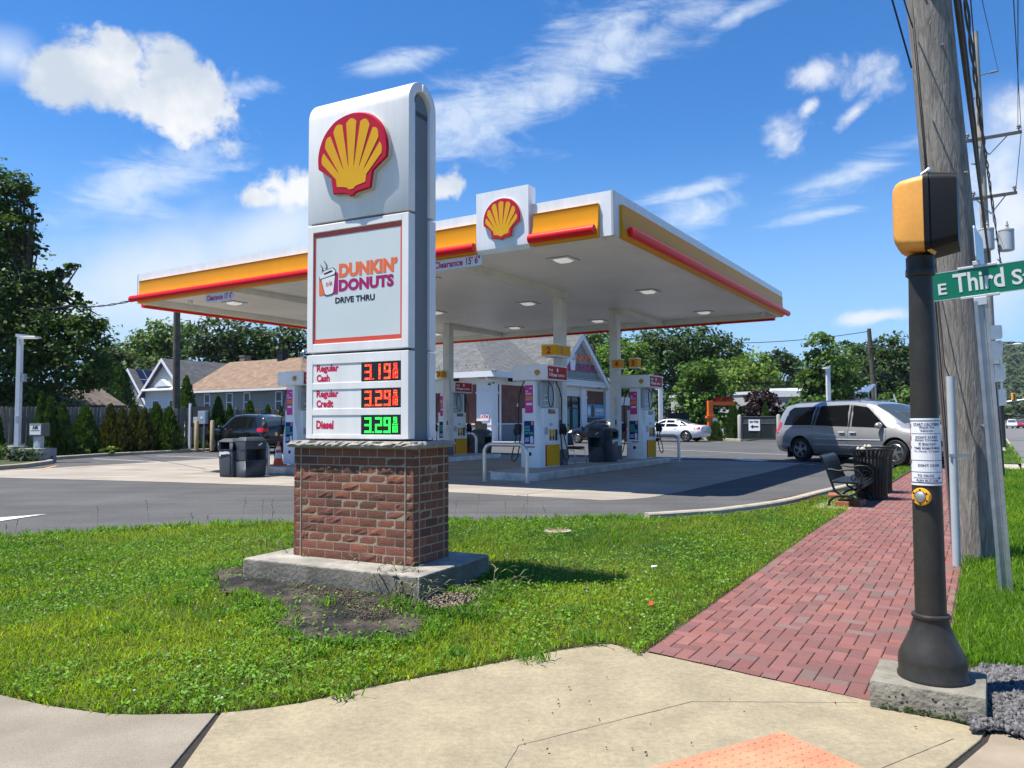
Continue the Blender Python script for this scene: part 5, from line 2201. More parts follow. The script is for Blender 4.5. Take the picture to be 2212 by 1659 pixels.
bl = make_bin('dark waste bin with a white bag edge, leftmost of all the bins', W(11.97, .62), RZ)
sl = make_service('dark service unit with open bay beside the bin left of the tall sign', W(11.45, .70), RZ, .44, .72)
q = W(4.92, 8.95)
s1 = copy_tree(sl); relabel(s1, 'dark service unit on the right pump island between the two columns', (q.x, q.y, .331), RZ - R(90))
s1.scale = (1, .66, 1)
q = W(4.30, 8.98)
b1 = copy_tree(bl); relabel(b1, 'dark waste bin at the right of the service unit on the right pump island', (W(4.24, 9.27).x, W(4.24, 9.27).y, .331), RZ + R(90))
b1.scale = (.95, .75, 1.0)
q = W(13.75, 14.2)
b2 = copy_tree(bl); relabel(b2, 'dark waste bin with a brown box behind it, right of the tall sign', (q.x, q.y, lotz(0, q.y)))
q = W(12.85, 14.1)
s2 = copy_tree(sl); relabel(s2, 'dark service unit far behind the tall sign near the hoop bollard', (q.x, q.y, lotz(0, q.y)))
s2.scale = (1.7, .8, 1)
bx = W(12.9, 14.45)
t = thing('cardboard_box', 'open brown cardboard box standing on the far dark service unit', 'box', (bx.x, bx.y, lotz(0, bx.y) + 1.10), RZ)
g = MB()
for (a, b, c, d) in ((-.2, .2, -.18, -.17), (-.2, .2, .17, .18), (-.2, -.19, -.17, .17), (.19, .2, -.17, .17)):
    g.box(a, b, c, d, 0, .26)
g.box(-.19, .19, -.17, .17, 0, .01)
g.add([(-.2, -.18, .26), (.2, -.18, .26), (.22, -.30, .36), (-.22, -.30, .36)], [(0, 1, 2, 3)])
g.build('carton', M('cardboard', (.36, .24, .13), .85, var=.12), t)
bq = W(12.3, 12.6)
g = MB()
g.lathe([(.10, 0), (.14, .24), (.15, .25), (.135, .25), (.09, .02)], 16)
o = g.build('bucket', M('bucket_red', (.45, .02, .03), .4), None, smooth=50)
o.location = (bq.x, bq.y, .331)
tag(o, 'small red bucket on the island behind the tall price sign', 'bucket')

# orange traffic cone
cq = W(12.28, 2.75)
t = thing('traffic_cone', 'orange traffic cone with white collars on the left pump island', 'cone', (cq.x, cq.y, .331), RZ)
m_or2 = M('cone_orange', (.75, .09, .02), .5, var=.08)
g = MB()
prof = [(.16, .02), (.03, .72), (.02, .74)]
g.lathe([(.15, .03), (.145, .06), (.028, .72), (.018, .73)], 20)
g.box(-.18, .18, -.18, .18, 0, .035)
g.build('cone_body', m_or2, t, smooth=40)
for z0, z1 in ((.22, .38), (.47, .57)):
    g = MB()
    r0 = .150 - (z0 - .06) * .176; r1 = .150 - (z1 - .06) * .176
    g.lathe([(r0, z0), (r1, z1)], 20)
    g.build('white_collar', m_fas, t, smooth=40)

# cantilever chair left on the island
hq = W(4.85, 7.65)
t = thing('chair', 'black padded chair with bent chrome legs on the right pump island', 'chair', (hq.x, hq.y, .331), RZ + R(75))
m_chr = M('chrome', (.60, .60, .60), .14, metal=1.0)
m_vin = M('black_vinyl', (.015, .015, .016), .4, var=.15)
for s_ in (-.25, .25):
    g = MB()
    g.tube([(s_, .26, .02), (s_, -.25, .02), (s_ * .97, -.29, .06), (s_ * .97, -.22, .42), (s_ * .97, .20, .44), (s_ * .95, .30, .90)], .013, 8)
    g.build('leg', m_chr, t, smooth=60)
g = MB(); g.tube([(-.25, .26, .02), (.25, .26, .02)], .013, 8)
g.build('stretcher', m_chr, t, smooth=60)
g = MB(); g.box(-.235, .235, -.24, .24, .45, .53)
g.build('seat', m_vin, t, bevel=.03, smooth=50)
g = MB(); g.T = Matrix.Translation((0, .275, .72)) @ Matrix.Rotation(R(-11), 4, 'X')
g.box(-.23, .23, -.03, .03, -.17, .20)
g.build('backrest', m_vin, t, bevel=.025, smooth=50)

# ------------------------------------------------------------------ vehicles
m_glass = M('car_glass', (.006, .007, .008), .06, spec=.3, var=.02)
m_glass2 = glassmat('windscreen_glass', (.05, .065, .07), .03)
m_tyre = M('tyre', (.018, .018, .019), .8, var=.2, vs=20)
m_rim = M('alloy_rim', (.42, .42, .43), .3, metal=.85)
m_well = M('wheel_well', (.012, .012, .012), .9)
m_trim = M('car_trim', (.02, .02, .021), .5)
m_chrome = MATS['chrome']
m_tail = M('tail_lamp', (.45, .01, .015), .15, coat=.8)
m_head = M('head_lamp', (.62, .64, .66), .08, spec=.8, coat=.8)
m_amber = M('amber_lens', (.75, .25, .03), .2)
m_plate = M('number_plate', (.62, .52, .22), .5)


def paint(name, col, metal=.3, rough=.3):
    return M(name, col, rough, metal=metal, var=.02, coat=.9)


def interp(keys, x):
    if x <= keys[0][0]:
        return keys[0][1:]
    for i in range(len(keys) - 1):
        a, b = keys[i], keys[i + 1]
        if x <= b[0]:
            t = (x - a[0]) / (b[0] - a[0])
            return tuple(p + (q - p) * t for p, q in zip(a[1:], b[1:]))
    return keys[-1][1:]


class Car:
    """keys: x, sill z, shoulder(belt) z, top z, half width at sill / widest / belt / roof"""

    def __init__(s, keys, ws, roof):
        s.keys = keys
        s.ws = ws            # x ranges of the windscreen and the rear window
        s.x0, s.x1 = keys[0][0], keys[-1][0]

    def ring(s, x):
        zs, zb, zt, w0, w1, w2, w3 = interp(s.keys, x)
        h = zt - zb
        return [(0, zs), (w0 * .92, zs), (w0, zs + .06), ((w0 + w1) / 2 + .01, zs + (zb - zs) * .28), (w1, zs + (zb - zs) * .55), (w1 - .004, zs + (zb - zs) * .80), (w2, zb),
                (w2 + (w3 - w2) * .5 + .008, zb + h * .5), (w3 + .015, zt - min(.10, h * .42)), (w3 - .035, zt - min(.04, h * .18)), (w3 - .13, zt - .012), (w3 * .45, zt), (0, zt + .006)]

    def side(s, x, z):
        r_ = s.ring(x)
        for i in range(1, 9):
            (y0, z0), (y1, z1) = r_[i], r_[i + 1]
            if z0 <= z <= z1 and z1 > z0:
                return y0 + (y1 - y0) * (z - z0) / (z1 - z0)
        return r_[8][0]

    def mesh(s, paintm, n=72):
        xs = sorted(set([s.x0 + (s.x1 - s.x0) * i / n for i in range(n + 1)] + [k[0] for k in s.keys]))
        g = MB()
        nr = len(s.ring(0))
        full = []
        for x in xs:
            r_ = s.ring(x)
            full.append([(x, -y, z) for y, z in r_] + [(x, y, z) for y, z in reversed(r_[1:-1])])
        k = len(full[0])
        vs = [v for f in full for v in f]
        for i in range(len(xs) - 1):
            xm = (xs[i] + xs[i + 1]) / 2
            for j in range(k):
                jj = j if j < nr - 1 else k - 1 - j
                g.mi = 0
                for (a, b) in s.ws:
                    if a < xm < b and jj >= 9:
                        g.mi = 1
                f = (i * k + j, (i + 1) * k + j, (i + 1) * k + (j + 1) % k, i * k + (j + 1) % k)
                g.f.append(list(f)); g.m.append(g.mi); g.c.append((1, 1, 1))
        g.v = [Vector(v) for v in vs]
        g.f.append(list(range(k - 1, -1, -1))); g.m.append(0); g.c.append((1, 1, 1))
        g.f.append(list(range((len(xs) - 1) * k, len(xs) * k))); g.m.append(0); g.c.append((1, 1, 1))
        return g

    def panel(s, pts, off=.004, sgn=-1, mi=0, g=None, sub=.12):
        """a patch on the body side given its outline in (x, z); fan of thin columns so that it follows the body"""
        g = g or MB()
        x0 = min(p[0] for p in pts); x1 = max(p[0] for p in pts)
        n = max(4, int((x1 - x0) / sub * 2))
        cols = []
        for i in range(n + 1):
            x = x0 + (x1 - x0) * min(max(i / n, .002), .998)
            zz = []
            for a in range(len(pts)):
                (xa, za), (xb, zb) = pts[a], pts[(a + 1) % len(pts)]
                if (xa - x) * (xb - x) <= 0 and abs(xa - xb) > 1e-9:
                    zz.append(za + (zb - za) * (x - xa) / (xb - xa))
            lo, hi = min(zz), max(zz)
            cols.append([(x, sgn * (s.side(x, lo + (hi - lo) * t / 3) + off), lo + (hi - lo) * t / 3) for t in range(4)])
        vs = [v for c in cols for v in c]
        g.mi = mi
        g.add(vs, [(4 * i + t, 4 * i + 4 + t, 4 * i + 5 + t, 4 * i + 1 + t) for i in range(n) for t in range(3)])
        return g

    def seam(s, pts, w=.008, off=.003, sgn=-1, g=None):
        g = g or MB()
        for i in range(len(pts) - 1):
            (xa, za), (xb, zb) = pts[i], pts[i + 1]
            n = 5
            for k in range(n):
                q = []
                for t in (k / n, (k + 1) / n):
                    x, z = xa + (xb - xa) * t, za + (zb - za) * t
                    q.append((x, z))
                dx, dz = xb - xa, zb - za
                L_ = math.hypot(dx, dz)
                nx_, nz_ = -dz / L_ * w / 2, dx / L_ * w / 2
                vs = []
                for (x, z) in q:
                    for sg in (-1, 1):
                        vs.append((x + nx_ * sg, sgn * (s.side(x + nx_ * sg, z + nz_ * sg) + off), z + nz_ * sg))
                g.add(vs, [(0, 2, 3, 1)])
        return g


def cut(ob, cutters):
    for c in cutters:
        md = ob.modifiers.new('cut', 'BOOLEAN')
        md.operation = 'DIFFERENCE'
        md.object = c
        md.solver = 'EXACT'
    bpy.context.view_layer.update()
    dg = bpy.context.evaluated_depsgraph_get()
    me = bpy.data.meshes.new_from_object(ob.evaluated_get(dg))
    old = ob.data
    ob.modifiers.clear()
    ob.data = me
    bpy.data.meshes.remove(old)
    for c in cutters:
        bpy.data.objects.remove(c)


def wheel(parent, x, y, r, w, spokes, rimcol=m_rim, rr=.66):
    s_ = 1 if y > 0 else -1
    g = MB()
    prof = [(r * rr, -w / 2 + .01), (r * .9, -w / 2), (r * .985, -w / 2 + .03), (r, -w / 2 + .06), (r, w / 2 - .06), (r * .985, w / 2 - .03), (r * .9, w / 2), (r * rr, w / 2 - .01)]
    g.T = Matrix.Translation((x, y, r)) @ Matrix.Rotation(R(90), 4, 'X')
    g.lathe(prof, 28)
    o = g.build('wheel', m_tyre, parent, smooth=40)
    g = MB()
    g.T = Matrix.Translation((x, y, r)) @ Matrix.Rotation(R(90 * -s_), 4, 'X') @ Matrix.Rotation(R(180 if s_ > 0 else 0), 4, 'X') if False else Matrix.Translation((x, y + s_ * (w / 2 - .012), r)) @ Matrix.Rotation(R(-90 * s_), 4, 'X')
    g.mi = 1
    g.lathe([(r * rr * .97, -.06), (.01, -.06)], 24)
    g.mi = 0
    g.lathe([(r * rr * .90, -.04), (r * rr, .004), (r * rr * .96, .012), (r * rr * .88, -.01), (r * rr * .88, -.05)], 28)
    g.lathe([(.075, -.05), (.07, .0), (.045, .006), (.001, .006)], 12)
    for k in range(spokes):
        a = 2 * math.pi * k / spokes + .2
        for d in (-.13, .13):
            p = Vector((math.cos(a + d * 1.6) * .05, math.sin(a + d * 1.6) * .05, -.004))
            q = Vector((math.cos(a + d) * r * rr * .92, math.sin(a + d) * r * rr * .92, -.006))
            g.bar(p, q, .026, .022)
    g.build('rim', [rimcol, m_well], o, smooth=40, rec=False)
    return o


def make_car(label, name, cat, keys, ws, pm, wheels, wr, loc, rz, windows, seams, sc=1.0, extra=None, spokes=5, ww=.225, trimz=None, group=None, z=None):
    c = Car(keys, ws, None)
    t = thing(name, label, cat, loc, rz, group)
    t.scale = (sc, sc, sc)
    b = c.mesh(pm).build('body', [pm, m_glass2, m_well], t, rec=True)
    cut_ = []
    for x in wheels:
        for s_ in (-1, 1):
            g = MB()
            y = c.side(x, wr + .1)
            g.cyl((x, s_ * (y - .34), wr + .01), (x, s_ * (y + .3), wr + .01), wr + .055, 28)
            g.mi = 2
            g.m = [2] * len(g.f)
            o = g.build('cutter', [pm, m_glass2, m_well], None, rec=True)
            o.parent = t
            cut_.append(o)
    cut(b, cut_)
    b.data.polygons.foreach_set('use_smooth', [True] * len(b.data.polygons))
    b.data.set_sharp_from_angle(angle=R(38))
    for x in wheels:
        for s_ in (-1, 1):
            wheel(t, x, s_ * (c.side(x, wr + .3) - ww / 2 - .01), wr, ww, spokes)
    for s_ in (-1, 1):
        for w_ in windows:
            g = c.panel(w_, .005, s_)
            g.build('side_window', m_glass, t, smooth=50)
        if seams:
            g = MB()
            for q in seams:
                c.seam(q, g=g, sgn=s_)
            g.build('panel_gap', m_trim, t)
    if extra:
        extra(c, t)
    return t


def box_on(c, t, name, m, x0, x1, z0, z1, off=.012, sgn=(-1, 1), bev=0):
    for s_ in sgn:
        g = c.panel([(x0, z0), (x1, z0), (x1, z1), (x0, z1)], off, s_)
        g.build(name, m, t)


def mirrors(c, t, x, z, m):
    for s_ in (-1, 1):
        y = c.side(x, z)
        g = MB(); g.ball((x, s_ * (y + .13), z + .05), (.08, .12, .085), 12, 8)
        g.bar((x, s_ * (y - .02), z), (x, s_ * (y + .08), z + .03), .05)
        g.build('wing_mirror', m, t, smooth=60)


# minivan: x forward
vk = [(-2.58, .46, .82, .90, .72, .80, .74, .66), (-2.55, .34, .92, 1.22, .82, .90, .82, .66), (-2.48, .28, .98, 1.48, .86, .95, .86, .66), (-2.30, .25, 1.03, 1.66, .88, .985, .90, .68), (-1.9, .24, 1.04, 1.725, .89, .995, .92, .70),
      (-1.0, .23, 1.035, 1.755, .90, 1.0, .93, .71), (0, .23, 1.01, 1.75, .90, 1.0, .93, .71), (.55, .23, .99, 1.70, .90, 1.0, .93, .70), (.80, .23, .985, 1.64, .90, 1.0, .93, .69), (1.15, .23, .975, 1.44, .90, .995, .92, .68), (1.50, .23, .965, 1.215, .90, .99, .91, .70), (1.72, .23, .955, 1.075, .90, .985, .90, .74),
      (1.97, .23, .93, 1.03, .89, .97, .88, .74), (2.17, .24, .88, .975, .86, .94, .84, .70), (2.35, .26, .78, .90, .80, .88, .78, .64), (2.44, .30, .68, .79, .72, .80, .70, .52), (2.48, .36, .58, .66, .62, .68, .58, .4)]
silver = paint('silver_paint', (.37, .375, .38), .5, .3)
van_win = [[(-2.22, 1.06), (-1.18, 1.055), (-1.12, 1.60), (-1.95, 1.585), (-2.12, 1.48)], [(-1.05, 1.05), (.08, 1.02), (.06, 1.625), (-.98, 1.61)], [(.16, 1.02), (1.30, .985), (1.20, 1.06), (.60, 1.55), (.14, 1.615)]]
van_seam = [[(-1.12, .30), (-1.12, 1.04)], [(.12, .30), (.12, 1.00)], [(1.22, .34), (1.30, .70), (1.26, .97)], [(-1.12, .30), (1.22, .34)], [(-1.12, .985), (-2.2, 1.0)]]


def van_extra(c, t):
    for s_ in (-1, 1):
        for (x0, x1, z0) in ((-1.05, 1.15, .66), (-1.05, 1.15, .50)):
            g = c.panel([(x0, z0), (x1, z0 - .0), (x1, z0 + .022), (x0, z0 + .022)], .010, s_)
            g.build('side_moulding', M('bright_moulding', (.62, .62, .62), .3), t)
        for x in (-.06, .30):
            g = MB()
            y = c.side(x, .86) + .028
            g.bar((x - .10, s_ * y, .862), (x + .10, s_ * y, .862), .03, .032)
            g.build('door_handle', MATS['bright_moulding'], t, bevel=.008)
        g = c.panel([(-1.16, 1.05), (-1.06, 1.05), (-1.0, 1.605), (-1.10, 1.60)], .007, s_)
        c.panel([(.09, 1.02), (.155, 1.02), (.13, 1.61), (.07, 1.62)], .007, s_, g=g)
        g.build('window_pillar', M('gloss_black', (.02, .02, .022), .12, coat=.5), t)
        g = c.panel([(-2.53, .84), (-2.36, .80), (-2.30, 1.14), (-2.42, 1.16), (-2.50, 1.02)], .012, s_)
        g.build('tail_lamp', m_tail, t, smooth=40)
        g = c.panel([(2.08, .66), (2.40, .60), (2.38, .72), (2.1, .84)], .01, s_)
        g.build('head_lamp', m_head, t, smooth=40)
        g = MB()
        g.bar((-1.9, s_ * .60, 1.745), (.3, s_ * .60, 1.765), .03, .022)
        for x in (-1.85, -.6, .25):
            g.bar((x, s_ * .60, 1.72), (x, s_ * .60, 1.77), .04)
        g.build('roof_rail', m_chrome, t)
    mirrors(c, t, 1.13, 1.0, silver)
    g = MB(); g.box(2.43, 2.495, -.5, .5, .52, .66); g.build('grille', m_trim, t)
    g = MB(); g.box(2.41, 2.485, -.62, .62, .30, .40); g.build('lower_grille', m_trim, t)
    for s_ in (-1, 1):
        g = MB(); g.box(-1.72, -1.68, s_ * .90 - .12, s_ * .90 + .12, .06, .30) if False else g.box(-2.02, -1.99, s_ * .88 - .11, s_ * .88 + .11, .10, .40)
        g.build('mud_flap', m_trim, t)
    g = MB(); g.box(-2.2, 2.2, -.75, .75, .16, .26); g.build('underbody', m_well, t)


def place(px_rear, px_front):
    r_, f_ = on(*px_rear), on(*px_front)
    return r_, f_


r_, f_ = on(1735, 996), on(1941, 1008.5)
d = f_ - r_
vs_ = Vector((d.x, d.y)).length / 3.10
vh = math.atan2(d.y, d.x)
sid = Vector((d.y, -d.x, 0)).normalized()       # towards the wheels we see
mid = r_ - sid * .86 * vs_ + d.normalized() * (1.55 * vs_)
make_car('silver minivan with dark windows on the lot beside the bench', 'minivan', 'minivan', vk, [(.83, 1.66), (-2.54, -2.33)], silver, (-1.55, 1.55), .345,
         (mid.x, mid.y, lotz(mid.x, mid.y) + .012), vh, van_win, van_seam, vs_, van_extra)

# black suv nose-in to the hedge
sk = [(-2.36, .50, .84, .90, .72, .80, .74, .64), (-2.33, .40, .95, 1.20, .82, .90, .82, .62), (-2.22, .32, 1.06, 1.42, .86, .94, .86, .62), (-2.0, .30, 1.11, 1.62, .87, .96, .88, .64), (-1.5, .29, 1.11, 1.72, .88, .965, .89, .65), (-.5, .29, 1.08, 1.755, .88, .965, .89, .66), (.15, .29, 1.06, 1.72, .88, .965, .89, .65),
      (.45, .29, 1.05, 1.62, .88, .965, .89, .64), (.95, .29, 1.04, 1.27, .88, .96, .88, .68), (1.15, .29, 1.035, 1.135, .88, .96, .87, .72), (1.6, .30, 1.0, 1.09, .87, .95, .86, .74), (2.1, .32, .93, 1.01, .84, .92, .83, .70), (2.34, .38, .78, .88, .76, .84, .74, .6), (2.40, .45, .66, .74, .64, .72, .62, .5)]
blackp = paint('black_paint', (.010, .011, .013), .2, .22)
suv_win = [[(-1.93, 1.15), (-1.25, 1.125), (-1.20, 1.60), (-1.55, 1.57)], [(-1.15, 1.12), (-.22, 1.10), (-.22, 1.62), (-1.10, 1.605)], [(-.12, 1.095), (.86, 1.075), (.80, 1.13), (.32, 1.52), (-.12, 1.62)]]
suv_seam = [[(-1.2, .5), (-1.2, 1.1)], [(-.17, .36), (-.17, 1.08)], [(.95, .4), (.98, 1.03)], [(-1.0, .36), (.95, .4)]]


def suv_extra(c, t):
    for s_ in (-1, 1):
        g = c.panel([(-2.34, .92), (-1.98, .98), (-1.94, 1.12), (-2.30, 1.12)], .012, s_)
        g.build('tail_lamp', m_tail, t)
        g = MB(); g.bar((-1.7, s_ * .58, 1.785), (.0, s_ * .58, 1.80), .03); g.build('roof_rail', m_chrome, t)
        for x in (-1.08, -.02):
            g = MB(); y = c.side(x, .98) + .02
            g.bar((x - .0, s_ * y, .985), (x + .18, s_ * y, .985), .028); g.build('door_handle', blackp, t)
        g = MB(); g.box(-2.35, -2.33, s_ * .70 - .13, s_ * .70 + .13, .95, 1.10); g.build('tail_lamp', m_tail, t)
    mirrors(c, t, .80, 1.10, blackp)
    g = MB(); g.box(-2.375, -2.355, -.26, .26, .78, .92); g.build('number_plate', m_plate, t)
    g = MB(); g.box(-2.40, -2.30, -.78, .78, .46, .60); g.build('rear_bumper', m_trim, t, bevel=.02)


r_, f_ = on(547, 979.5), on(466, 976.3)
d = Vector((-.80, .60, 0))
mid = on(466, 976.5) - d * 1.46 - Vector((d.y, -d.x, 0)) * -.80
make_car('black suv parked nose-in to the hedge behind the left bins', 'suv', 'suv', sk, [(.46, 1.12), (-2.32, -1.98)], blackp, (-1.46, 1.46), .375,
         (mid.x, mid.y, lotz(mid.x, mid.y) + .01), math.atan2(d.y, d.x), suv_win, suv_seam, 1.03, suv_extra)

# sedans
ak = [(-2.44, .45, .80, .88, .62, .72, .66, .54), (-2.40, .34, .86, .99, .74, .84, .76, .60), (-2.2, .28, .90, 1.045, .82, .91, .82, .62), (-1.75, .22, .915, 1.075, .84, .925, .84, .62), (-1.5, .21, .92, 1.14, .84, .93, .85, .60), (-1.05, .2, .92, 1.33, .84, .93, .85, .58), (-.55, .2, .92, 1.44, .84, .93, .85, .58), (.0, .2, .91, 1.465, .84, .93, .85, .58), (.35, .2, .90, 1.43, .84, .93, .85, .58),
      (.8, .2, .89, 1.24, .84, .93, .85, .60), (1.2, .2, .88, 1.02, .84, .925, .84, .66), (1.7, .21, .82, .93, .83, .91, .81, .66), (2.15, .24, .74, .84, .78, .86, .75, .6), (2.38, .30, .62, .70, .68, .74, .64, .5), (2.44, .38, .54, .6, .56, .62, .52, .4)]
sed_win = [[(-1.50, .99), (-.95, .955), (-.90, 1.30), (-1.05, 1.27)], [(-.88, .955), (-.02, .945), (-.02, 1.385), (-.80, 1.35)], [(.06, .945), (1.0, .915), (.92, .96), (.42, 1.29), (.06, 1.385)]]
sed_seam = [[(-1.0, .42), (-.92, .93)], [(.02, .26), (.02, .93)], [(1.05, .3), (1.08, .9)], [(-.8, .26), (1.05, .3)], [(-2.3, .80), (-1.75, .86)]]
pearl = paint('white_paint', (.72, .735, .76), .1, .25)


def sed_extra(pm):
    def f(c, t):
        for s_ in (-1, 1):
            g = c.panel([(-2.38, .78), (-1.95, .80), (-1.90, .90), (-2.36, .93)], .012, s_)
            g.build('tail_lamp', m_tail, t)
            g = c.panel([(1.75, .66), (2.32, .58), (2.28, .68), (1.80, .80)], .012, s_)
            g.build('head_lamp', m_head, t)
            for x in (-.80, .14):
                g = MB(); y = c.side(x, .82) + .02
                g.bar((x, s_ * y, .825), (x + .18, s_ * y, .825), .028); g.build('door_handle', pm, t)
            g = MB(); g.box(-2.43, -2.40, s_ * .6 - .14, s_ * .6 + .14, .76, .88); g.build('tail_lamp', m_tail, t)
        mirrors(c, t, .98, .93, pm)
        g = MB(); g.box(-2.46, -2.43, -.26, .26, .58, .70); g.build('number_plate', m_plate, t)
        g = MB(); g.box(2.41, 2.46, -.45, .45, .42, .56); g.build('grille', m_trim, t)
        g = c.panel([(-1.05, .34), (1.05, .30), (1.05, .325), (-1.05, .365)], .01, -1)
        c.panel([(-1.05, .34), (1.05, .30), (1.05, .325), (-1.05, .365)], .01, 1, g=g)
        g.build('sill_strip', m_chrome, t)
    return f


d = Vector((-.80, .60, 0))
rw = on(1483, 954.8)
mid = rw + d * 1.42 + Vector((d.y, -d.x, 0)) * .80
make_car('white sedan seen from behind at the far side of the lot', 'sedan', 'car', ak, [(.40, 1.16), (-1.48, -.62)], pearl, (-1.42, 1.42), .335,
         (mid.x, mid.y, lotz(mid.x, mid.y) + .01), math.atan2(d.y, d.x), sed_win, sed_seam, 1.0, sed_extra(pearl))
fw = on(1249, 957.5)
mid = fw - d * 1.35 + Vector((d.y, -d.x, 0)) * .78
fk = [tuple([k[0] * .93] + list(k[1:])) for k in ak]
make_car('black car parked in front of the shop entrance behind the near pump', 'hatchback', 'car', fk, [(.38, 1.08), (-1.38, -.58)], blackp, (-1.32, 1.35), .33,
         (mid.x, mid.y, lotz(mid.x, mid.y) + .01), math.atan2(d.y, d.x), [[(a * .93, b) for a, b in w_] for w_ in sed_win], [[(a * .93, b) for a, b in w_] for w_ in sed_seam], 1.0, sed_extra(blackp), spokes=7)

# traffic far down the road
hd = math.atan2(-E2.y, -E2.x)
for lab, px, pm, kk, win, sc in (('white suv driving towards the camera on the far road', (2186, 921), pearl, sk, suv_win, 1.0),
                                 ('red car waiting beyond the white suv on the far road', (2199, 912), paint('red_paint', (.35, .02, .025), .2, .25), ak, sed_win, 1.15),
                                 ('grey suv at the right picture edge on the far road', (2211, 915.5), paint('slate_paint', (.06, .065, .075), .4, .3), sk, suv_win, 1.0),
                                 ('dark blue car following on the far left of the road', (2160, 915), paint('navy_paint', (.03, .04, .07), .4, .3), ak, sed_win, .9)):
    q = gnd(px[0], px[1], -.02)
    if q.y > 190:
        q = at(px[0], px[1], 150); q.z = -.02
    make_car(lab, 'road_car', 'car', kk, [(.46, 1.12)], pm, (-1.44, 1.44), .35, (q.x, q.y, -.01), hd, win, [], sc, (lambda c, t: [c.panel([(1.75, .70), (2.2, .66), (2.2, .8), (1.8, .86)], .012, s_).build('head_lamp', m_head, t) for s_ in (-1, 1)] and None))

# ------------------------------------------------------------------ crossing signal pole
m_dkp = M('pole_dark_bronze', (.036, .034, .029), .42, metal=.1, var=.15, vs=6, spec=.3, fine=.1, fs=30)
m_sig = M('signal_yellow', (.76, .35, .07), .45, var=.05, vs=5, fine=.05, fs=40)
m_sigk = M('signal_black', (.006, .006, .007), .5, var=.1, spec=.25)
m_navy = M('print_navy', (.02, .025, .10), .4)
m_galv = M('galvanised', (.40, .42, .43), .42, metal=.7, var=.15, vs=9)
m_alu = M('sign_back_alu', (.55, .56, .56), .45, metal=.5, var=.08, vs=4)
m_wood = M('weathered_pole', (.20, .18, .155), .92, var=.3, vs=3.2, bump=.8, bs=7, lo=.35, hi=.65, col2=(.285, .265, .235), fine=.14, fs=16)
m_woodd = M('dark_pole', (.07, .06, .05), .92, var=.3, vs=3)


def woodgrain(m):
    """long vertical grain: stretch the noise that drives colour and bump"""
    nt = m.node_tree
    for n in [n for n in nt.nodes if n.bl_idname == 'ShaderNodeTexNoise']:
        mp = nt.nodes.new('ShaderNodeMapping')
        mp.inputs['Scale'].default_value = (5.5, 5.5, .55)
        l = n.inputs['Vector'].links[0]
        src = l.from_socket
        nt.links.new(src, mp.inputs['Vector'])
        nt.links.new(mp.outputs[0], n.inputs['Vector'])
        n.inputs['Distortion'].default_value = 1.6
    return m


woodgrain(m_wood)
PP = Vector((2.375, 4.43, 0))
t = thing('crossing_signal', 'dark pedestrian signal pole with yellow head and push button on a concrete block', 'signal pole', (PP.x, PP.y, 0), RZ)
g = MB(); g.box(-.30, .26, -.235, .235, -.1, .148)
g.build('concrete_base', M('pocked_concrete', (.215, .20, .162), .9, var=.25, vs=6, bump=.9, bs=26), t, bevel=.012, smooth=40)
g = MB()
for _ in range(26):
    x = rnd.uniform(-.22, .22); z = rnd.uniform(.0, .12); r_ = rnd.uniform(.004, .011)
    g.ball((x, -.2345, z), (r_, .003, r_ * .8), 7, 4)
for _ in range(16):
    y = rnd.uniform(-.2, .2); z = rnd.uniform(.0, .12); r_ = rnd.uniform(.004, .010)
    g.ball((.2445, y, z), (.003, r_, r_ * .8), 7, 4)
g.build('air_holes', M('hole_dark', (.035, .032, .028), .95), t)
g = MB()
for _ in range(45):
    x = rnd.uniform(-.26, .2); z = abs(rnd.gauss(0, .02)); r_ = rnd.uniform(.005, .016)
    g.ball((x, -.238, z), (r_, .008, r_ * .6), 6, 4)
g.build('moss', M('moss', (.05, .07, .018), .95, var=.5, vs=60), t)
g = MB()
prof = [(.174, .146), (.182, .152), (.182, .168), (.174, .178), (.176, .245), (.172, .27), (.156, .31), (.132, .355), (.112, .40), (.099, .44), (.092, .475), (.094, .482), (.100, .486), (.100, .500), (.092, .506), (.084, .508)]
g.lathe(prof, 40)
g.build('bell_base', m_dkp, t, smooth=50)
g = MB(); g.lathe([(.081, .50), (.0775, 1.2), (.0705, 2.0), (.061, 2.53)], 32)
g.build('shaft', m_dkp, t, smooth=50)
g = MB(); g.lathe([(.066, 2.43), (.078, 2.44), (.078, 2.475), (.074, 2.48), (.074, 2.545), (.06, 2.56)], 28)
g.build('pole_cap', m_dkp, t, smooth=40)


def shaft_r(z):
    return .0775 + (.0705 - .0775) * (z - 1.2) / .8


# view direction of the notice: it faces the corner
NA = math.atan2(-PP.y, -PP.x) - RZ + R(3)


def wrap(mb, off):
    """bend a flat build (x across, z up) round the shaft"""
    mb.v = [Vector((math.cos(NA + v.x / shaft_r(v.z)) * (shaft_r(v.z) + off - v.y), math.sin(NA + v.x / shaft_r(v.z)) * (shaft_r(v.z) + off - v.y), v.z)) for v in mb.v]
    return mb


def strips(mb, x0, x1, z0, z1, n=16):
    for i in range(n):
        a = x0 + (x1 - x0) * i / n; b = x0 + (x1 - x0) * (i + 1) / n
        mb.add([(a, 0, z0), (b, 0, z0), (b, 0, z1), (a, 0, z1)], [(0, 1, 2, 3)])


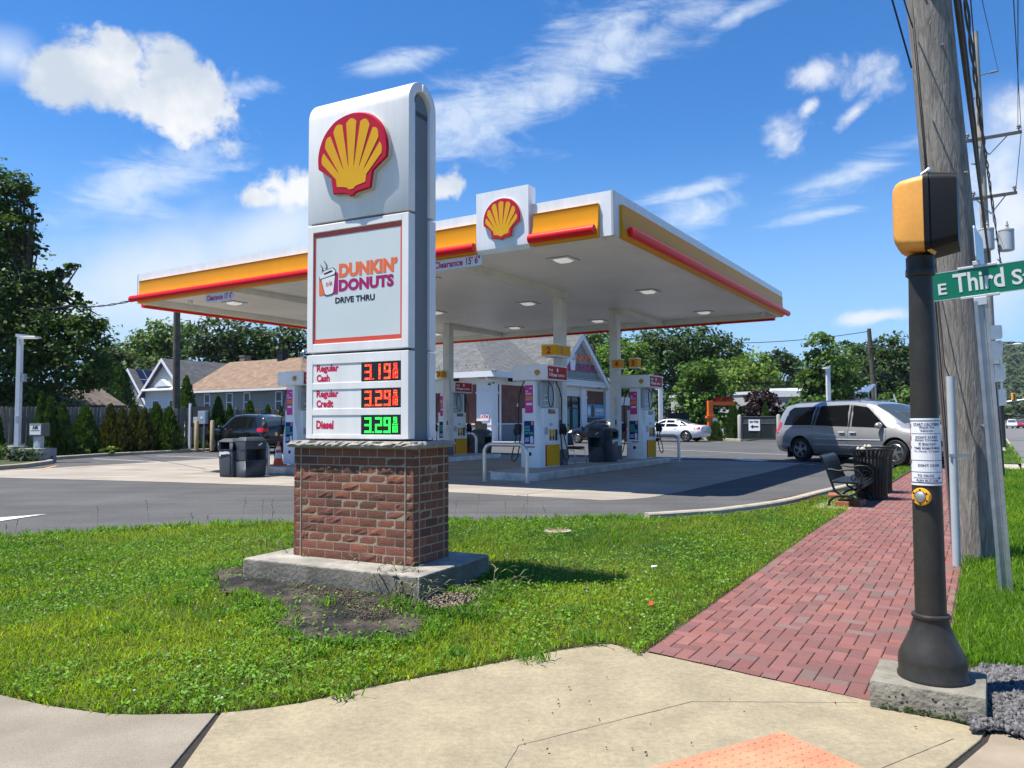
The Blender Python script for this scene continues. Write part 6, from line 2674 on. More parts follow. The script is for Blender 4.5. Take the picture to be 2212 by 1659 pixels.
NW = .108
g = MB(); strips(g, -NW, NW, 1.232, 1.612)
nt_ = wrap(g, .0035).build('notice', M('notice_white', (.72, .73, .74), .35, coat=.3, var=.03), t)
g = MB()
for z in (1.595, 1.523, 1.372, 1.306, 1.245):
    strips(g, -NW + .005, NW - .008, z, z + (.005 if z in (1.595, 1.245) else .0028))
for x in (NW - .011, -NW + .004):
    strips(g, x, x + .005, 1.247, 1.598, 1)
wrap(g, .0042).build('notice_border', m_navy, nt_)
g = MB()
for s_, x0, x1, z0, z1 in (('START CROSSING', -.066, .078, 1.571, 1.585), ('Watch For', -.035, .042, 1.553, 1.566), ('Vehicles', -.030, .036, 1.535, 1.548),
                           ("DON'T START", -.055, .06, 1.498, 1.512), ('Finish Crossing', -.058, .066, 1.479, 1.492), ('If Started', -.038, .045, 1.461, 1.474),
                           ('TIME REMAINING', -.066, .074, 1.436, 1.449), ('To Finish Crossing', -.066, .074, 1.417, 1.430),
                           ("DON'T CROSS", -.045, .065, 1.338, 1.353), ('TO CROSS', -.050, .034, 1.281, 1.295), ('PUSH BUTTON', -.056, .056, 1.253, 1.267)):
    g.text(s_, x0, z0, x1, z1, 0, bold=.02, d=.0002)
strips(g, -.064, .076, 1.5675, 1.569)
strips(g, -.054, .058, 1.4945, 1.496)
strips(g, -.04, .045, 1.4555, 1.457)
strips(g, -.075, .068, 1.273, 1.2755)
g.add([(.06, 0, 1.266), (.082, 0, 1.2743), (.06, 0, 1.2825)], [(0, 1, 2)])
wrap(g, .0045).build('notice_lettering', m_navy, nt_)
g = MB()
for (z, h) in ((1.56, .02), (1.485, .028), (1.44, .016), (1.355, .02)):
    strips(g, -.101, -.088, z, z + h, 2)
wrap(g, .0046).build('notice_symbols', M('symbol_orange', (.45, .10, .04), .5, var=.6, vs=90), nt_)
# push button
ba = NA - R(26)
bz = 1.168
br_ = shaft_r(bz)
Tb = Matrix.Translation((math.cos(ba) * br_, math.sin(ba) * br_, bz)) @ Matrix.Rotation(ba, 4, 'Z') @ Matrix.Rotation(R(90), 4, 'Y')
g = MB(); g.T = Tb
g.lathe([(.050, -.02), (.050, .006), (.046, .012), (.034, .014), (.030, .008), (.001, .008)], 28)
bo = g.build('push_button', M('button_yellow', (.80, .36, .015), .35, coat=.4), t, smooth=40)
g = MB(); g.T = Tb
for k in range(6):
    a = k * math.pi / 3
    g = MB(); g.T = Tb
    g.lathe([(.0055, .0128), (.0055, .0148), (.001, .0148)], 8, (math.cos(a) * .040, math.sin(a) * .040, 0))
    g.build('button_hole', m_sigk, bo)
g = MB(); g.T = Tb
g.lathe([(.029, .008), (.029, .016), (.020, .022), (.001, .024)], 24)
g.build('button_disc', m_galv, bo, smooth=40)
# the signal head, seen almost side-on
g = MB()
hz0, hz1 = 2.575, 3.015
hx = -.185
pr = []


def shell(mb, x0, x1, hw0, hw1, zz0, zz1, r_, n=5):
    """rounded box ring lofted along x"""
    def ring(x, hw, a, b, r2):
        return [(x, y, z) for y, z in rrect(-hw, a, hw, b, r2, n)]
    A_, B_ = ring(x0, hw0, *zz0, r_[0]), ring(x1, hw1, *zz1, r_[1])
    k = len(A_)
    mb.add(A_ + B_, [tuple(range(k)), tuple(range(2 * k - 1, k - 1, -1))] + [(i, i + k, (i + 1) % k + k, (i + 1) % k) for i in range(k)])


xs_ = [-.190, -.182, -.165, -.135, -.06, 0.0]
ins_ = [.085, .060, .036, .018, .006, 0]
g = MB()
rings = []
for x, i_ in zip(xs_, ins_):
    rings.append([(x, y, z) for y, z in rrect(-.205 + i_, hz0 + i_ * 1.0, .205 - i_, hz1 - i_ * .75, .045, 5)])
k = len(rings[0])
g.add([p for r_ in rings for p in r_], [(j * k + i, j * k + (i + 1) % k, (j + 1) * k + (i + 1) % k, (j + 1) * k + i) for j in range(len(rings) - 1) for i in range(k)] + [tuple(range(k - 1, -1, -1)), tuple(range((len(rings) - 1) * k, len(rings) * k))])
hd_ = g.build('signal_head', m_sig, t, rec=True, smooth=45)
hd_.scale = (.85, .92, .95)
hd_.location = (.036, 0, .12)
g = MB()
shell(g, .001, .034, .213, .213, (hz0 - .012, hz1 + .012), (hz0 - .012, hz1 + .012), (.05, .05))
shell(g, .034, .044, .203, .203, (hz0 - .004, hz1 + .004), (hz0 - .004, hz1 + .004), (.045, .045))
g.build('signal_door', m_sigk, hd_, rec=True, smooth=40)
g = MB()
shell(g, .044, .195, .212, .208, (hz0 - .008, hz1 + .010), (hz0 + .02, hz1 - .02), (.05, .04))
g.build('visor', m_sigk, hd_, rec=True, smooth=40)
for y in (-.14, .14):
    g = MB()
    g.tube([(-.01, y, hz1 + .008), (.03, y, hz1 + .03)], .012, 8)
    g.ball((.035, y, hz1 + .028), (.02, .008, .02), 8, 6)
    g.build('latch', m_galv, hd_, smooth=60)
g = MB(); g.bar((.02, -.16, hz0 - .005), (.06, -.16, hz0 - .035), .03, .02)
g.build('hinge_bracket', m_sig, hd_)

# ------------------------------------------------------------------ street name sign
PB_ = gnd(2173.6, 1293.5, .03)
PT_ = at(2118, 650, PB_.y - .05)
t = thing('street_name_sign', 'green street name sign on a leaning galvanised channel post', 'street sign', PB_, 0)
L0 = Vector((0, 0, 0)); L1_ = PT_ - PB_
g = MB()
ax = (L1_ - L0).normalized()
for q in range(2):
    pass
bx_ = Vector((.9, -.42, 0)); bx_ = (bx_ - ax * bx_.dot(ax)).normalized()
by_ = ax.cross(bx_)
for (o, w, h) in ((Vector((0, 0, 0)), .045, .006), (bx_ * .028 + by_ * -.012, .006, .03), (bx_ * -.028 + by_ * -.012, .006, .03), (bx_ * .04 + by_ * -.026, .028, .006), (bx_ * -.04 + by_ * -.026, .028, .006)):
    g.bar(L0 + o - ax * .3, L1_ + o, w, h, up=tuple(by_))
g.build('channel_post', m_galv, t)
Mb = Matrix((( -E1.x, -E2.x * -1, 0, 0), (-E1.y, E2.y, 0, 0), (0, 0, 1, 0), (0, 0, 0, 1)))
tilt = Matrix.Rotation(R(4.0), 4, 'Y')
Tb = Matrix.Translation(L1_ + ax * .02) @ Matrix.Rotation(RZ - R(3), 4, 'Z') @ Matrix.Rotation(R(-3.4), 4, 'Y')
m_gsign = M('sign_green', (.0, .155, .075), .4, var=.04, coat=.2)
g = MB(); g.T = Tb
g.prism(rrect(-.37, .03, .62, .285, .012), -.004, .004)
bd = g.build('blade', m_gsign, t)
g = MB(); g.T = Tb
g.box(-.37, .62, -.0052, .0052, .280, .286); g.box(-.37, .62, -.0052, .0052, .029, .034)
g.build('edge_strip', m_alu, bd)
g = MB(); g.T = Tb
g.text('E', -.318, .080, -.250, .182, -.0048, bold=.02)
g.text('Third', -.195, .080, .195, .252, -.0048, bold=.02)
g.text('St', .250, .080, .395, .215, -.0048, bold=.02)
g.build('sign_lettering', M('sign_lettering_white', (.62, .64, .62), .4), bd)
g = MB(); g.T = Tb
g.box(-.15, .15, -.012, .012, .012, .035); g.box(-.05, .05, -.028, .028, -.06, .012)
g.build('bracket', m_alu, t, bevel=.003)
g = MB(); g.T = Tb
g.box(-.15, .15, -.012, .012, .281, .303); g.box(-.03, .03, -.02, .02, .303, .34)
g.build('bracket', m_alu, t, bevel=.003)
g = MB(); g.T = Matrix.Translation(L1_ + ax * .335) @ Matrix.Rotation(RZ + R(90) - R(5), 4, 'Z') @ Matrix.Rotation(R(-2), 4, 'X')
g.prism(rrect(-.08, .03, .62, .335, .03), -.004, .004)
g.build('second_blade', M('blade_back', (.55, .66, .70), .4, metal=.3), t)

# ------------------------------------------------------------------ near utility pole
UB = Vector((at(2108, 900, 8.5).x, 8.5, .02))
UT = at(2008, 0, 8.5)
UT = UB + (UT - UB) * 1.5
t = thing('utility_pole', 'huge weathered wooden utility pole beside the brick walkway', 'utility pole', UB, 0)
g = MB()
pth = []; rad = []
for i in range(13):
    k = i / 12
    pth.append((UT - UB) * k + Vector((.012 * math.sin(k * 7), 0, -.2 if i == 0 else 0)))
    rad.append(.262 - .06 * k + rnd.uniform(-.003, .003))
g.tube(pth, rad, 28)
g.build('shaft', m_wood, t, smooth=60)
axu = (UT - UB).normalized()


def onpole(k, ang, off):
    """local point on the pole's skin at fraction k"""
    r_ = .262 - .06 * k + off
    return (UT - UB) * k + Vector((math.cos(ang) * r_, math.sin(ang) * r_, 0))


ca = math.atan2(-UB.y, -UB.x)
g = MB()
n0 = at(2067, 1212, 8.17) - UB; n1 = at(2053, 813, 8.17) - UB
g.cyl(n0 - Vector((0, 0, .3)), n1, .041, 16)
cd = g.build('conduit', M('pvc_grey', (.42, .46, .49), .5, var=.06, vs=5), t, smooth=50)
g = MB(); q = n0.lerp(n1, .57)
g.bar(q + Vector((-.06, -.03, 0)), q + Vector((.16, -.02, 0)), .02, .03)
g.cyl(q + Vector((0, 0, -.015)), q + Vector((0, 0, .015)), .0435, 16)
g.build('strap', m_galv, cd)
g = MB(); g.tube([onpole(k, ca - R(62), .02) for k in (0, .1, .2, .3, .36)], .016, 8)
g.build('thin_conduit', M('conduit_brown', (.16, .13, .12), .6), t, smooth=50)
g = MB(); g.tube([onpole(k / 10, ca - R(52 + 2 * math.sin(k)), .008) for k in range(11)], .006, 5)
g.tube([n1 + Vector((.0, 0, -.03)), n1 + Vector((-.03, .05, .12))] + [onpole(k, ca - R(45), .008) for k in (.34, .4, .5, .7, .98)], .007, 5)
g.build('ground_wire', m_blk, t)
g = MB()
for k_, a_ in ((.60, 20), (.16, 30), (.66, -10), (.335, 42), (.45, 52)):
    q = onpole(k_, ca + R(a_), 0)
    dd = Vector((math.cos(ca + R(a_)), math.sin(ca + R(a_)), 0))
    g.cyl(q - dd * .02, q + dd * .03, .014, 8)
q = onpole(.66, ca + R(12), 0); dd = Vector((math.cos(ca + R(40)), math.sin(ca + R(40)), .12))
g.cyl(q, q + dd * .12, .018, 8); g.cyl(q - Vector((0, 0, .05)), q + Vector((0, 0, .05)), .035, 8)
g.build('bolt', m_steel, t)
# ragged grass and soil at its foot is part of the verge

# ------------------------------------------------------------------ wires
m_wire = M('cable_black', (.015, .015, .016), .6)


def wire(label, pts, r, sag=0.0, twist=0, group=None, name='overhead_wire'):
    g = MB()
    out = []
    for i in range(len(pts) - 1):
        p, q = Vector(pts[i]), Vector(pts[i + 1])
        n = 14
        for k in range(n + (i == len(pts) - 2)):
            s_ = k / n
            out.append(p.lerp(q, s_) - Vector((0, 0, 4 * sag * s_ * (1 - s_))))
    if twist:
        for j in range(2):
            o2 = []
            n = 60
            for i in range(n + 1):
                f_ = i / n * (len(out) - 1)
                a = min(int(f_), len(out) - 2)
                p = out[a].lerp(out[a + 1], f_ - a)
                ph = i * twist + j * math.pi
                o2.append(p + Vector((math.cos(ph), 0, math.sin(ph))) * r * 1.1)
            g.tube(o2, r * .75, 5)
    else:
        g.tube(out, r, 6)
    o = g.build(name, m_wire, None, smooth=60)
    return tag(o, label, 'wire', group)


WG = 'overhead wires along the street'
wire('thick cable bundle leaving the top of the picture beside the near wooden pole', [at(2058, -60, 8.6), at(2100, 270, 14), at(2138, 575, 33)], .036, 0, 0, WG)
wire('second thick black cable beside the bundle, curving towards the far pole', [at(2066, -60, 8.9), at(2107, 270, 14.5), at(2122, 430, 22), at(2142, 590, 33)], .020, 0, 0, WG)
wire('twisted black cable hanging to the far pole from the top of the picture', [at(2078, -60, 9.5), at(2120, 270, 15), at(2139, 400, 22), at(2162, 570, 33)], .024, 0, .8, WG)
wire('thin wire just right of the twisted cable', [at(2092, -60, 10), at(2116, 235, 15), at(2146, 480, 33)], .010, 0, 0, WG)
wire('power line ending at the right tip of the upper crossarm', [at(2186, -60, 12), at(2206, 281, 33)], .011, 0, 0, WG)
wire('power line near the right picture edge ending at the upper crossarm', [at(2199, -60, 13), at(2199, 275, 33)], .011, 0, 0, WG)
wire('power line from the upper crossarm tip down to the lower crossarm', [at(2206, 288, 33), at(2194, 415, 36)], .014, 0, 0, WG)
wire('thin wire crossing the sky to the small standoff arm', [at(2108, -60, 14), at(2156, 152, 33)], .010, 0, 0, WG)
wire('thin wire at the upper left of the near wooden pole', [at(1916, -40, 7.5), at(1969, 146, 8.3)], .010, 0, 0, WG)
wire('second thin wire at the upper left of the near wooden pole', [at(1940, -40, 8), at(1972, 60, 8.4)], .008, 0, 0, WG)
wire('wire dropping from the far pole behind the street sign to the right edge', [at(2150, 575, 33), at(2300, 640, 22)], .02, .1, 0, WG)
wire('slack black cable at the right edge above the street sign', [at(2155, 560, 33), at(2180, 576, 30), at(2320, 590, 24)], .018, .05, 0, WG)
wire('twisted service cable from the left trees to the canopy corner', [at(-80, 676, 46), at(150, 660, 34), at(290, 648, 24.2)], .022, .12, .7)
wire('wire from the distant pole across the blue sky behind the canopy', [at(1590, 741, 75), at(1874, 716, 75)], .035, .25)
for i, (u0, v0, u1_, v1_) in enumerate(((1330, 824, 1880, 806), (1440, 836, 1880, 808), (1360, 830, 1700, 828), (1880, 806, 2130, 822))):
    wire(('upper long wire in front of the green trees', 'middle wire in front of the green trees', 'lowest wire in front of the green trees', 'wire right of the distant pole before the trees')[i], [at(u0, v0, 62), at(u1_, v1_, 72)], .025, .5)

# ------------------------------------------------------------------ far utility pole with crossarms
FY = 33.0
FB = at(2152, 985, FY); FB.z = 0
FT = at(2106.5, 69, FY)
t = thing('utility_pole', 'distant wooden utility pole with crossarms and transformers behind the near pole', 'utility pole', FB, 0)
g = MB(); g.tube([Vector((0, 0, -.3)), (FT - FB) * .5, FT - FB], [.21, .17, .115], 14)
g.build('shaft', M('pole_pale_wood', (.34, .31, .27), .92, var=.2, vs=2), t, smooth=60)
m_arm = M('crossarm_wood', (.20, .17, .14), .9, var=.2, vs=4)
m_ins = M('insulator', (.20, .19, .19), .3)
for (a, b) in (((2085.6, 305.6), (2206, 284.7)), ((2099.5, 430.6), (2196, 416))):
    p, q = at(*a, FY - .2) - FB, at(*b, FY - .2) - FB
    g = MB(); g.bar(p, q, .10, .13)
    ca_ = g.build('crossarm', m_arm, t)
    g = MB()
    m_ = p.lerp(q, .42)
    g.bar(m_ - Vector((0, 0, .75)), p.lerp(q, .78), .04); g.bar(m_ - Vector((0, 0, .75)), p.lerp(q, .08), .04)
    g.build('brace', m_galv, ca_)
    for k in (.04, .96):
        c = p.lerp(q, k)
        g = MB(); g.lathe([(.03, 0), (.03, .1), (.09, .12), (.06, .16), (.09, .2), (.05, .26), (.001, .27)], 10, c + Vector((0, 0, .06)))
        g.build('insulator', m_ins, ca_, smooth=40)
for (a, b) in (((2118, 162), (2156.8, 153)), ((2090, 213), (2104, 213)), ((2098, 354), (2110, 354))):
    p, q = at(*a, FY - .15) - FB, at(*b, FY - .15) - FB
    g = MB(); g.tube([p, q], .028, 7)
    for k in range(5):
        c = p.lerp(q, .6 + .08 * k)
        g.ball(c, (.05, .05, .05), 8, 5)
    g.build('standoff', m_ins, t, smooth=60)
for (uc, v0, v1, w) in ((2175, 496, 542, .29), (2132, 494, 540, .29)):
    p = at(uc, v1, FY - .35) - FB
    h = (v1 - v0) / 1661 * FY
    g = MB(); g.lathe([(w * .9, 0), (w, .03), (w, h - .06), (w * 1.05, h - .05), (w * 1.03, h), (.001, h + .05)], 20, p)
    tr = g.build('transformer', M('transformer_grey', (.42, .45, .47), .5, var=.08), t, smooth=40)
    g = MB(); g.lathe([(.03, h), (.07, h + .08), (.04, h + .14), (.07, h + .2), (.04, h + .26), (.02, h + .38)], 9, p + Vector((.05, 0, 0)))
    g.build('bushing', m_ins, tr, smooth=40)
    g = MB(); g.bar(p + Vector((0, .05, h * .6)), Vector(((2140 - 1106) / 1661 * FY - FB.x, FY - FB.y, p.z + h * .6)), .08)
    g.build('hanger_arm', m_galv, tr)

# ------------------------------------------------------------------ backs of traffic signs along the verge
SPB = gnd(2167.7, 1038, .05); SPT = at(2134.5, 703, SPB.y)
t = thing('traffic_sign', 'grey backs of three stacked signs on a leaning black post', 'traffic sign', SPB, 0)
g = MB(); g.bar(Vector((0, 0, -.2)), SPT - SPB, .085, .085)
g.build('post', m_dk, t)


def plate(parent, org, uvs, y, nm='sign_back'):
    pts = [at(u, v, y) - org for u, v in uvs]
    off = Vector((0, .006, 0))
    g = MB()
    n = len(pts)
    g.add(pts + [p + off for p in pts], [tuple(range(n)), tuple(range(2 * n - 1, n - 1, -1))] + [(i, i + n, (i + 1) % n + n, (i + 1) % n) for i in range(n)])
    o = g.build(nm, m_alu, parent, rec=True)
    g = MB(); c = sum(pts, Vector()) / n
    lo = min(p.z for p in pts)
    g.cbox(Vector((c.x - .03, c.y - .008, lo + .05)), (.09, .006, .05))
    g.build('maker_plate', M('paper_label', (.6, .6, .58), .6), o)


y_ = SPB.y - .06
plate(t, SPB, [(2136.6, 703), (2162, 702), (2164.8, 706), (2166, 728), (2162, 732), (2139, 734)], y_)
plate(t, SPB, [(2139.5, 738), (2162, 734.5), (2166, 742), (2166.7, 758), (2157, 785), (2146, 787)], y_)
plate(t, SPB, [(2148, 789), (2170, 787), (2172, 790), (2173, 818), (2170, 824), (2150, 825.5)], y_)
SQB = gnd(2169.7, 975, .02); SQT = at(2161.5, 845, SQB.y)
t = thing('traffic_sign', 'grey sign back on a thin dark post farther along the road', 'traffic sign', SQB, 0)
g = MB(); g.bar(Vector((0, 0, -.2)), SQT - SQB, .15, .15); g.build('post', m_dk, t)
plate(t, SQB, [(2156, 841), (2173, 840), (2175.5, 875), (2157, 877)], SQB.y - .1)

# street lamp and traffic lights far down the road
q = at(2164, 880, 62); q.z = 0
t = thing('street_lamp', 'pale cobra-head street lamp reaching over the far road', 'street lamp', q, 0)
tp = at(2163, 752, 62) - q; hd2 = at(2188, 744.5, 60.5) - q; he = at(2209, 743, 60) - q
g = MB(); g.tube([Vector((0, 0, 0)), tp], [.11, .08], 10); g.build('pole', m_galv, t, smooth=60)
g = MB(); g.tube([tp, tp.lerp(hd2, .5) + Vector((0, 0, .12)), hd2], .05, 8); g.build('arm', m_galv, t, smooth=60)
g = MB(); c = hd2.lerp(he, .5); g.ball(c, (.40, .22, .10), 14, 8); g.build('lamp_head', M('lamp_head_pale', (.60, .66, .68), .4), t, smooth=60)
for lab, (u, v, y, w) in (('traffic light hanging from a mast arm above the far road', (2189, 857, 66, 7)), ('tiny traffic light farther down the road', (2151, 880, 120, 4)), ('tiny traffic light at the right edge far down the road', (2199, 878, 130, 3.6))):
    p = at(u, v, y)
    t = thing('traffic_light', lab, 'traffic light', p, 0)
    k = y / 1661
    h = w * 2.3 * k
    g = MB(); g.box(-w * k / 2, w * k / 2, -.12, .12, -h / 2, h / 2); g.build('housing', m_sig if w > 5 else m_dk, t, bevel=.03)
    g = MB()
    for j in range(3):
        g.ball((0, -.13, h * (.3 - .3 * j)), (w * k * .3, .05, w * k * .3), 10, 6)
    g.build('lenses', m_trim, t)
    if w > 5:
        g = MB(); a_ = at(2150, 871, y + 1) - p; b_ = at(2330, 849, y - 3) - p
        g.tube([a_, b_], .08, 8); g.tube([a_, Vector((a_.x, a_.y, -p.z))], .12, 8)
        g.build('mast_arm', m_galv, t, smooth=60)
p = at(2025, 868, 60); gz0 = p.copy(); gz0.z = 0
t = thing('street_name_sign', 'tiny green street name sign seen between the two poles', 'street sign', (p.x, p.y, 0), 0)
g = MB(); g.bar((0, 0, 0), (0, 0, p.z), .06); g.build('post', m_galv, t)
g = MB(); g.box(-.42, .42, -.02, .02, p.z - .16, p.z + .16); bl_ = g.build('blade', m_gsign, t)
g = MB(); g.text('Cross', -.3, p.z - .1, .3, p.z + .1, -.021); g.build('sign_lettering', m_fas, bl_)

# ------------------------------------------------------------------ bench, receptacles, kerb blocks
m_bk = M('bench_black', (.007, .008, .009), .42, var=.1)
bq = W(-3.42, 1.02)
gzb = .125
g = MB()
g.slab([tuple(W(a, b, 0))[:2] for a, b in ((-3.28, .7), (-4.25, .7), (-4.25, 5.0), (-3.28, 5.0))], .0, .128)
struct('bench_pad', g, m_pad, rec=True)
t = thing('bench', 'black slatted metal bench with scrolled arms beside the brick walkway', 'bench', (bq.x, bq.y, .128), RZ)
BL = 1.42
# local x: towards the path (right), y along the bench
def slatset(pts, name, w=.074):
    g = MB()
    for (x, z, ang) in pts:
        T0 = g.T
        g.T = Matrix.Translation((x, BL / 2, z)) @ Matrix.Rotation(R(ang), 4, 'Y')
        g.box(-w / 2, w / 2, -BL / 2, BL / 2, -.012, .012)
        g.T = T0
    g.build(name, m_bk, t, bevel=.006)


slatset([(.20, .425, 8), (.268, .418, 4), (.336, .415, 2), (.404, .416, 0), (.472, .418, -2), (.540, .415, -6), (.60, .40, -32), (.63, .36, -60)], 'seat')
slatset([(.13, .47, 64), (.105, .535, 68), (.082, .60, 71), (.060, .665, 73), (.038, .73, 74), (.014, .795, 72), (-.018, .845, 40)], 'backrest')
for y in (.04, BL - .04):
    g = MB()
    g.tube([(-.03, y, .86), (.05, y, .68), (.12, y, .46), (.19, y, .26), (.33, y, .17), (.50, y, .22), (.60, y, .33), (.63, y, .42)], .020, 8)
    g.tube([(.16, y, .415), (.63, y, .40)], .016, 8)
    cc_ = [(.33 + .24 * math.cos(R(a)), y, .035 + .16 * math.sin(R(a))) for a in range(-12, 193, 15)]
    g.tube(cc_, .022, 8)
    g.tube([(cc_[0][0], y, cc_[0][2]), (.60, y, -.01)], .026, 8); g.tube([(cc_[-1][0], y, cc_[-1][2]), (.06, y, -.01)], .026, 8)
    g.build('leg_frame', m_bk, t, smooth=60)
    g = MB()
    g.tube([(.065, y, .62), (.12, y, .635), (.25, y, .61), (.40, y, .635), (.53, y, .63), (.62, y, .56), (.62, y, .47), (.60, y, .41)], .017, 8)
    sp = [(.50 + .075 * (1 - k / 16) * math.cos(R(30 * k)), y, .485 + .075 * (1 - k / 16) * math.sin(R(30 * k))) for k in range(14)]
    g.tube(sp, .011, 6)
    g.build('armrest', m_bk, t, smooth=60)


def receptacle(label, p):
    t = thing('litter_bin', label, 'litter bin', (p.x, p.y, .125), 0, 'black slatted litter bins by the bench')
    g = MB()
    n = 30
    for k in range(n):
        a = 2 * math.pi * k / n
        u = Vector((math.cos(a), math.sin(a), 0))
        pts = [u * .27 + Vector((0, 0, .04)), u * .29 + Vector((0, 0, .5)), u * .305 + Vector((0, 0, .80)), u * .35 + Vector((0, 0, .90)), u * .385 + Vector((0, 0, .925))]
        for i in range(4):
            s_ = Vector((-u.y, u.x, 0)) * .019
            g.add([pts[i] - s_, pts[i] + s_, pts[i + 1] + s_, pts[i + 1] - s_, pts[i] - s_ - u * .008, pts[i] + s_ - u * .008, pts[i + 1] + s_ - u * .008, pts[i + 1] - s_ - u * .008],
                  [(0, 1, 2, 3), (7, 6, 5, 4), (0, 3, 7, 4), (1, 5, 6, 2)])
    g.build('slats', m_bk, t)
    for (r_, z) in ((.275, .06), (.30, .78), (.385, .93)):
        g = MB()
        g.tube([(math.cos(a * math.pi / 15) * r_, math.sin(a * math.pi / 15) * r_, z) for a in range(31)], .014, 6)
        g.build('ring', m_bk, t, smooth=60)
    g = MB(); g.lathe([(.235, .03), (.262, .76), (.255, .77), (.22, .5)], 22); g.build('liner', m_dk, t, smooth=40)
    g = MB(); g.ball((-.05, -.02, .76), (.2, .19, .19), 12, 8); g.build('rubbish_bag', M('bag_black', (.02, .02, .022), .25, bump=.6, bs=14), t, smooth=60)
    return t


r1_ = receptacle('black slatted litter bin standing right behind the bench', W(-3.98, 2.72, 0))
for (dx, dy, s_) in ((-.16, -.1, .05), (-.1, .1, .04), (.05, -.18, .035)):
    pass
g = MB(); g.ball((0, 0, 0), (.055, .05, .06), 9, 6); g.ball((-.07, .03, .01), (.04, .03, .05), 8, 5)
o = g.build('crumpled_wrapper', M('wrapper', (.5, .45, .36), .6, var=.5, vs=30, bump=.6, bs=30), r1_, smooth=50)
o.location = (-.2, -.12, .93)
r2_ = copy_tree(r1_); relabel(r2_, 'black slatted litter bin farther from the bench, partly hidden by the other', W(-3.9, 4.25, .125))
m_tb = M('terracotta_block', (.33, .115, .06), .8, var=.2, vs=8, bump=.3, bs=60)
for lab, (u, v), rz in (('terracotta coloured kerb block at the end of the pale kerb behind the bench', (1803, 1078), 8), ('terracotta coloured block lying under the bench', (1824, 1093), 0), ('terracotta coloured block under the bench nearest the walkway', (1849, 1092), -6)):
    q = on(u, v, lambda x, y: .12)
    g = MB(); g.box(-.11, .11, -.26, .26, 0, .11)
    o = g.build('kerb_block', m_tb, None, bevel=.012)
    o.location = (q.x, q.y, .11); o.rotation_euler = (0, 0, RZ + R(rz))
    tag(o, lab, 'block', 'terracotta blocks under the bench')
# drain grate
ga, gb = on(1703, 1083.5), on(1756, 1073)
t = thing('drain_grate', 'rusty drain grate in the asphalt at the kerb', 'drain', ((ga.x + gb.x) / 2, (ga.y + gb.y) / 2, .124), math.atan2(gb.y - ga.y, gb.x - ga.x))
L_ = (gb - ga).length
g = MB(); g.box(-L_ / 2, L_ / 2, -.3, .3, 0, .004); g.build('pit', m_cav, t)
g = MB()
m_ru = M('rusty_iron', (.10, .045, .04), .8, var=.3, vs=12)
for k in range(9):
    x = -L_ / 2 + L_ * k / 8
    g.box(x - .02, x + .02, -.3, .3, .0045, .014)
for y in (-.3, -.1, .1, .3):
    g.box(-L_ / 2, L_ / 2, y - .02, y + .02, .0045, .0135)
g.build('bars', m_ru, t)
q = on(1205, 1149, lawnz)
t = thing('valve_cover', 'round pale utility cover set in the lawn right of the sign', 'cover', (q.x, q.y, lawnz(q.x, q.y) - .01), 0)
g = MB(); g.lathe([(.18, 0), (.18, .03), (.14, .034), (.138, .018)], 24); g.build('collar', m_kerb, t, smooth=40)
g = MB(); g.lathe([(.136, .018), (.13, .026), (.001, .03)], 24); g.build('lid', M('lid_rust', (.36, .21, .13), .8, var=.3, vs=14), t, smooth=40)
# litter on the lawn
g = MB(); q = gnd(1413, 1225, .1); g.add([(q.x - .03, q.y, .10), (q.x + .03, q.y + .01, .105), (q.x + .035, q.y + .03, .115), (q.x - .025, q.y + .03, .11)], [(0, 1, 2, 3)])
tag(g.build('paper_scrap', M('paper_scrap', (.6, .72, .72), .6)), 'pale blue paper scrap lying in the grass', 'litter')
g = MB(); q = gnd(1406, 1318, .06); g.add([(q.x - .015, q.y, .10), (q.x + .02, q.y, .105), (q.x + .02, q.y + .02, .13), (q.x - .01, q.y + .02, .13)], [(0, 1, 2, 3)])
tag(g.build('red_scrap', M('red_scrap', (.7, .06, .03), .6)), 'small red scrap in the grass near the walkway', 'litter')

# ------------------------------------------------------------------ lot lights, air machine, meters
m_lp = M('light_pole_white', (.66, .68, .70), .45, var=.04)


def lot_light(label, u, vbase, vtop, y, w, arm, left=False, footing=True):
    p = at(u, vbase, y)
    p.z = lotz(p.x, p.y) + (.12 if footing else 0)
    t = thing('lot_light', label, 'light pole', p, 0, 'white light poles around the lot')
    zt = at(u, vtop, y).z - p.z
    if footing:
        g = MB(); g.lathe([(.30, -.1), (.30, .5), (.28, .52), (.001, .52)], 22); g.build('footing', m_pad, t, smooth=40)
        g = MB(); g.box(-.2, .2, -.2, .2, .52, .55); g.build('base_plate', m_galv, t)
    g = MB(); g.box(-w / 2, w / 2, -w / 2, w / 2, .5, zt); g.build('pole', m_lp, t, bevel=.012)
    s_ = -1 if left else 1
    g = MB()
    a0, a1 = -w / 2 * s_, arm * s_
    g.add([(a0, -.16, zt - .02), (a1, -.22, zt - .06), (a1, .22, zt - .06), (a0, .16, zt - .02), (a0, -.16, zt + .09), (a1, -.20, zt + .0), (a1, .20, zt + .0), (a0, .16, zt + .09)],
          [(0, 3, 2, 1), (4, 5, 6, 7), (0, 1, 5, 4), (1, 2, 6, 5), (2, 3, 7, 6), (3, 0, 4, 7)])
    g.build('lamp_head', m_lp, t, rec=True)
    g = MB(); g.box(min(a0 * .2, a1 * .9), max(a0 * .2, a1 * .9), -.13, .13, zt - .075, zt - .06); g.build('lamp_lens', m_lens, t)
    return t


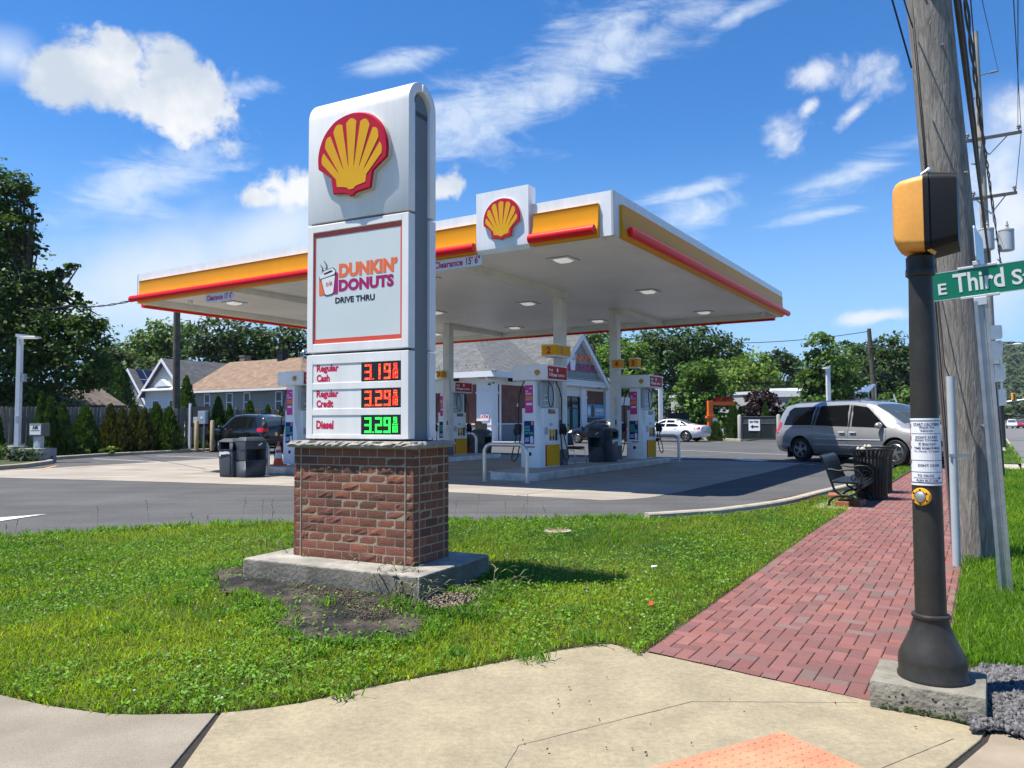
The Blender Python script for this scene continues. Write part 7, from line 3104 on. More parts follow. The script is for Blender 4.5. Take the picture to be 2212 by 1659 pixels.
l1 = lot_light('white square light pole with flat lamp head at the far left', 36.5, 1000, 727, 28.6, .165, .66)
g = MB(); g.box(.11, .23, -.08, .08, 2.9, 3.2); g.build('control_box', M('box_grey', (.30, .33, .36), .5), l1)
g = MB(); g.box(-.02, .08, -.13, -.10, 1.35, 1.62); g.build('socket_plate', m_pg, l1)
lot_light('white light pole standing behind the white sedan', 1427.5, 900, 816, 56, .28, .30, True, False)
lot_light('white light pole rising behind the minivan roof', 1791, 905, 794, 47, .22, .28, True, False)
q = on(75, 1000.5)
t = thing('air_machine', 'grey coin air machine on a concrete block beside the left light pole', 'air machine', (q.x, q.y, q.z + .05), RZ + R(15))
g = MB(); g.box(-.52, .48, -.3, .5, -.1, .50); g.build('concrete_block', M('block_grey', (.28, .29, .30), .85, var=.15, vs=4), t, bevel=.015)
g = MB(); g.box(-.08, .20, .0, .2, .5, .95); g.build('pedestal', m_pg, t, bevel=.01)
g = MB(); g.bar((-.16, .1, .5), (-.16, .1, .95), .06); g.build('conduit', m_galv, t)
g = MB(); g.box(-.26, .34, -.05, .30, .95, 1.42); cb = g.build('cabinet', M('cabinet_grey', (.13, .13, .125), .5, var=.1), t, bevel=.01)
g = MB(); g.box(-.22, .30, -.056, -.051, 1.0, 1.39); fp_ = g.build('face_plate', m_fas, cb)
g = MB(); g.text('AIR', -.10, 1.20, .20, 1.33, -.057, bold=.05); g.box(-.16, .26, -.059, -.057, 1.14, 1.16); g.build('face_lettering', m_bk, fp_)
g = MB(); g.box(-.2, .28, -.059, -.057, 1.345, 1.38); g.build('face_band', M('band_green', (.05, .20, .10), .5), fp_)
g = MB(); g.box(.0, .15, -.012, 0, .58, .88); g.build('pedestal_plate', m_alu, t)
g = MB(); g.tube([(.5, .3, .2), (.65, .1, -.05), (.85, -.1, -.12), (1.1, -.5, -.13)], .02, 6); g.build('air_hose', m_blk, t, smooth=60)

mp0 = at(432, 965, 37.2); mp0.z = lotz(mp0.x, mp0.y) + .1
t = thing('meter_board', 'black board with grey electric meter boxes at the end of the fence', 'meter board', mp0, RZ * .6)
k = 37.2 / 1661
Zp = lambda v: at(432, v, 37.2).z - mp0.z
g = MB(); g.box(-.55, .55, 0, .03, Zp(922), Zp(878)); g.build('board', m_dk, t)
g = MB(); g.box(.03, .48, -.22, -.002, Zp(916), Zp(888)); mb_ = g.build('meter_box', M('meter_blue_grey', (.30, .37, .43), .5), t, bevel=.015)
g = MB(); g.box(.2, .32, -.228, -.2205, Zp(905), Zp(900)); g.build('meter_label', m_fas, mb_)
g = MB(); g.box(-.30, -.03, -.16, -.002, Zp(914), Zp(901)); g.build('switch_box', m_pg, t, bevel=.01)
for x in (-.62,):
    g = MB(); g.bar((x, 0, -.1), (x, 0, Zp(871)), .10); g.build('white_post', m_lp, t)
for x in (.27, -.16):
    g = MB(); g.tube([(x, -.06, 0), (x, -.06, Zp(916))], .05, 8); g.build('conduit', m_galv, t, smooth=60)
m_tan = M('post_tan', (.42, .33, .17), .8, var=.1)
for lab, u in (('tan guard post left of the electric meter board', 424), ('tan guard post right of the electric meter board', 458)):
    p = at(u, 964, 36.6); p.z = lotz(p.x, p.y) + .1
    zt = at(u, 908, 36.6).z
    g = MB(); g.lathe([(.095, 0), (.095, zt - p.z - .03), (.07, zt - p.z), (.001, zt - p.z)], 14)
    o = g.build('guard_post', m_tan, None, smooth=40); o.location = p
    tag(o, lab, 'post', 'tan guard posts by the meter board')
p = at(380, 960, 38.9); p.z = .2
t = thing('utility_pole', 'dark wooden utility pole rising behind the hedge and the canopy', 'utility pole', p, 0)
g = MB(); g.tube([(0, 0, 0), (-.04, 0, 4), (-.07, 0, 7.6)], [.19, .175, .16], 12); g.build('shaft', M('pole_grey_green', (.105, .095, .075), .92, var=.3, vs=3), t, smooth=60)
p = at(1895, 900, 75); p.z = .3
t = thing('utility_pole', 'tall dark utility pole behind the minivan on the right', 'utility pole', p, 0)
tp = at(1877, 710, 75) - p
g = MB(); g.tube([(0, 0, 0), tp * .5, tp], [.30, .25, .19], 12); g.build('shaft', m_woodd, t, smooth=60)
g = MB(); g.bar(tp * .82 + Vector((-.6, -.2, 0)), tp * .82 + Vector((.7, -.2, .1)), .08); g.build('crossarm', m_arm, t)
p = at(1284, 800, 70); p.z = .3
t = thing('utility_pole', 'dark utility pole in front of the trees right of the shop gable', 'utility pole', p, 0)
tp = at(1282, 745, 70) - p
g = MB(); g.tube([(0, 0, 0), tp], [.24, .19], 10); g.build('shaft', m_woodd, t, smooth=60)

# ------------------------------------------------------------------ buildings
m_bw = M('trim_white', (.76, .77, .78), .5, var=.03, vs=1)
m_sbr = brickmat('shop_brick', (.175, .060, .045), (.225, .080, .058), (.13, .085, .07), .2, .067)
m_roofg = brickmat('shingle_grey', (.095, .10, .10), (.14, .148, .145), (.05, .05, .05), .32, .15, .012, .9)
m_roofg2 = brickmat('shingle_dark_grey', (.085, .088, .095), (.12, .123, .13), (.05, .05, .05), .32, .15, .012, .9)
m_rooft = brickmat('shingle_tan', (.185, .125, .082), (.245, .165, .108), (.14, .09, .06), .32, .15, .010, .9)
m_roofb = brickmat('shingle_brown', (.10, .078, .06), (.14, .11, .085), (.06, .045, .04), .32, .15, .012, .9)
m_sid_w = brickmat('siding_white', (.60, .595, .56), (.62, .615, .58), (.35, .36, .37), 6, .13, .012, .6, var=.05)
m_sid_g = brickmat('siding_grey_green', (.235, .235, .205), (.25, .25, .22), (.15, .16, .15), 6, .13, .012, .6, var=.06)
m_sid_s = brickmat('siding_gable', (.24, .265, .265), (.255, .28, .28), (.14, .16, .16), 6, .16, .012, .6, var=.05)
m_win = M('window_glass', (.012, .015, .018), .08, spec=.4)
m_solar = brickmat('solar_cells', (.012, .018, .045), (.016, .024, .06), (.35, .37, .40), 1.0, 1.62, .03, .12, offset=0, var=.1)
m_gpan = M('panel_grey', (.20, .22, .245), .6, var=.06)
m_blkb = M('dark_interior', (.010, .010, .011), .5)


def bframe(a, b, z=0.0):
    """empty frame with x to the right along -E1 and y along E2, origin at lot point (a, b)"""
    p = W(a, b, z)
    return (p.x, p.y, z)


def win(parent, T_, x0, x1, z0, z1, name='window', fr=.09, sill=True, mull=True):
    g = MB(); g.T = T_
    g.box(x0 - fr, x0, -.05, .02, z0 - fr, z1 + fr); g.box(x1, x1 + fr, -.05, .02, z0 - fr, z1 + fr)
    g.box(x0, x1, -.05, .02, z1, z1 + fr); g.box(x0, x1, -.06, .02, z0 - fr, z0)
    if mull:
        zm = (z0 + z1) / 2
        g.box(x0, x1, -.045, .0, zm - .03, zm + .03)
    w_ = g.build(name, m_bw, parent)
    g = MB(); g.T = T_; g.box(x0, x1, -.02, .015, z0, z1); g.build('pane', m_win, w_)
    return w_


def gable_house(label, org, w, d, ze, zr, wall, roof, ov=.35, ridge='y', z0=0.0, hip=False, name='house'):
    """w along x (right), d along y; ridge along y -> gable faces the camera"""
    t = thing(name, label, 'house', org, RZ)
    g = MB()
    if ridge == 'y':
        g.prism([(0, z0), (w, z0), (w, ze), (w / 2, zr - .12), (0, ze)], 0, d)
    else:
        g.box(0, w, 0, d, z0, ze)
    g.build('wall', wall, t, uv=True, rec=True)
    g = MB()
    th = .14
    if ridge == 'y':
        k = (zr - ze) / (w / 2)
        e = ze - k * ov
        for s_ in (0, 1):
            xs2 = (-ov, w / 2) if s_ == 0 else (w + ov, w / 2)
            A_ = [(xs2[0], -ov, e), (xs2[0], d + ov, e), (xs2[1], d + ov, zr), (xs2[1], -ov, zr)]
            g.add([(x, y, z) for x, y, z in A_] + [(x, y, z + th) for x, y, z in A_], [(0, 1, 2, 3), (7, 6, 5, 4), (0, 4, 5, 1), (1, 5, 6, 2), (2, 6, 7, 3), (3, 7, 4, 0)])
    else:
        k = (zr - ze) / (d / 2)
        e = ze - k * ov
        hx = (d / 2) if hip else -ov
        A_ = [(-ov, -ov, e), (w + ov, -ov, e), (w + ov, d + ov, e), (-ov, d + ov, e), (hx if hip == 2 or not hip else -ov, d / 2, zr), (w - hx if hip else w + ov, d / 2, zr)]
        B_ = [(x, y, z + th) for x, y, z in A_]
        g.add(A_ + B_, [(6, 7, 11, 10), (7, 8, 11), (8, 9, 10, 11), (9, 6, 10), (3, 2, 1, 0), (0, 1, 7, 6), (1, 2, 8, 7), (2, 3, 9, 8), (3, 0, 6, 9)])
    rf = g.build('roof', roof, t, uv=True, rec=True)
    if ridge == 'y':
        g = MB()
        for s_ in (-1, 1):
            x0_ = w / 2 + s_ * (w / 2 + ov)
            g.add([(x0_, -ov - .04, e - .14), (w / 2, -ov - .04, zr - .14), (w / 2, -ov - .04, zr + th + .02), (x0_, -ov - .04, e + th + .02), (x0_, -ov, e - .14), (w / 2, -ov, zr - .14), (w / 2, -ov, zr + th + .02), (x0_, -ov, e + th + .02)],
                  [(0, 1, 2, 3), (7, 6, 5, 4), (0, 4, 5, 1), (1, 5, 6, 2), (2, 6, 7, 3), (3, 7, 4, 0)])
        g.build('barge_board', m_bw, rf, rec=True)
    else:
        g = MB(); g.box(-ov, w + ov, -ov - .08, -ov + .02, e - .06, e + .1); g.build('gutter', m_bw, rf)
    return t, rf


def chimney(rf, x, y, z0, z1, w=.5, m=None):
    g = MB(); g.box(x - w / 2, x + w / 2, y - w / 2, y + w / 2, z0, z1); g.box(x - w / 2 - .05, x + w / 2 + .05, y - w / 2 - .05, y + w / 2 + .05, z1, z1 + .1)
    g.build('chimney', m or MATS['brick_dark'], rf)


M('brick_dark', (.12, .085, .07), .9, var=.3, vs=6)
# tan roofed house behind the hedge
T2, rf2 = gable_house('long grey house with tan shingle roof behind the wooden fence', bframe(48.6, 25.4, .3), 12.4, 8.0, 4.0, 6.35, m_sid_g, m_rooft, .4, 'x', 0, True)
for x in (2.2, 4.9, 6.9, 10.4):
    win(T2, Matrix.Translation((x, 0, 0)), -.28, .28, 2.25, 3.55)
chimney(rf2, 6.3, 3.9, 5.6, 7.0, .62, m_blkb)
g = MB(); g.tube([(9.0, 3.6, 6.2), (9.0, 3.6, 6.9)], .07, 8); g.lathe([(.16, 6.85), (.05, 7.0)], 8, (9.0, 3.6, 0)); g.build('vent_pipe', m_galv, rf2)
g = MB(); g.box(-.1, 0, -.1, 0, 0, 3.8); g.build('downspout', m_bw, T2)
T1, rf1 = gable_house('white gabled house with grey roof left of the tan roofed house', bframe(55.6, 26.0, .3), 5.6, 9.0, 3.9, 6.6, m_sid_w, m_roofg2, .4, 'y')
for x in (1.55, 3.9):
    win(T1, Matrix.Translation((x, 0, 0)), -.4, .4, 1.3, 3.2)
g = MB(); g.add([(.1, -.5, 4.05), (5.5, -.5, 4.05), (5.5, -.02, 4.30), (.1, -.02, 4.30), (.1, -.5, 4.15), (5.5, -.5, 4.15), (5.5, -.02, 4.42), (.1, -.02, 4.42)], [(0, 3, 2, 1), (4, 5, 6, 7), (0, 1, 5, 4), (1, 2, 6, 5), (2, 3, 7, 6), (3, 0, 4, 7)])
g.prism([(1.9, 4.4), (3.9, 4.4), (2.9, 5.0)], -.45, -.02); g.build('porch_gable', m_bw, T1)
chimney(rf1, 3.4, 7.6, 5.8, 7.4, .7, M('chimney_tan', (.24, .19, .13), .9, var=.2))
T0, rf0 = gable_house('grey house with dark solar panels on its roof behind the fence', bframe(63.5, 28, .3), 5.2, 9.0, 3.3, 6.2, m_sid_g, m_roofg2, .4, 'y')
win(T0, Matrix.Translation((4.0, 0, 0)), -.5, .5, 1.5, 2.9)
k = (6.2 - 3.3) / 2.6
g = MB()
for i in range(3):
    for j in range(3):
        y0_, y1_ = .3 + 2.1 * i, 2.3 + 2.1 * i
        s0, s1 = .12 + .98 * j, 1.06 + .98 * j
        x0_, x1_ = 2.6 + s0 * .667 * 1.0, 2.6 + s1 * .667
        f_ = lambda x: 6.2 - k * (x - 2.6) + .2
        g.add([(x0_, y0_, f_(x0_)), (x1_, y0_, f_(x1_)), (x1_, y1_, f_(x1_)), (x0_, y1_, f_(x0_))], [(0, 1, 2, 3)])
g.build('solar_panels', m_solar, rf0, uv=True)
chimney(rf0, 1.9, 3.0, 5.4, 6.9, .7)
T3, rf3 = gable_house('low brown roofed garage behind the fence and hedge', bframe(41.5, 1.0, .2), 4.5, 11.5, 2.45, 3.35, m_sid_g, m_roofb, .3, 'y', name='garage')
T4, rf4 = gable_house('pale house with brown roof at the far left edge', bframe(47.5, -6.5, .2), 7, 7, 3.3, 5.0, m_sid_w, m_roofb, .4, 'x')

# wooden fence: one long run of dog-eared boards
m_fb = M('fence_board', (1, 1, 1), .9, var=.25, vs=5, attr=True)
fa, fb0, fb1 = 28.9, -12.0, 26.0
o_ = W(fa, fb0, .25)
t = thing('board_fence', 'weathered grey board fence running behind the hedge', 'fence', o_, math.atan2(E2.y, E2.x))
g = MB()
x = 0.0
L_ = fb1 - fb0
rf_ = random.Random(9)
while x < L_:
    w = .135
    k = rf_.uniform(.7, 1.2)
    g.col = (.33 * k, .29 * k, .24 * k)
    zt = 2.02 + rf_.uniform(-.02, .02) + .0065 * 0
    dy = 0 if int(x / .16) % 2 else .03
    sl = .0045 * x
    g.prism([(x, 0), (x + w, 0), (x + w, zt - .05 + sl), (x + w - .035, zt + sl), (x + .035, zt + sl), (x, zt - .05 + sl)], -.02 - dy, -dy)
    x += .168
g.build('boards', m_fb, t, attr=True)
for i in range(int(L_ / 2.4) + 1):
    g = MB(); g.box(2.4 * i - .06, 2.4 * i + .06, .0, .12, -.1, 2.12 + .0045 * 2.4 * i)
    g.build('post', M('fence_post', (.20, .175, .14), .9, var=.2), t)
g = MB()
for z in (.5, 1.6):
    g.box(0, L_, .002, .05, z, z + .09)
g.build('rails', MATS['fence_post'], t)

# the shop
SX = thing('shop', 'brick and white shop with grey shingle roof and gabled entrance', 'shop', bframe(21.1, 27.6, .3), RZ)
# local: x to the right of the corner (never used: shop lies at x < 0), y along E2
LA, LB, ZE = 18.0, 18.2, 4.0
g = MB(); g.box(-LA, -.12, .12, LB, 0, ZE + .2)
g.build('wall', m_bw, SX)
Tb_ = Matrix.Translation((0, 0, 0)) @ Matrix.Rotation(R(90), 4, 'Z')       # right-hand face: local x -> y


def shopface(nm, mat, T_, x0, x1, z0, z1, d=.05, uv=False, par=None, y=.12):
    g = MB(); g.T = T_; g.box(x0, x1, y - d, y + .02, z0, z1)
    return g.build(nm, mat, par or SX, uv=uv)


I4 = Matrix.Identity(4)
# front face (towards the street): pillar, brick, dark opening
for nm, x0, x1 in (('brick_panel', -2.0, -1.15), ('brick_panel', -8.6, -3.45), ('brick_panel', -17.6, -12.4)):
    shopface(nm, m_sbr, I4, x0, x1, 1.22, 3.75, .03, True)
    shopface('grey_dado', m_gpan, I4, x0, x1, 0, 1.15, .04)
    shopface('ledge', m_bw, I4, x0, x1, 1.15, 1.22, .09)
shopface('opening', m_blkb, I4, -3.45, -2.0, .0, 3.55, .005)
shopface('brick_lintel', m_sbr, I4, -3.45, -2.0, 3.55, 3.75, .03, True)
shopface('opening', m_blkb, I4, -12.0, -9.0, .0, 3.4, .005)


def pillar(T_, x0, x1):
    g = MB(); g.T = T_
    g.box(x0, x1, -.06, .13, 0, ZE + .1)
    g.box(x0 - .05, x1 + .05, -.11, .13, 1.14, 1.24); g.box(x0 - .05, x1 + .05, -.11, .13, 3.15, 3.26); g.box(x0 - .04, x1 + .04, -.10, .13, 0, .14)
    g.build('pillar', m_bw, SX)


g = MB(); g.box(-1.13, .0, .0, .8, 0, ZE + .1)
for z0, z1 in ((1.14, 1.24), (3.15, 3.26), (0, .14)):
    g.box(-1.18, .05, -.05, .85, z0, z1)
g.build('pillar', m_bw, SX)
for (a, b) in ((.86, 4.6), (13.55, 16.85)):
    shopface('brick_panel', m_sbr, Tb_, a, b, 1.22, 3.75, .03, True)
    shopface('grey_dado', m_gpan, Tb_, a, b, 0, 1.15, .04)
    shopface('ledge', m_bw, Tb_, a, b, 1.15, 1.22, .09)
for (a, b) in ((4.7, 5.5), (9.1, 9.75), (12.55, 13.5), (16.9, 17.7)):
    pillar(Tb_, a, b)
# glazed entrance
shopface('shop_glass', m_win, Tb_, 5.5, 9.1, .1, 3.2, .01)
shopface('shop_glass', m_win, Tb_, 9.75, 12.55, .1, 3.2, .01)
g = MB(); g.T = Tb_
for x in (5.5, 7.3, 9.02, 9.75, 11.1, 12.47):
    g.box(x, x + .09, .06, .15, .0, 3.25)
for z in (.0, 2.3, 3.17):
    g.box(5.5, 9.1, .07, .14, z, z + .08); g.box(9.75, 12.55, .07, .14, z, z + .08)
g.build('door_frame', m_blkb, SX)
for (a, b, z0, z1, m_) in ((10.0, 10.85, 1.1, 2.4, M('poster_teal', (.05, .27, .32), .4, var=.4, vs=4)), (11.4, 12.2, .9, 2.6, MATS['poster_teal']), (10.2, 10.8, .6, 1.0, M('poster_lime', (.30, .36, .05), .4)), (7.6, 8.6, 1.0, 2.3, MATS['poster_teal'])):
    shopface('window_poster', m_, Tb_, a, b, z0, z1, .02, y=.108)
# banner
g = MB(); g.T = Tb_; g.box(13.6, 17.0, .045, .065, 1.62, 2.68)
bn = g.build('banner', M('banner_blue', (.06, .33, .52), .45, var=.2, vs=2), SX)
g = MB(); g.T = Tb_; g.text('SUNRISE', 15.2, 2.05, 16.85, 2.38, .044, bold=.05, shear=.2); g.text('BATCH COFFEE', 15.2, 1.82, 16.85, 1.97, .044, bold=.03)
g.build('banner_lettering', m_fas, bn)
g = MB(); g.T = Tb_; g.prism([(14.1 + .28 * (1 if i % 2 else .8) * math.cos(R(i * 18)), 2.15 + .42 * (1 if i % 2 else .8) * math.sin(R(i * 18))) for i in range(20)], .036, .044)
g.build('banner_burst', m_fas, bn)
g = MB(); g.T = Tb_; g.prism(rrect(14.5, 1.66, 14.95, 2.62, .12), .030, .036); g.build('banner_cup', M('coffee_brown', (.12, .06, .035), .5, var=.5, vs=5), bn)
g = MB(); g.text('ATM', -.72, 1.55, -.2, 1.75, -.072, bold=.05); am = g.build('atm_lettering', m_txt, SX)
g = MB(); g.box(-.76, -.14, -.07, -.055, 1.4, 1.82); g.build('atm_plate', m_fas, SX)
g = MB(); g.T = Tb_; g.add([(3.2, .085, 2.35), (3.55, .085, 2.35), (3.375, .085, 2.62)], [(0, 1, 2)]); g.build('warning_triangle', m_fas, SX)
# eaves: soffit, fascia and gutter
OV = .62
g = MB()
g.box(-LA - OV, OV, -OV, LB + OV, ZE + .20, ZE + .30)
g.build('soffit', m_bw, SX)
for q in ((-LA - OV, OV + .1, -OV - .12, -OV), (OV, OV + .12, -OV, 7.1), (OV, OV + .12, 15.9, LB + OV)):
    g = MB(); g.box(*q, ZE + .16, ZE + .52); g.build('gutter', m_bw, SX)
g = MB()
g.tube([(-.0, -.56, ZE + .2), (-.02, -.5, ZE + .02), (.10, .92, ZE - .25), (.10, .92, .05)], .07, 8)
g.tube([(.1, 16.9, .05), (.1, 16.9, ZE - .2), (.5, 16.95, ZE + .15)], .06, 8)
g.build('downspout', m_bw, SX)
for (x, y) in ((-2.6, -.35), (.35, 2.0), (.35, 15.0), (-8, -.35)):
    g = MB(); g.box(x - .22, x + .22, y - .22, y + .22, ZE - .04, ZE + .2); g.build('soffit_lamp', m_blkb, SX, bevel=.05)
g = MB(); g.bar((.0, .3, 3.85), (.12, .1, 3.8), .08); g.bar((-.15, -.08, 3.72), (.02, -.14, 3.72), .1); g.build('security_camera', m_blkb, SX)
# hip roof
ze, zr = ZE + .50, ZE + 5.6
xm = -LA / 2
hl = LA / 2 + OV
A_ = [(-LA - OV - .1, -OV - .1, ze), (OV + .1, -OV - .1, ze), (OV + .1, LB + OV, ze), (-LA - OV - .1, LB + OV, ze), (xm, hl, zr), (xm, LB - hl + .6, zr)]
g = MB(); g.add(A_, [(0, 1, 4), (1, 2, 5, 4), (2, 3, 5), (3, 0, 4, 5), (3, 2, 1, 0)])
rfs = g.build('roof', m_roofg, SX, uv=True, rec=True)
g = MB()
for (p, q) in ((1, 4), (0, 4)):
    g.bar(A_[p], A_[q], .34, .05)
g.build('hip_cap', m_roofg2, rfs, uv=True)
g = MB()
rr_ = random.Random(4)
for row in range(2):
    for i in range(22):
        x = -.3 - i * .75 + row * .37; y = -OV + .5 + row * .45
        if x > -y - .0 + .5:
            pass
        z = ze + (y + OV + .1) * (zr - ze) / (hl + OV + .1) + .03
        if -x + .9 > y + .9 and x > -15:
            g.cbox((x, y, z + .03), (.06, .06, .07))
g.build('snow_guards', m_steel, rfs)
# entrance gable projecting over the door
gy0, gy1, gym = 7.2, 15.9, 11.0
gz0, gz1 = ZE + .45, 7.95
g = MB(); g.T = Tb_
hw_ = (gy1 - gy0) / 2
gc = (gy0 + gy1) / 2
g.add([(gy0 + .5, -.45, gz0 + .1), (gy1 - .5, -.45, gz0 + .1), (gc, -.45, gz1 - .35)], [(0, 1, 2)])
g.build('gable_siding', m_sid_s, SX, uv=True)
g = MB(); g.T = Tb_
for s_ in (-1, 1):
    a0 = Vector((gc + s_ * (hw_ + .25), 0, gz0 - .12)); a1_ = Vector((gc, 0, gz1 + .12))
    dn = Vector((0, 0, -.48))
    vs = [a0, a1_, a1_ + dn, a0 + dn]
    g.add([(v.x, -.78, v.z) for v in vs] + [(v.x, -.42, v.z) for v in vs], [(0, 1, 2, 3), (7, 6, 5, 4), (0, 4, 5, 1), (1, 5, 6, 2), (2, 6, 7, 3), (3, 7, 4, 0)])
g.box(gy0 - .1, gy1 + .1, -.62, -.40, ZE + .02, gz0 + .14)
g.box(gy0 + .2, gy1 - .2, -.45, .12, ZE - .02, ZE + .02)
g.build('gable_trim', m_bw, SX, rec=True)
g = MB(); g.T = Tb_
for s_ in (-1, 1):
    a0 = (gc + s_ * (hw_ + .35), gz0 - .12); a1_ = (gc, gz1 + .18)
    g.add([(a0[0], -.82, a0[1]), (a1_[0], -.82, a1_[1]), (a1_[0], 9.0, a1_[1]), (a0[0], 9.0, a0[1])], [(0, 1, 2, 3) if s_ < 0 else (3, 2, 1, 0)])
g.build('gable_roof', m_roofg, SX, uv=True)
g = MB(); g.T = Tb_; g.text('DUNKIN\u2019', gc - 2.3, 5.92, gc + 2.0, 6.45, -.50, bold=.05, d=.03)
g.build('orange_lettering', MATS['print_orange'], SX)
g = MB(); g.T = Tb_; g.text('DONUTS', gc - .5, 5.12, gc + 2.9, 5.75, -.50, bold=.05, d=.03)
g.build('magenta_lettering', MATS['print_magenta'], SX)
g = MB(); g.T = Tb_; g.prism([(gc - 1.55, 5.15), (gc - .95, 5.15), (gc - .8, 6.1), (gc - 1.75, 6.1)], -.53, -.46)
g.prism(rrect(gc - 1.85, 6.1, gc - .7, 6.4, .08), -.53, -.46); g.tube([(gc - 1.3 + .12 * math.sin(i), -.5, 6.4 + .13 * i) for i in range(6)], .04, 6)
g.build('cup_mark', m_fas, SX)
g = MB(); g.T = Tb_; g.prism(rrect(gc - 2.0, 5.05, gc - .65, 6.35, .1), -.46, -.452); g.build('cup_tile', MATS['print_magenta'], SX)
# lower rear wing of the shop
g = MB(); g.box(-6, .2, LB + .5, LB + 6, 0, 3.4); wg = g.build('rear_wing', m_bw, SX)
g = MB(); g.box(.2, .24, LB + .6, LB + 5.8, .8, 2.7); g.build('brick_panel', m_sbr, SX, uv=True)
# pavement round the shop
g = MB()
for poly in ([(-18, -2.3), (2.6, -2.3), (2.6, 19), (.0, 19), (0, 0), (-18, 0)],):
    g.slab([(W(21.1 - x, 27.6 + y, 0).x, W(21.1 - x, 27.6 + y, 0).y) for x, y in poly], .1, .385)
struct('shop_pavement', g, m_apron, rec=True)

# pale flat-roofed buildings across the way
m_flat = M('render_grey_white', (.40, .40, .39), .8, var=.08, vs=.5)
m_flat2 = M('render_white', (.62, .63, .63), .7, var=.06, vs=.5)


def flat(label, uv0, uv1, y0, y1, vtop, vtop1, depth, mat, extra=None, name='flat_roof_building'):
    p, q = at(uv0, 900, y0), at(uv1, 900, y1)
    p.z = q.z = .3
    t = thing(name, label, 'building', p, math.atan2(q.y - p.y, q.x - p.x))
    L_ = math.hypot(q.x - p.x, q.y - p.y)
    h0, h1 = at(uv0, vtop, y0).z - .3, at(uv1, vtop1, y1).z - .3
    g = MB(); g.prism([(0, -.5), (L_, -.5), (L_, h1), (0, h0)], 0, depth)
    g.build('wall', mat, t)
    g = MB(); g.prism([(-.15, h0 - .25), (L_ + .15, h1 - .25), (L_ + .15, h1 + .03), (-.15, h0 + .03)], -.12, depth + .1)
    g.build('parapet', m_flat2, t)
    return t, L_, h0, h1


t, L_, h0, h1 = flat('long pale flat-roofed building behind the purple-leaved tree', 1450, 1668, 88, 74, 855, 844, 12, m_flat)
g = MB(); g.box(L_ * .55, L_, -.9, 0, 1.2, 1.9); g.build('awning', m_dk, t)
g = MB(); g.box(L_ * .30, L_ * .34, -.04, 0, 0, 2.3); g.box(L_ * .6, L_ * .98, -.04, 0, .2, 1.3); g.build('doorway', m_blkb, t)
g = MB(); g.text('HILL', L_ * .82, 2.2, L_ * .93, 3.3, -.13, bold=.05); g.build('red_lettering', m_txt, t)
t2, L_, h0, h1 = flat('bright white flat-roofed building behind the green maple on the right', 1668, 1762, 84, 80, 840, 838, 9, m_flat2)
t3, L_, h0, h1 = flat('pale building end with red wall letters under the solar panel', 1834, 1890, 66, 78, 848, 866, 8, M('metal_panel_grey', (.34, .35, .37), .6, var=.05), name='sign_building')
g = MB(); g.text('DIESEL', L_ * .08, h0 - 1.55, L_ * .36, h0 - .55, -.02, bold=.06); g.text('TIRES', L_ * .66, h0 - 2.2, L_ * .92, h0 - 1.2, -.02, bold=.06); g.build('red_lettering', m_txt, t3)
t4, L_, h0, h1 = flat('white wall of the low building right of the maple trunk', 1768, 1831, 72, 66.5, 858, 846, .25, m_flat2)
# solar panel on its frame
p = at(1868, 868, 64)
t = thing('solar_array', 'tilted blue solar panel on a frame beside the tall dark pole', 'solar panel', (p.x, p.y, .3), 0)
c = [at(u, v, y) - Vector((p.x, p.y, .3)) for u, v, y in ((1852, 847, 63), (1876, 847, 63.5), (1891, 829, 66), (1866, 833, 65.5))]
g = MB(); g.add(c + [v - Vector((0, 0, .08)) for v in c], [(0, 1, 2, 3), (7, 6, 5, 4), (0, 4, 5, 1), (1, 5, 6, 2), (2, 6, 7, 3), (3, 7, 4, 0)])
g.build('panel', M('solar_blue', (.16, .22, .33), .18, coat=.5), t, rec=True)
g = MB()
for v in c:
    g.bar(v, (v.x, v.y, 0), .08)
g.build('frame', m_galv, t)

# dumpster pen
pA, pB = on(1600, 952.7), on(1682, 953.8)
t = thing('bin_enclosure', 'chain-link bin enclosure with green slats and pale posts', 'enclosure', (pA.x, pA.y, pA.z), math.atan2(pB.y - pA.y, pB.x - pA.x))
L_ = (pB - pA).length
H_ = at(1600, 898, pA.y).z - pA.z
m_slat = M('green_slats', (.012, .019, .018), .6, var=.3, vs=8)
for (x0, x1) in ((.15, L_ * .49), (L_ * .51, L_ - .15)):
    g = MB(); n = 18
    for i in range(n):
        x = x0 + (x1 - x0) * i / n
        g.box(x, x + (x1 - x0) / n * .86, -.01, .01, .15, H_ - .52)
    g.build('gate_slats', m_slat, t)
    g = MB(); g.box(x0, x1, .012, .02, H_ - .5, H_ - .12); g.build('gate_mesh', M('mesh_blue_grey', (.045, .065, .07), .6, var=.5, vs=10), t)
    g = MB()
    for z in (.12, H_ - .52, H_ - .08):
        g.cyl((x0, 0, z), (x1, 0, z), .03, 8)
    g.cyl((x0, 0, .1), (x0, 0, H_ - .05), .035, 8); g.cyl((x1, 0, .1), (x1, 0, H_ - .05), .035, 8)
    g.build('gate_frame', m_dk, t)
m_pp = M('post_pale', (.38, .355, .32), .7, var=.1)
for x in (-.05, L_ + .02, L_ + .85):
    g = MB(); g.lathe([(.13, 0), (.13, H_ - .02), (.08, H_ + .06), (.001, H_ + .08)], 12, (x, 0, 0)); g.build('gate_post', m_pp, t, smooth=40)
for (x, y0_) in ((-.05, .1), (L_ + .02, .1)):
    g = MB(); g.box(x - .02, x + .02, .1, 5, .1, H_ - .1); g.build('side_slats', m_slat, t)
g = MB(); g.box(L_ + .85, L_ + 4, -.02, .02, .1, H_ - .1); g.build('side_slats', m_slat, t)
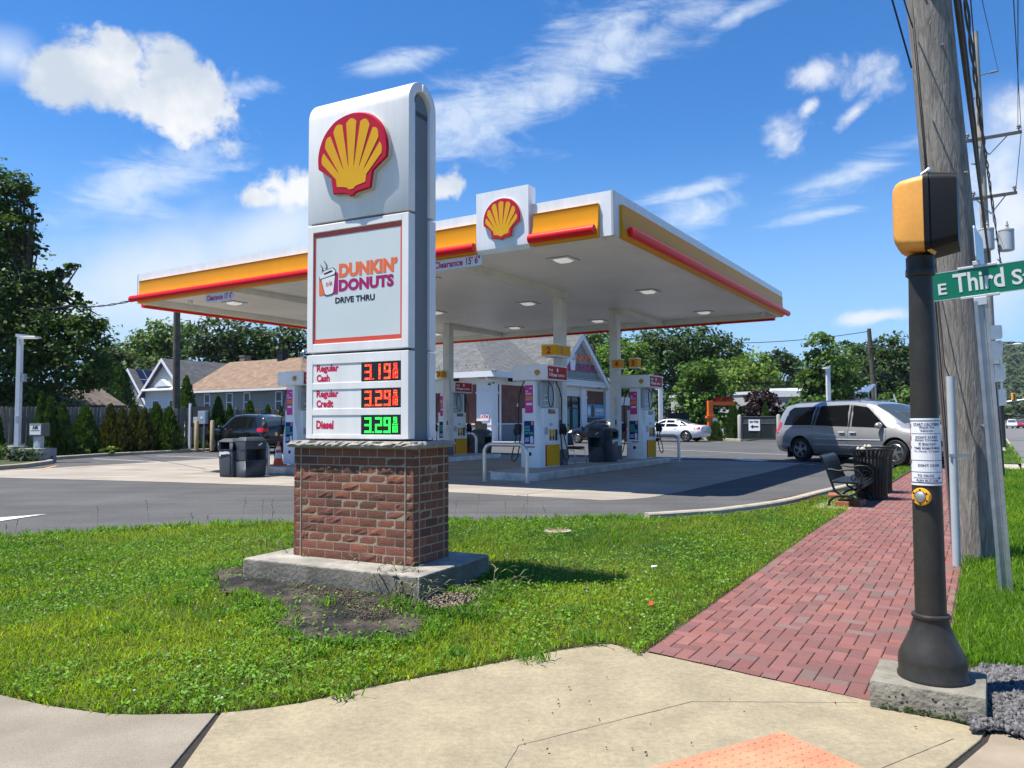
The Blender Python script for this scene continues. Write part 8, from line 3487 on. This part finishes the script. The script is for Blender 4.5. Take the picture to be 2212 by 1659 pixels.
g = MB(); g.box(.55, 1.28, -.05, -.03, H_ - .98, H_ - .26); en = g.build('enter_plate', m_fas, t)
g = MB(); g.text('ENTER', .62, H_ - .48, 1.21, H_ - .34, -.052, bold=.04); g.prism([(.66, H_ - .72), (.85, H_ - .86), (.85, H_ - .77), (1.18, H_ - .77), (1.18, H_ - .67), (.85, H_ - .67), (.85, H_ - .58)], -.054, -.05); g.build('enter_lettering', m_blkb, en)
# orange drive-through gantry
p = at(1534.5, 930, 53); p.z = .3
t = thing('clearance_gantry', 'orange drive-through clearance post with a short arm', 'clearance post', p, math.radians(8))
H_ = at(1534, 866, 53).z - .3
m_org = M('gantry_orange', (.78, .145, .02), .45, var=.05)
g = MB(); g.box(-.17, .17, -.15, .15, 0, H_); g.build('post', m_org, t, bevel=.02)
g = MB(); g.box(.175, 1.75, -.12, .12, H_ - .30, H_ - .06); arm_ = g.build('arm', m_org, t)
g = MB(); g.box(-.28, .30, -.2, .2, H_ * .56, H_ * .62); g.build('collar', m_org, t)
g = MB(); g.text('DRIVE THRU', .35, H_ - .04, 1.6, H_ + .26, -.03, bold=.04, d=.04); g.build('gantry_lettering', MATS['panel_red'], t)
g = MB(); g.box(.12, .42, -.2, -.17, H_ * .42, H_ * .56); g.build('small_plate', m_fas, t)
# menu board, blue sign, drive-through preview board
p = at(1467, 945, 57); p.z = .3
t = thing('menu_board', 'dark framed teal menu board behind the far pump', 'menu board', p, R(10))
k = 57 / 1661
h = at(1467, 892, 57).z - .3
g = MB(); g.box(-.82, .82, 0, .2, 0, h); g.build('frame', m_blkb, t)
g = MB(); g.box(-.68, .70, -.02, -.001, .5, h - .5); sc_ = g.build('poster', MATS['poster_teal'], t)
g = MB(); g.text('ENJOY THE', -.55, h - .95, .55, h - .72, -.021, bold=.03); g.text('SUMMER', -.45, h - 1.25, .45, h - 1.02, -.021, bold=.03); g.build('poster_lettering', m_fas, sc_)
p = at(1805, 893, 45)
t = thing('price_cabinet', 'blue sign panel with a yellow square behind the minivan roof', 'sign', (p.x, p.y, .25), R(2))
g = MB(); g.box(-.9, .75, 0, .15, p.z - .25 + .0, p.z - .25 + .42); g.build('panel', m_blue, t)
g = MB(); g.box(.3, .55, -.01, -.001, p.z - .22, p.z + .12); g.build('yellow_square', m_py, t)
g = MB(); g.box(-.05, .05, .02, .12, 0, p.z - .26); g.build('post', m_dk, t)
p = at(1958, 905, 42)
t = thing('preview_board', 'white drive-through board with small red lettering behind the minivan', 'sign board', (p.x, p.y, .2), 0)
z0 = at(1958, 925, 42).z - .2; z1 = at(1958, 887, 42).z - .2
g = MB(); g.box(-.78, .95, 0, .3, z0 - .6, z1); g.build('cabinet', m_fas, t)
g = MB(); g.box(-.62, .80, -.02, -.001, z0 - .2, z1 - .12); fc = g.build('face', M('face_pale', (.50, .52, .52), .5), t)
g = MB(); g.box(-.55, -.3, -.026, -.021, z0 + .32, z0 + .6); g.text('DUNKIN', -.22, z0 + .45, .66, z0 + .6, -.023, bold=.05); g.text('DONUTS', -.22, z0 + .27, .66, z0 + .42, -.023, bold=.05); g.build('red_lettering', m_txt, fc)
g = MB(); g.prism([(-.85, z1 + .16), (-.62, z1 + .02), (.62, z1 + .02), (.62, z1 + .32), (-.62, z1 + .32)], -.05, 0); ar = g.build('arrow_plate', m_alu, t)
g = MB(); g.text('DRIVE THRU', -.42, z1 + .08, .52, z1 + .25, -.052, bold=.03); g.build('arrow_lettering', m_bk, ar)
p = at(1909, 912, 50); p.z = .25
t = thing('flat_roof_shed', 'low white shed behind the minivan windscreen', 'shed', p, R(-6))
g = MB(); g.box(-.9, 2.1, 0, 2.5, 0, at(1909, 886, 50).z - .25); g.build('wall', m_flat2, t)
g = MB(); zz = at(1909, 886, 50).z - .25; g.box(-1.0, 2.2, -.1, 2.6, zz, zz + .12); g.build('roof_edge', m_fas, t)
g = MB(); g.bar((.9, -.3, zz), (.55, -.3, zz + 1.0), .07); g.build('aerial_post', m_fas, t)
# kerbed bed in front of the far building
kerb('far_kerb', [on(1478, 950.5), on(1520, 950), on(1562, 951.5), on(1600, 953.5)], h=.15, w=.2)

# ------------------------------------------------------------------ trees and shrubs
m_leaf = M('leaves', (1, 1, 1), .55, var=.05, attr=True, transl=.32, spec=.25)
m_bark = M('bark', (.085, .066, .05), .95, var=.35, vs=4, bump=.6, bs=14)


def crown_arrays(lobes, n, size, col, seed, var=.35, clump=.30, up=.55, asp=.62):
    """leaf quads gathered in clumps that fill several ellipsoids (centre, radii)"""
    rg = np.random.default_rng(seed)
    wts_ = np.array([l[1][0] * l[1][2] for l in lobes]); wts_ = wts_ / wts_.sum()
    P = []; K = []; NRM = []
    for (c, r_), w in zip(lobes, wts_):
        nl = max(60, int(n * w))
        nc = max(10, int(nl / 42))
        d = rg.normal(0, 1, (nc, 3)); d /= np.linalg.norm(d, axis=1)[:, None]
        rad = rg.uniform(.45, 1.03, nc) ** .6
        rad *= 1 + .20 * np.sin(d[:, 0] * 5 + seed) * np.sin(d[:, 2] * 6 + d[:, 1] * 4)
        cc = np.array(c) + d * rad[:, None] * np.array(r_)
        tone = rg.uniform(.68, 1.35, nc)
        csz = rg.uniform(.6, 1.3, nc) * clump * min(r_)
        idx = rg.integers(0, nc, nl)
        off_ = rg.normal(0, 1, (nl, 3)) * csz[idx][:, None] * np.array([1, 1, .55])
        P.append(cc[idx] + off_)
        K.append(tone[idx])
        NRM.append(d[idx])
    P = np.concatenate(P); K = np.concatenate(K); D = np.concatenate(NRM)
    n = len(P)
    nr = D * .6 + rg.normal(0, .6, (n, 3)); nr[:, 2] += up
    nr /= np.linalg.norm(nr, axis=1)[:, None]
    a = rg.normal(0, 1, (n, 3)); a -= nr * (a * nr).sum(1)[:, None]; a /= np.linalg.norm(a, axis=1)[:, None]
    b = np.cross(nr, a)
    s = (size * rg.uniform(.6, 1.4, n))[:, None]
    V = np.stack([P - a * s, P + b * s * asp, P + a * s, P - b * s * asp], 1).reshape(-1, 3)
    C = np.array(col)[None] * (K * rg.uniform(1 - var, 1 + var, n))[:, None]
    hue = rg.uniform(-.12, .12, n)
    C = np.clip(np.stack([C[:, 0] * (1 + hue * 1.6), C[:, 1], C[:, 2] * (1 - hue)], 1), .003, .6)
    return V, np.arange(4 * n).reshape(-1, 4), C


TG = 'trees around the lot'


def tree(label, y, ut, vb, lobes, n, size, col, seed, tr=.22, group=TG, name='tree', zb=.2, lean=0, cat='tree', clump=.30, dy=1.0, up=.55):
    """lobes in picture units (u, v, ru, rv, dist offset) at distance y; the trunk stands below ut"""
    p = at(ut, 900, y); p.z = zb
    k = y / 1661
    t = thing(name, label, cat, p, 0, group)
    L3 = []
    for l in lobes:
        u, v, ru, rv = l[:4]
        do = l[4] if len(l) > 4 else 0
        c = at(u, v, y + do) - p
        kk = (y + do) / 1661
        L3.append((tuple(c), (ru * kk, min(ru, rv * 1.3) * kk * dy, rv * kk)))
    V, Fq, C = crown_arrays(L3, n, size, col, seed, clump=clump, up=up)
    raw('crown', V, Fq, m_leaf, C, t)
    rg = random.Random(seed)
    top = max(L3, key=lambda l: l[0][2])
    zt = top[0][2]
    g = MB()
    trunk = [Vector((lean * i / 6 * zt * .1 + rg.uniform(-.08, .08), rg.uniform(-.08, .08), zt * .95 * i / 6 - (.4 if i == 0 else 0))) for i in range(7)]
    g.tube(trunk, [tr * (1.25 if i == 0 else 1 - .13 * i) for i in range(7)], 9)
    g.build('trunk', m_bark, t, smooth=60)
    g = MB()
    for (c, r_) in L3:
        for _ in range(3):
            s_ = trunk[rg.choice((2, 3, 3, 4))]
            e = Vector(c) + Vector((rg.uniform(-.6, .6) * r_[0], rg.uniform(-.6, .6) * r_[1], rg.uniform(-.2, .7) * r_[2]))
            m_ = s_.lerp(e, .5) + Vector((0, 0, .08 * (e - s_).length))
            g.tube([s_, m_, e], [tr * .42, tr * .26, tr * .08], 6)
    g.build('limbs', m_bark, t, smooth=60)
    return t


DG = (.062, .105, .024)
MG = (.088, .148, .028)
LG = (.135, .215, .035)
tree('big dark maple with long outer boughs at the far left edge', 40, 42, 990, [(-30, 440, 52, 95), (10, 500, 52, 55), (38, 415, 30, 36), (60, 470, 30, 12), (62, 508, 34, 11), (66, 540, 30, 11), (-20, 640, 105, 105), (80, 625, 60, 36), (120, 592, 36, 12), (160, 577, 24, 9), (145, 640, 38, 13), (50, 725, 110, 75), (160, 760, 60, 92), (20, 830, 110, 60), (190, 700, 30, 30), (205, 800, 34, 55), (178, 655, 20, 8)], 36000, .115, (.070, .118, .026), 3, .32, lean=.25, clump=.26)
tree('tall tree with feathery crown left of the dark pole behind the houses', 92, 320, 900, [(300, 760, 45, 40), (335, 735, 45, 38), (370, 745, 40, 45), (270, 775, 40, 35), (330, 790, 80, 45), (395, 720, 28, 25)], 6500, .26, MG, 4, .35)
tree('broad dark tree crown behind the tan roofed house', 84, 520, 900, [(470, 735, 62, 48), (540, 730, 65, 42), (600, 745, 60, 48), (500, 775, 85, 40), (640, 760, 50, 50), (580, 790, 90, 35)], 8500, .24, (.05, .085, .024), 5, .4)
tree('yellow-green tree between the price sign and the tan roofed house', 70, 655, 900, [(650, 800, 18, 22), (665, 850, 26, 30), (640, 880, 22, 22)], 2200, .17, LG, 6, .15)
tree('rounded tree behind the solar-panelled house', 88, 255, 900, [(250, 765, 40, 28), (285, 800, 45, 30), (235, 800, 30, 35)], 3800, .25, (.06, .105, .03), 7, .3)
tree('tall dense tree behind the shop roof', 95, 1290, 900, [(1275, 760, 40, 45), (1315, 755, 45, 40), (1300, 800, 65, 40)], 4800, .26, DG, 8, .3)
tree('bright green maple just right of the shop gable', 74, 1335, 900, [(1320, 790, 40, 45), (1345, 770, 40, 40), (1365, 815, 45, 40), (1310, 830, 36, 35)], 5600, .20, (.115, .195, .035), 9, .25)
tree('huge dark green tree rising highest behind the canopy edge', 98, 1480, 900, [(1450, 745, 60, 45), (1510, 740, 60, 38), (1560, 770, 45, 50), (1430, 790, 70, 55), (1500, 800, 80, 55), (1400, 760, 45, 45), (1540, 820, 50, 40)], 10500, .27, (.05, .095, .028), 10, .5)
tree('leafy green maple growing in front of the pale flat building', 60, 1515, 945, [(1515, 800, 36, 30), (1525, 838, 48, 30), (1505, 870, 45, 26), (1550, 855, 36, 26), (1515, 905, 52, 30), (1480, 850, 25, 22), (1560, 895, 30, 22)], 7000, .16, (.105, .185, .035), 11, .16)
tree('yellow-green sunlit tree in the middle of the right tree line', 90, 1620, 900, [(1600, 800, 45, 38), (1640, 810, 45, 35), (1625, 835, 65, 28), (1580, 825, 35, 30)], 5200, .24, (.13, .20, .035), 12, .3)
tree('thin-topped dark trees on the skyline right of the sunlit tree', 115, 1680, 900, [(1660, 780, 26, 18), (1690, 785, 30, 24), (1715, 792, 22, 22), (1690, 825, 55, 28)], 4200, .27, (.05, .09, .03), 13, .3)
tree('tall maple in front of the white building on the right', 62, 1775, 930, [(1770, 755, 26, 32), (1790, 790, 48, 36), (1760, 815, 36, 30), (1800, 835, 60, 30), (1765, 865, 52, 26), (1820, 855, 40, 16), (1740, 880, 36, 22)], 7600, .17, (.085, .15, .03), 14, .18)
tree('spiky dark tree left of the tall dark pole', 100, 1835, 900, [(1830, 765, 40, 26), (1860, 790, 45, 40), (1815, 800, 30, 36)], 4600, .25, (.055, .10, .035), 15, .35)
tree('large dark tree right of the tall dark pole', 96, 1930, 900, [(1925, 755, 45, 30), (1905, 790, 45, 40), (1950, 800, 45, 45), (1930, 840, 65, 40), (1900, 850, 40, 36)], 8200, .25, (.05, .09, .03), 16, .4)
tree('low green bushes and small trees behind the preview board', 90, 1960, 900, [(1930, 870, 60, 20), (1990, 860, 60, 26), (2030, 850, 30, 25), (1900, 885, 40, 14)], 3800, .22, (.085, .15, .032), 17, .15)
PURP = (.035, .018, .022)
tree('purple-leaved tree in front of the pale flat building', 62, 1644, 930, [(1640, 862, 34, 20), (1648, 885, 42, 22), (1625, 890, 24, 18), (1660, 905, 30, 14)], 3200, .14, PURP, 18, .1)
tree('purple-leaved bush beside the menu board', 62, 1490, 945, [(1490, 890, 26, 22), (1482, 915, 32, 22), (1500, 920, 22, 18)], 2400, .13, PURP, 19, .08)
tree('yellow flowering shrub seen between the two right poles', 34, 2027, 955, [(2027, 915, 11, 18), (2024, 938, 13, 12)], 900, .09, (.24, .24, .06), 20, .04)


# arborvitae hedge: one dense conifer, three shapes, copied along the fence
def conifer_arrays(h, r_, n, seed, col, tips=1):
    rg = np.random.default_rng(seed)
    P = []; D = []
    for tpi in range(tips):
        ox = (tpi - (tips - 1) / 2) * r_ * .75
        hh = h * (1 - .08 * tpi)
        m_ = n // tips
        z = rg.uniform(0, 1, m_) ** .85
        prof = np.where(z < .22, .84 + .16 * (z / .22), (1 - (z - .22) / .785) ** .72)
        a = rg.uniform(0, 2 * np.pi, m_)
        rr = r_ * (.8 if tips > 1 else 1) * prof * (rg.uniform(.55, 1.06, m_)) * (1 + .10 * np.sin(a * 5 + z * 14) + .08 * np.sin(a * 9 - z * 23))
        P.append(np.stack([ox + rr * np.cos(a), rr * np.sin(a), z * hh], 1))
        D.append(np.stack([np.cos(a), np.sin(a), .5 + 0 * a], 1))
    P = np.concatenate(P); D = np.concatenate(D)
    n = len(P)
    up = np.array([0, 0, 1.0]) + D * .45 + rg.normal(0, .28, (n, 3))
    up /= np.linalg.norm(up, axis=1)[:, None]
    sd = np.cross(up, D + rg.normal(0, .5, (n, 3))); sd /= np.linalg.norm(sd, axis=1)[:, None]
    s = rg.uniform(.05, .12, n)[:, None]
    V = np.stack([P - up * s, P + sd * s * .45, P + up * s * 1.2, P - sd * s * .45], 1).reshape(-1, 3)
    lay = .75 + .5 * rg.uniform(0, 1, n)
    C = np.array(col)[None] * lay[:, None]
    return V, np.arange(4 * n).reshape(-1, 4), np.clip(C, .003, .5)


def conifer(label, p, h, r_, seed, tips=1, col=(.040, .075, .016), n=3600, group='conifer shrubs of the hedge', name='conifer_shrub'):
    t = thing(name, label, 'shrub', p, 0, group)
    V, Fq, C = conifer_arrays(h, r_, n, seed, col, tips)
    raw('foliage', V, Fq, m_leaf, C, t)
    g = MB(); g.tube([(0, 0, -.1), (0, 0, h * .8)], [.07, .02], 6); g.build('stem', m_bark, t)
    return t


def hedge_at(u, a=27.75):
    best = min((abs(F * W(a, b / 10, 0).x / W(a, b / 10, 0).y + CX - u), b / 10) for b in range(-120, 300))[1]
    return W(a, best, None)


hl_ = [('leftmost conifer shrub cut by the picture edge', -4, 905 - 8, 20, 1), ('slim conifer shrub right behind the white light pole', 98, 849, 30, 2), ('twin-topped conifer shrub right of the air machine', 124, 864, 42, 2), ('broad single conifer shrub third from the light pole', 186, 878, 43, 1),
       ('twin-topped conifer shrub left of the browned one', 250, 875, 44, 2), ('browned conifer shrub in the middle of the hedge', 299, 876, 40, 2), ('widest twin conifer shrub left of the meter board', 350, 873, 50, 2), ('conifer shrub just right of the meter board', 471, 858, 30, 1),
       ('small conifer shrub above the black suv bonnet', 497, 876, 24, 1), ('conical shrub above the black suv roof', 541, 868, 28, 1), ('small conical shrub right of the suv roof', 580, 877, 23, 1), ('last small conifer shrub beside the left pump', 606, 880, 15, 1)]
for i, (lab, u, vt, hwid, tips) in enumerate(hl_):
    p = hedge_at(u)
    zt = at(u, vt, p.y).z
    br = 'browned' in lab
    conifer(lab, (p.x, p.y, p.z + .1), zt - p.z - .1, hwid / 1661 * p.y * .74, 50 + i, tips, (.068, .072, .018) if br else (.048, .092, .017), 4200 if hwid > 30 else 2600)
p = at(258, 880, 50); conifer('tall dense conifer standing behind the fence', (p.x, p.y, .3), at(258, 787, 50).z - .3, 46 / 1661 * 50, 71, 1, (.045, .085, .018), 6000)
p = at(402, 880, 50); conifer('green conifer behind the dark utility pole', (p.x, p.y, .3), at(402, 813, 50).z - .3, 30 / 1661 * 50, 72, 1, (.06, .11, .02), 3600)
for lab, u, vt, w, y in (('dark conifer left of the bin enclosure', 1585, 872, 20, 54), ('conifer rising behind the bin enclosure', 1655, 870, 14, 58), ('conifer above the left end of the minivan roof', 1708, 872, 15, 56), ('small conifer above the minivan roof centre', 1762, 872, 14, 56), ('slim conifer behind the white light pole', 1800, 868, 9, 56), ('pointed conifer left of the purple tree', 1600, 880, 12, 60)):
    p = at(u, 950, y); conifer(lab, (p.x, p.y, .3), at(u, vt, y).z - .3, w / 1661 * y, 80 + u, 1, (.05, .10, .018), 2600, 'conifers by the bin enclosure')
p = at(1545, 948, 51); conifer('small clipped round shrub under the orange clearance post', (p.x, p.y, .3), 1.25, .56, 90, 1, (.05, .09, .02), 2000, None, 'round_shrub')


def low_shrub(label, u, v, y, w, h, n, col, seed, size=.05, name='low_shrub'):
    p = at(u, v, y); p.z = lotz(p.x, p.y) + .11
    t = thing(name, label, 'shrub', p, 0, 'low plants in the planting bed')
    V, Fq, C = crown_arrays([((0, 0, h * .5), (w, w * .6, h * .5))], n, size, col, seed)
    raw('foliage', V, Fq, m_leaf, C, t)
    g = MB(); g.tube([(0, 0, 0), (0, 0, h * .6)], .02, 5); g.build('stem', m_bark, t)


low_shrub('spreading juniper in the bed below the hedge', 302, 972, 36.5, 1.1, .45, 1500, (.12, .19, .05), 91)
low_shrub('dark low juniper at the foot of the left light pole', 52, 996, 28.0, .62, .42, 1100, (.075, .11, .06), 92)
low_shrub('weedy green tuft beside the left light pole', 12, 985, 29, .6, .7, 900, (.10, .17, .04), 93)
low_shrub('bright green leafy weed by the tan guard post', 419, 960, 39.5, .55, .45, 500, (.20, .32, .05), 94, .08)
low_shrub('small green weed at the planting kerb', 235, 985, 33.5, .4, .3, 300, (.14, .23, .04), 95)
low_shrub('low weed between the junipers and the hedge', 165, 983, 32.8, .5, .35, 350, (.11, .17, .04), 96)

# far wooded hills and the wood that closes the view behind everything
m_wood_far = M('far_wood', (1, 1, 1), .95, var=.3, vs=.05, attr=True)


def hill(name, u0, u1, y, crest, seed, depth, n):
    """terrain ridge along the horizon, carrying tree crowns"""
    rg = np.random.default_rng(seed)
    us = np.linspace(u0, u1, 40)
    g = MB()
    rows = []
    for j in range(5):
        f_ = j / 4
        for u in us:
            yy = y + depth * f_
            zc = at(u, crest(u), y + depth).z
            q = at(u, 905, yy)
            rows.append((q.x, q.y, -.2 + zc * (math.sin(f_ * math.pi / 2) ** 1.1)))
    g.add(rows, [(j * 40 + i, j * 40 + i + 1, (j + 1) * 40 + i + 1, (j + 1) * 40 + i) for j in range(4) for i in range(39)])
    struct(name, g, m_far, smooth=80)
    f_ = rg.uniform(0, 1, n) ** .8
    u = rg.uniform(u0, u1, n)
    P = []
    for a, b in zip(u, f_):
        zc = at(a, crest(a), y + depth).z
        q = at(a, 905, y + depth * b)
        P.append((q.x, q.y, -.2 + zc * math.sin(b * math.pi / 2) ** 1.1))
    P = np.array(P)
    VV = []; CC = []
    sz = (y + depth) / 1661
    m_ = 34
    d = rg.normal(0, 1, (n, m_, 3)); d /= np.linalg.norm(d, axis=2)[:, :, None]
    d[:, :, 2] = np.abs(d[:, :, 2])
    R_ = rg.uniform(3.2, 6.5, n)[:, None, None] * max(.5, min(1.2, sz * 2))
    C0 = P[:, None, :] + d * R_ * rg.uniform(.7, 1.05, (n, m_, 1)) + np.array([0, 0, 1.5])
    nn_ = (d + rg.normal(0, .4, d.shape)).reshape(-1, 3); nn_ /= np.linalg.norm(nn_, axis=1)[:, None]
    a = rg.normal(0, 1, nn_.shape); a -= nn_ * (a * nn_).sum(1)[:, None]; a /= np.linalg.norm(a, axis=1)[:, None]
    b = np.cross(nn_, a)
    s = (np.repeat(R_[:, :, 0], m_, 1).ravel() * rg.uniform(.16, .32, n * m_))[:, None]
    c = C0.reshape(-1, 3)
    V = np.stack([c - a * s, c + b * s * .8, c + a * s, c - b * s * .8], 1).reshape(-1, 3)
    tone = np.repeat(rg.uniform(.55, 1.4, n), m_) * rg.uniform(.75, 1.25, n * m_)
    C = np.array([.05, .088, .03])[None] * tone[:, None]
    return V, C


V1, C1 = hill('hill', 1880, 2600, 420, lambda u: 772 + 10 * math.sin(u / 60) - max(0, (2160 - u)) * -.02, 1, 500, 4200)
V2, C2 = hill('hill', -300, 1950, 150, lambda u: 862 + 9 * math.sin(u / 70), 2, 90, 1500)
V = np.concatenate([V1, V2]); C = np.concatenate([C1, C2])
o = raw('far_woods', V, np.arange(len(V)).reshape(-1, 4), m_wood_far, C)
tag(o, 'distant woods covering the hill and closing the view behind the buildings', 'woods', kind='stuff')
p = at(2160, 836, 700)
t = thing('hillside_building', 'long pale building on the wooded hillside far away', 'building', p, R(-4))
g = MB(); g.box(-8, 60, 0, 15, -6, 5); g.build('wall', m_flat2, t)
g = MB(); g.add([(-9, -1, 4.5), (61, -1, 4.5), (61, 16, 4.5), (-9, 16, 4.5), (-4, 7, 8), (56, 7, 8)], [(0, 1, 5, 4), (1, 2, 5), (2, 3, 4, 5), (3, 0, 4)]); g.build('roof', M('roof_pale', (.30, .32, .34), .8), t)
# the verge's far tree line on the left of the road
tree('dark trees closing the far end of the road on its left', 190, 2150, 900, [(2140, 890, 30, 14), (2165, 893, 22, 10), (2105, 885, 40, 18)], 1600, .5, (.05, .09, .03), 97, .3)
tree('dark tree by the road at the right picture edge far away', 230, 2225, 900, [(2215, 893, 26, 9), (2260, 880, 60, 20)], 1600, .6, (.05, .085, .03), 98, .3)

# ------------------------------------------------------------------ light summer haze
hz = bpy.data.materials.new('haze')
hz.use_nodes = True
nt = hz.node_tree
nt.nodes.clear()
out = nt.nodes.new('ShaderNodeOutputMaterial')
pv = nt.nodes.new('ShaderNodeVolumePrincipled')
pv.inputs['Color'].default_value = (.80, .88, 1.0, 1)
pv.inputs['Density'].default_value = .00009
nt.links.new(pv.outputs[0], out.inputs['Volume'])
g = MB(); g.box(-1500, 1500, -60, 1400, -1.6, 120)
tag(g.build('haze', hz), 'thin blue summer haze over the far hills', 'haze', kind='stuff')
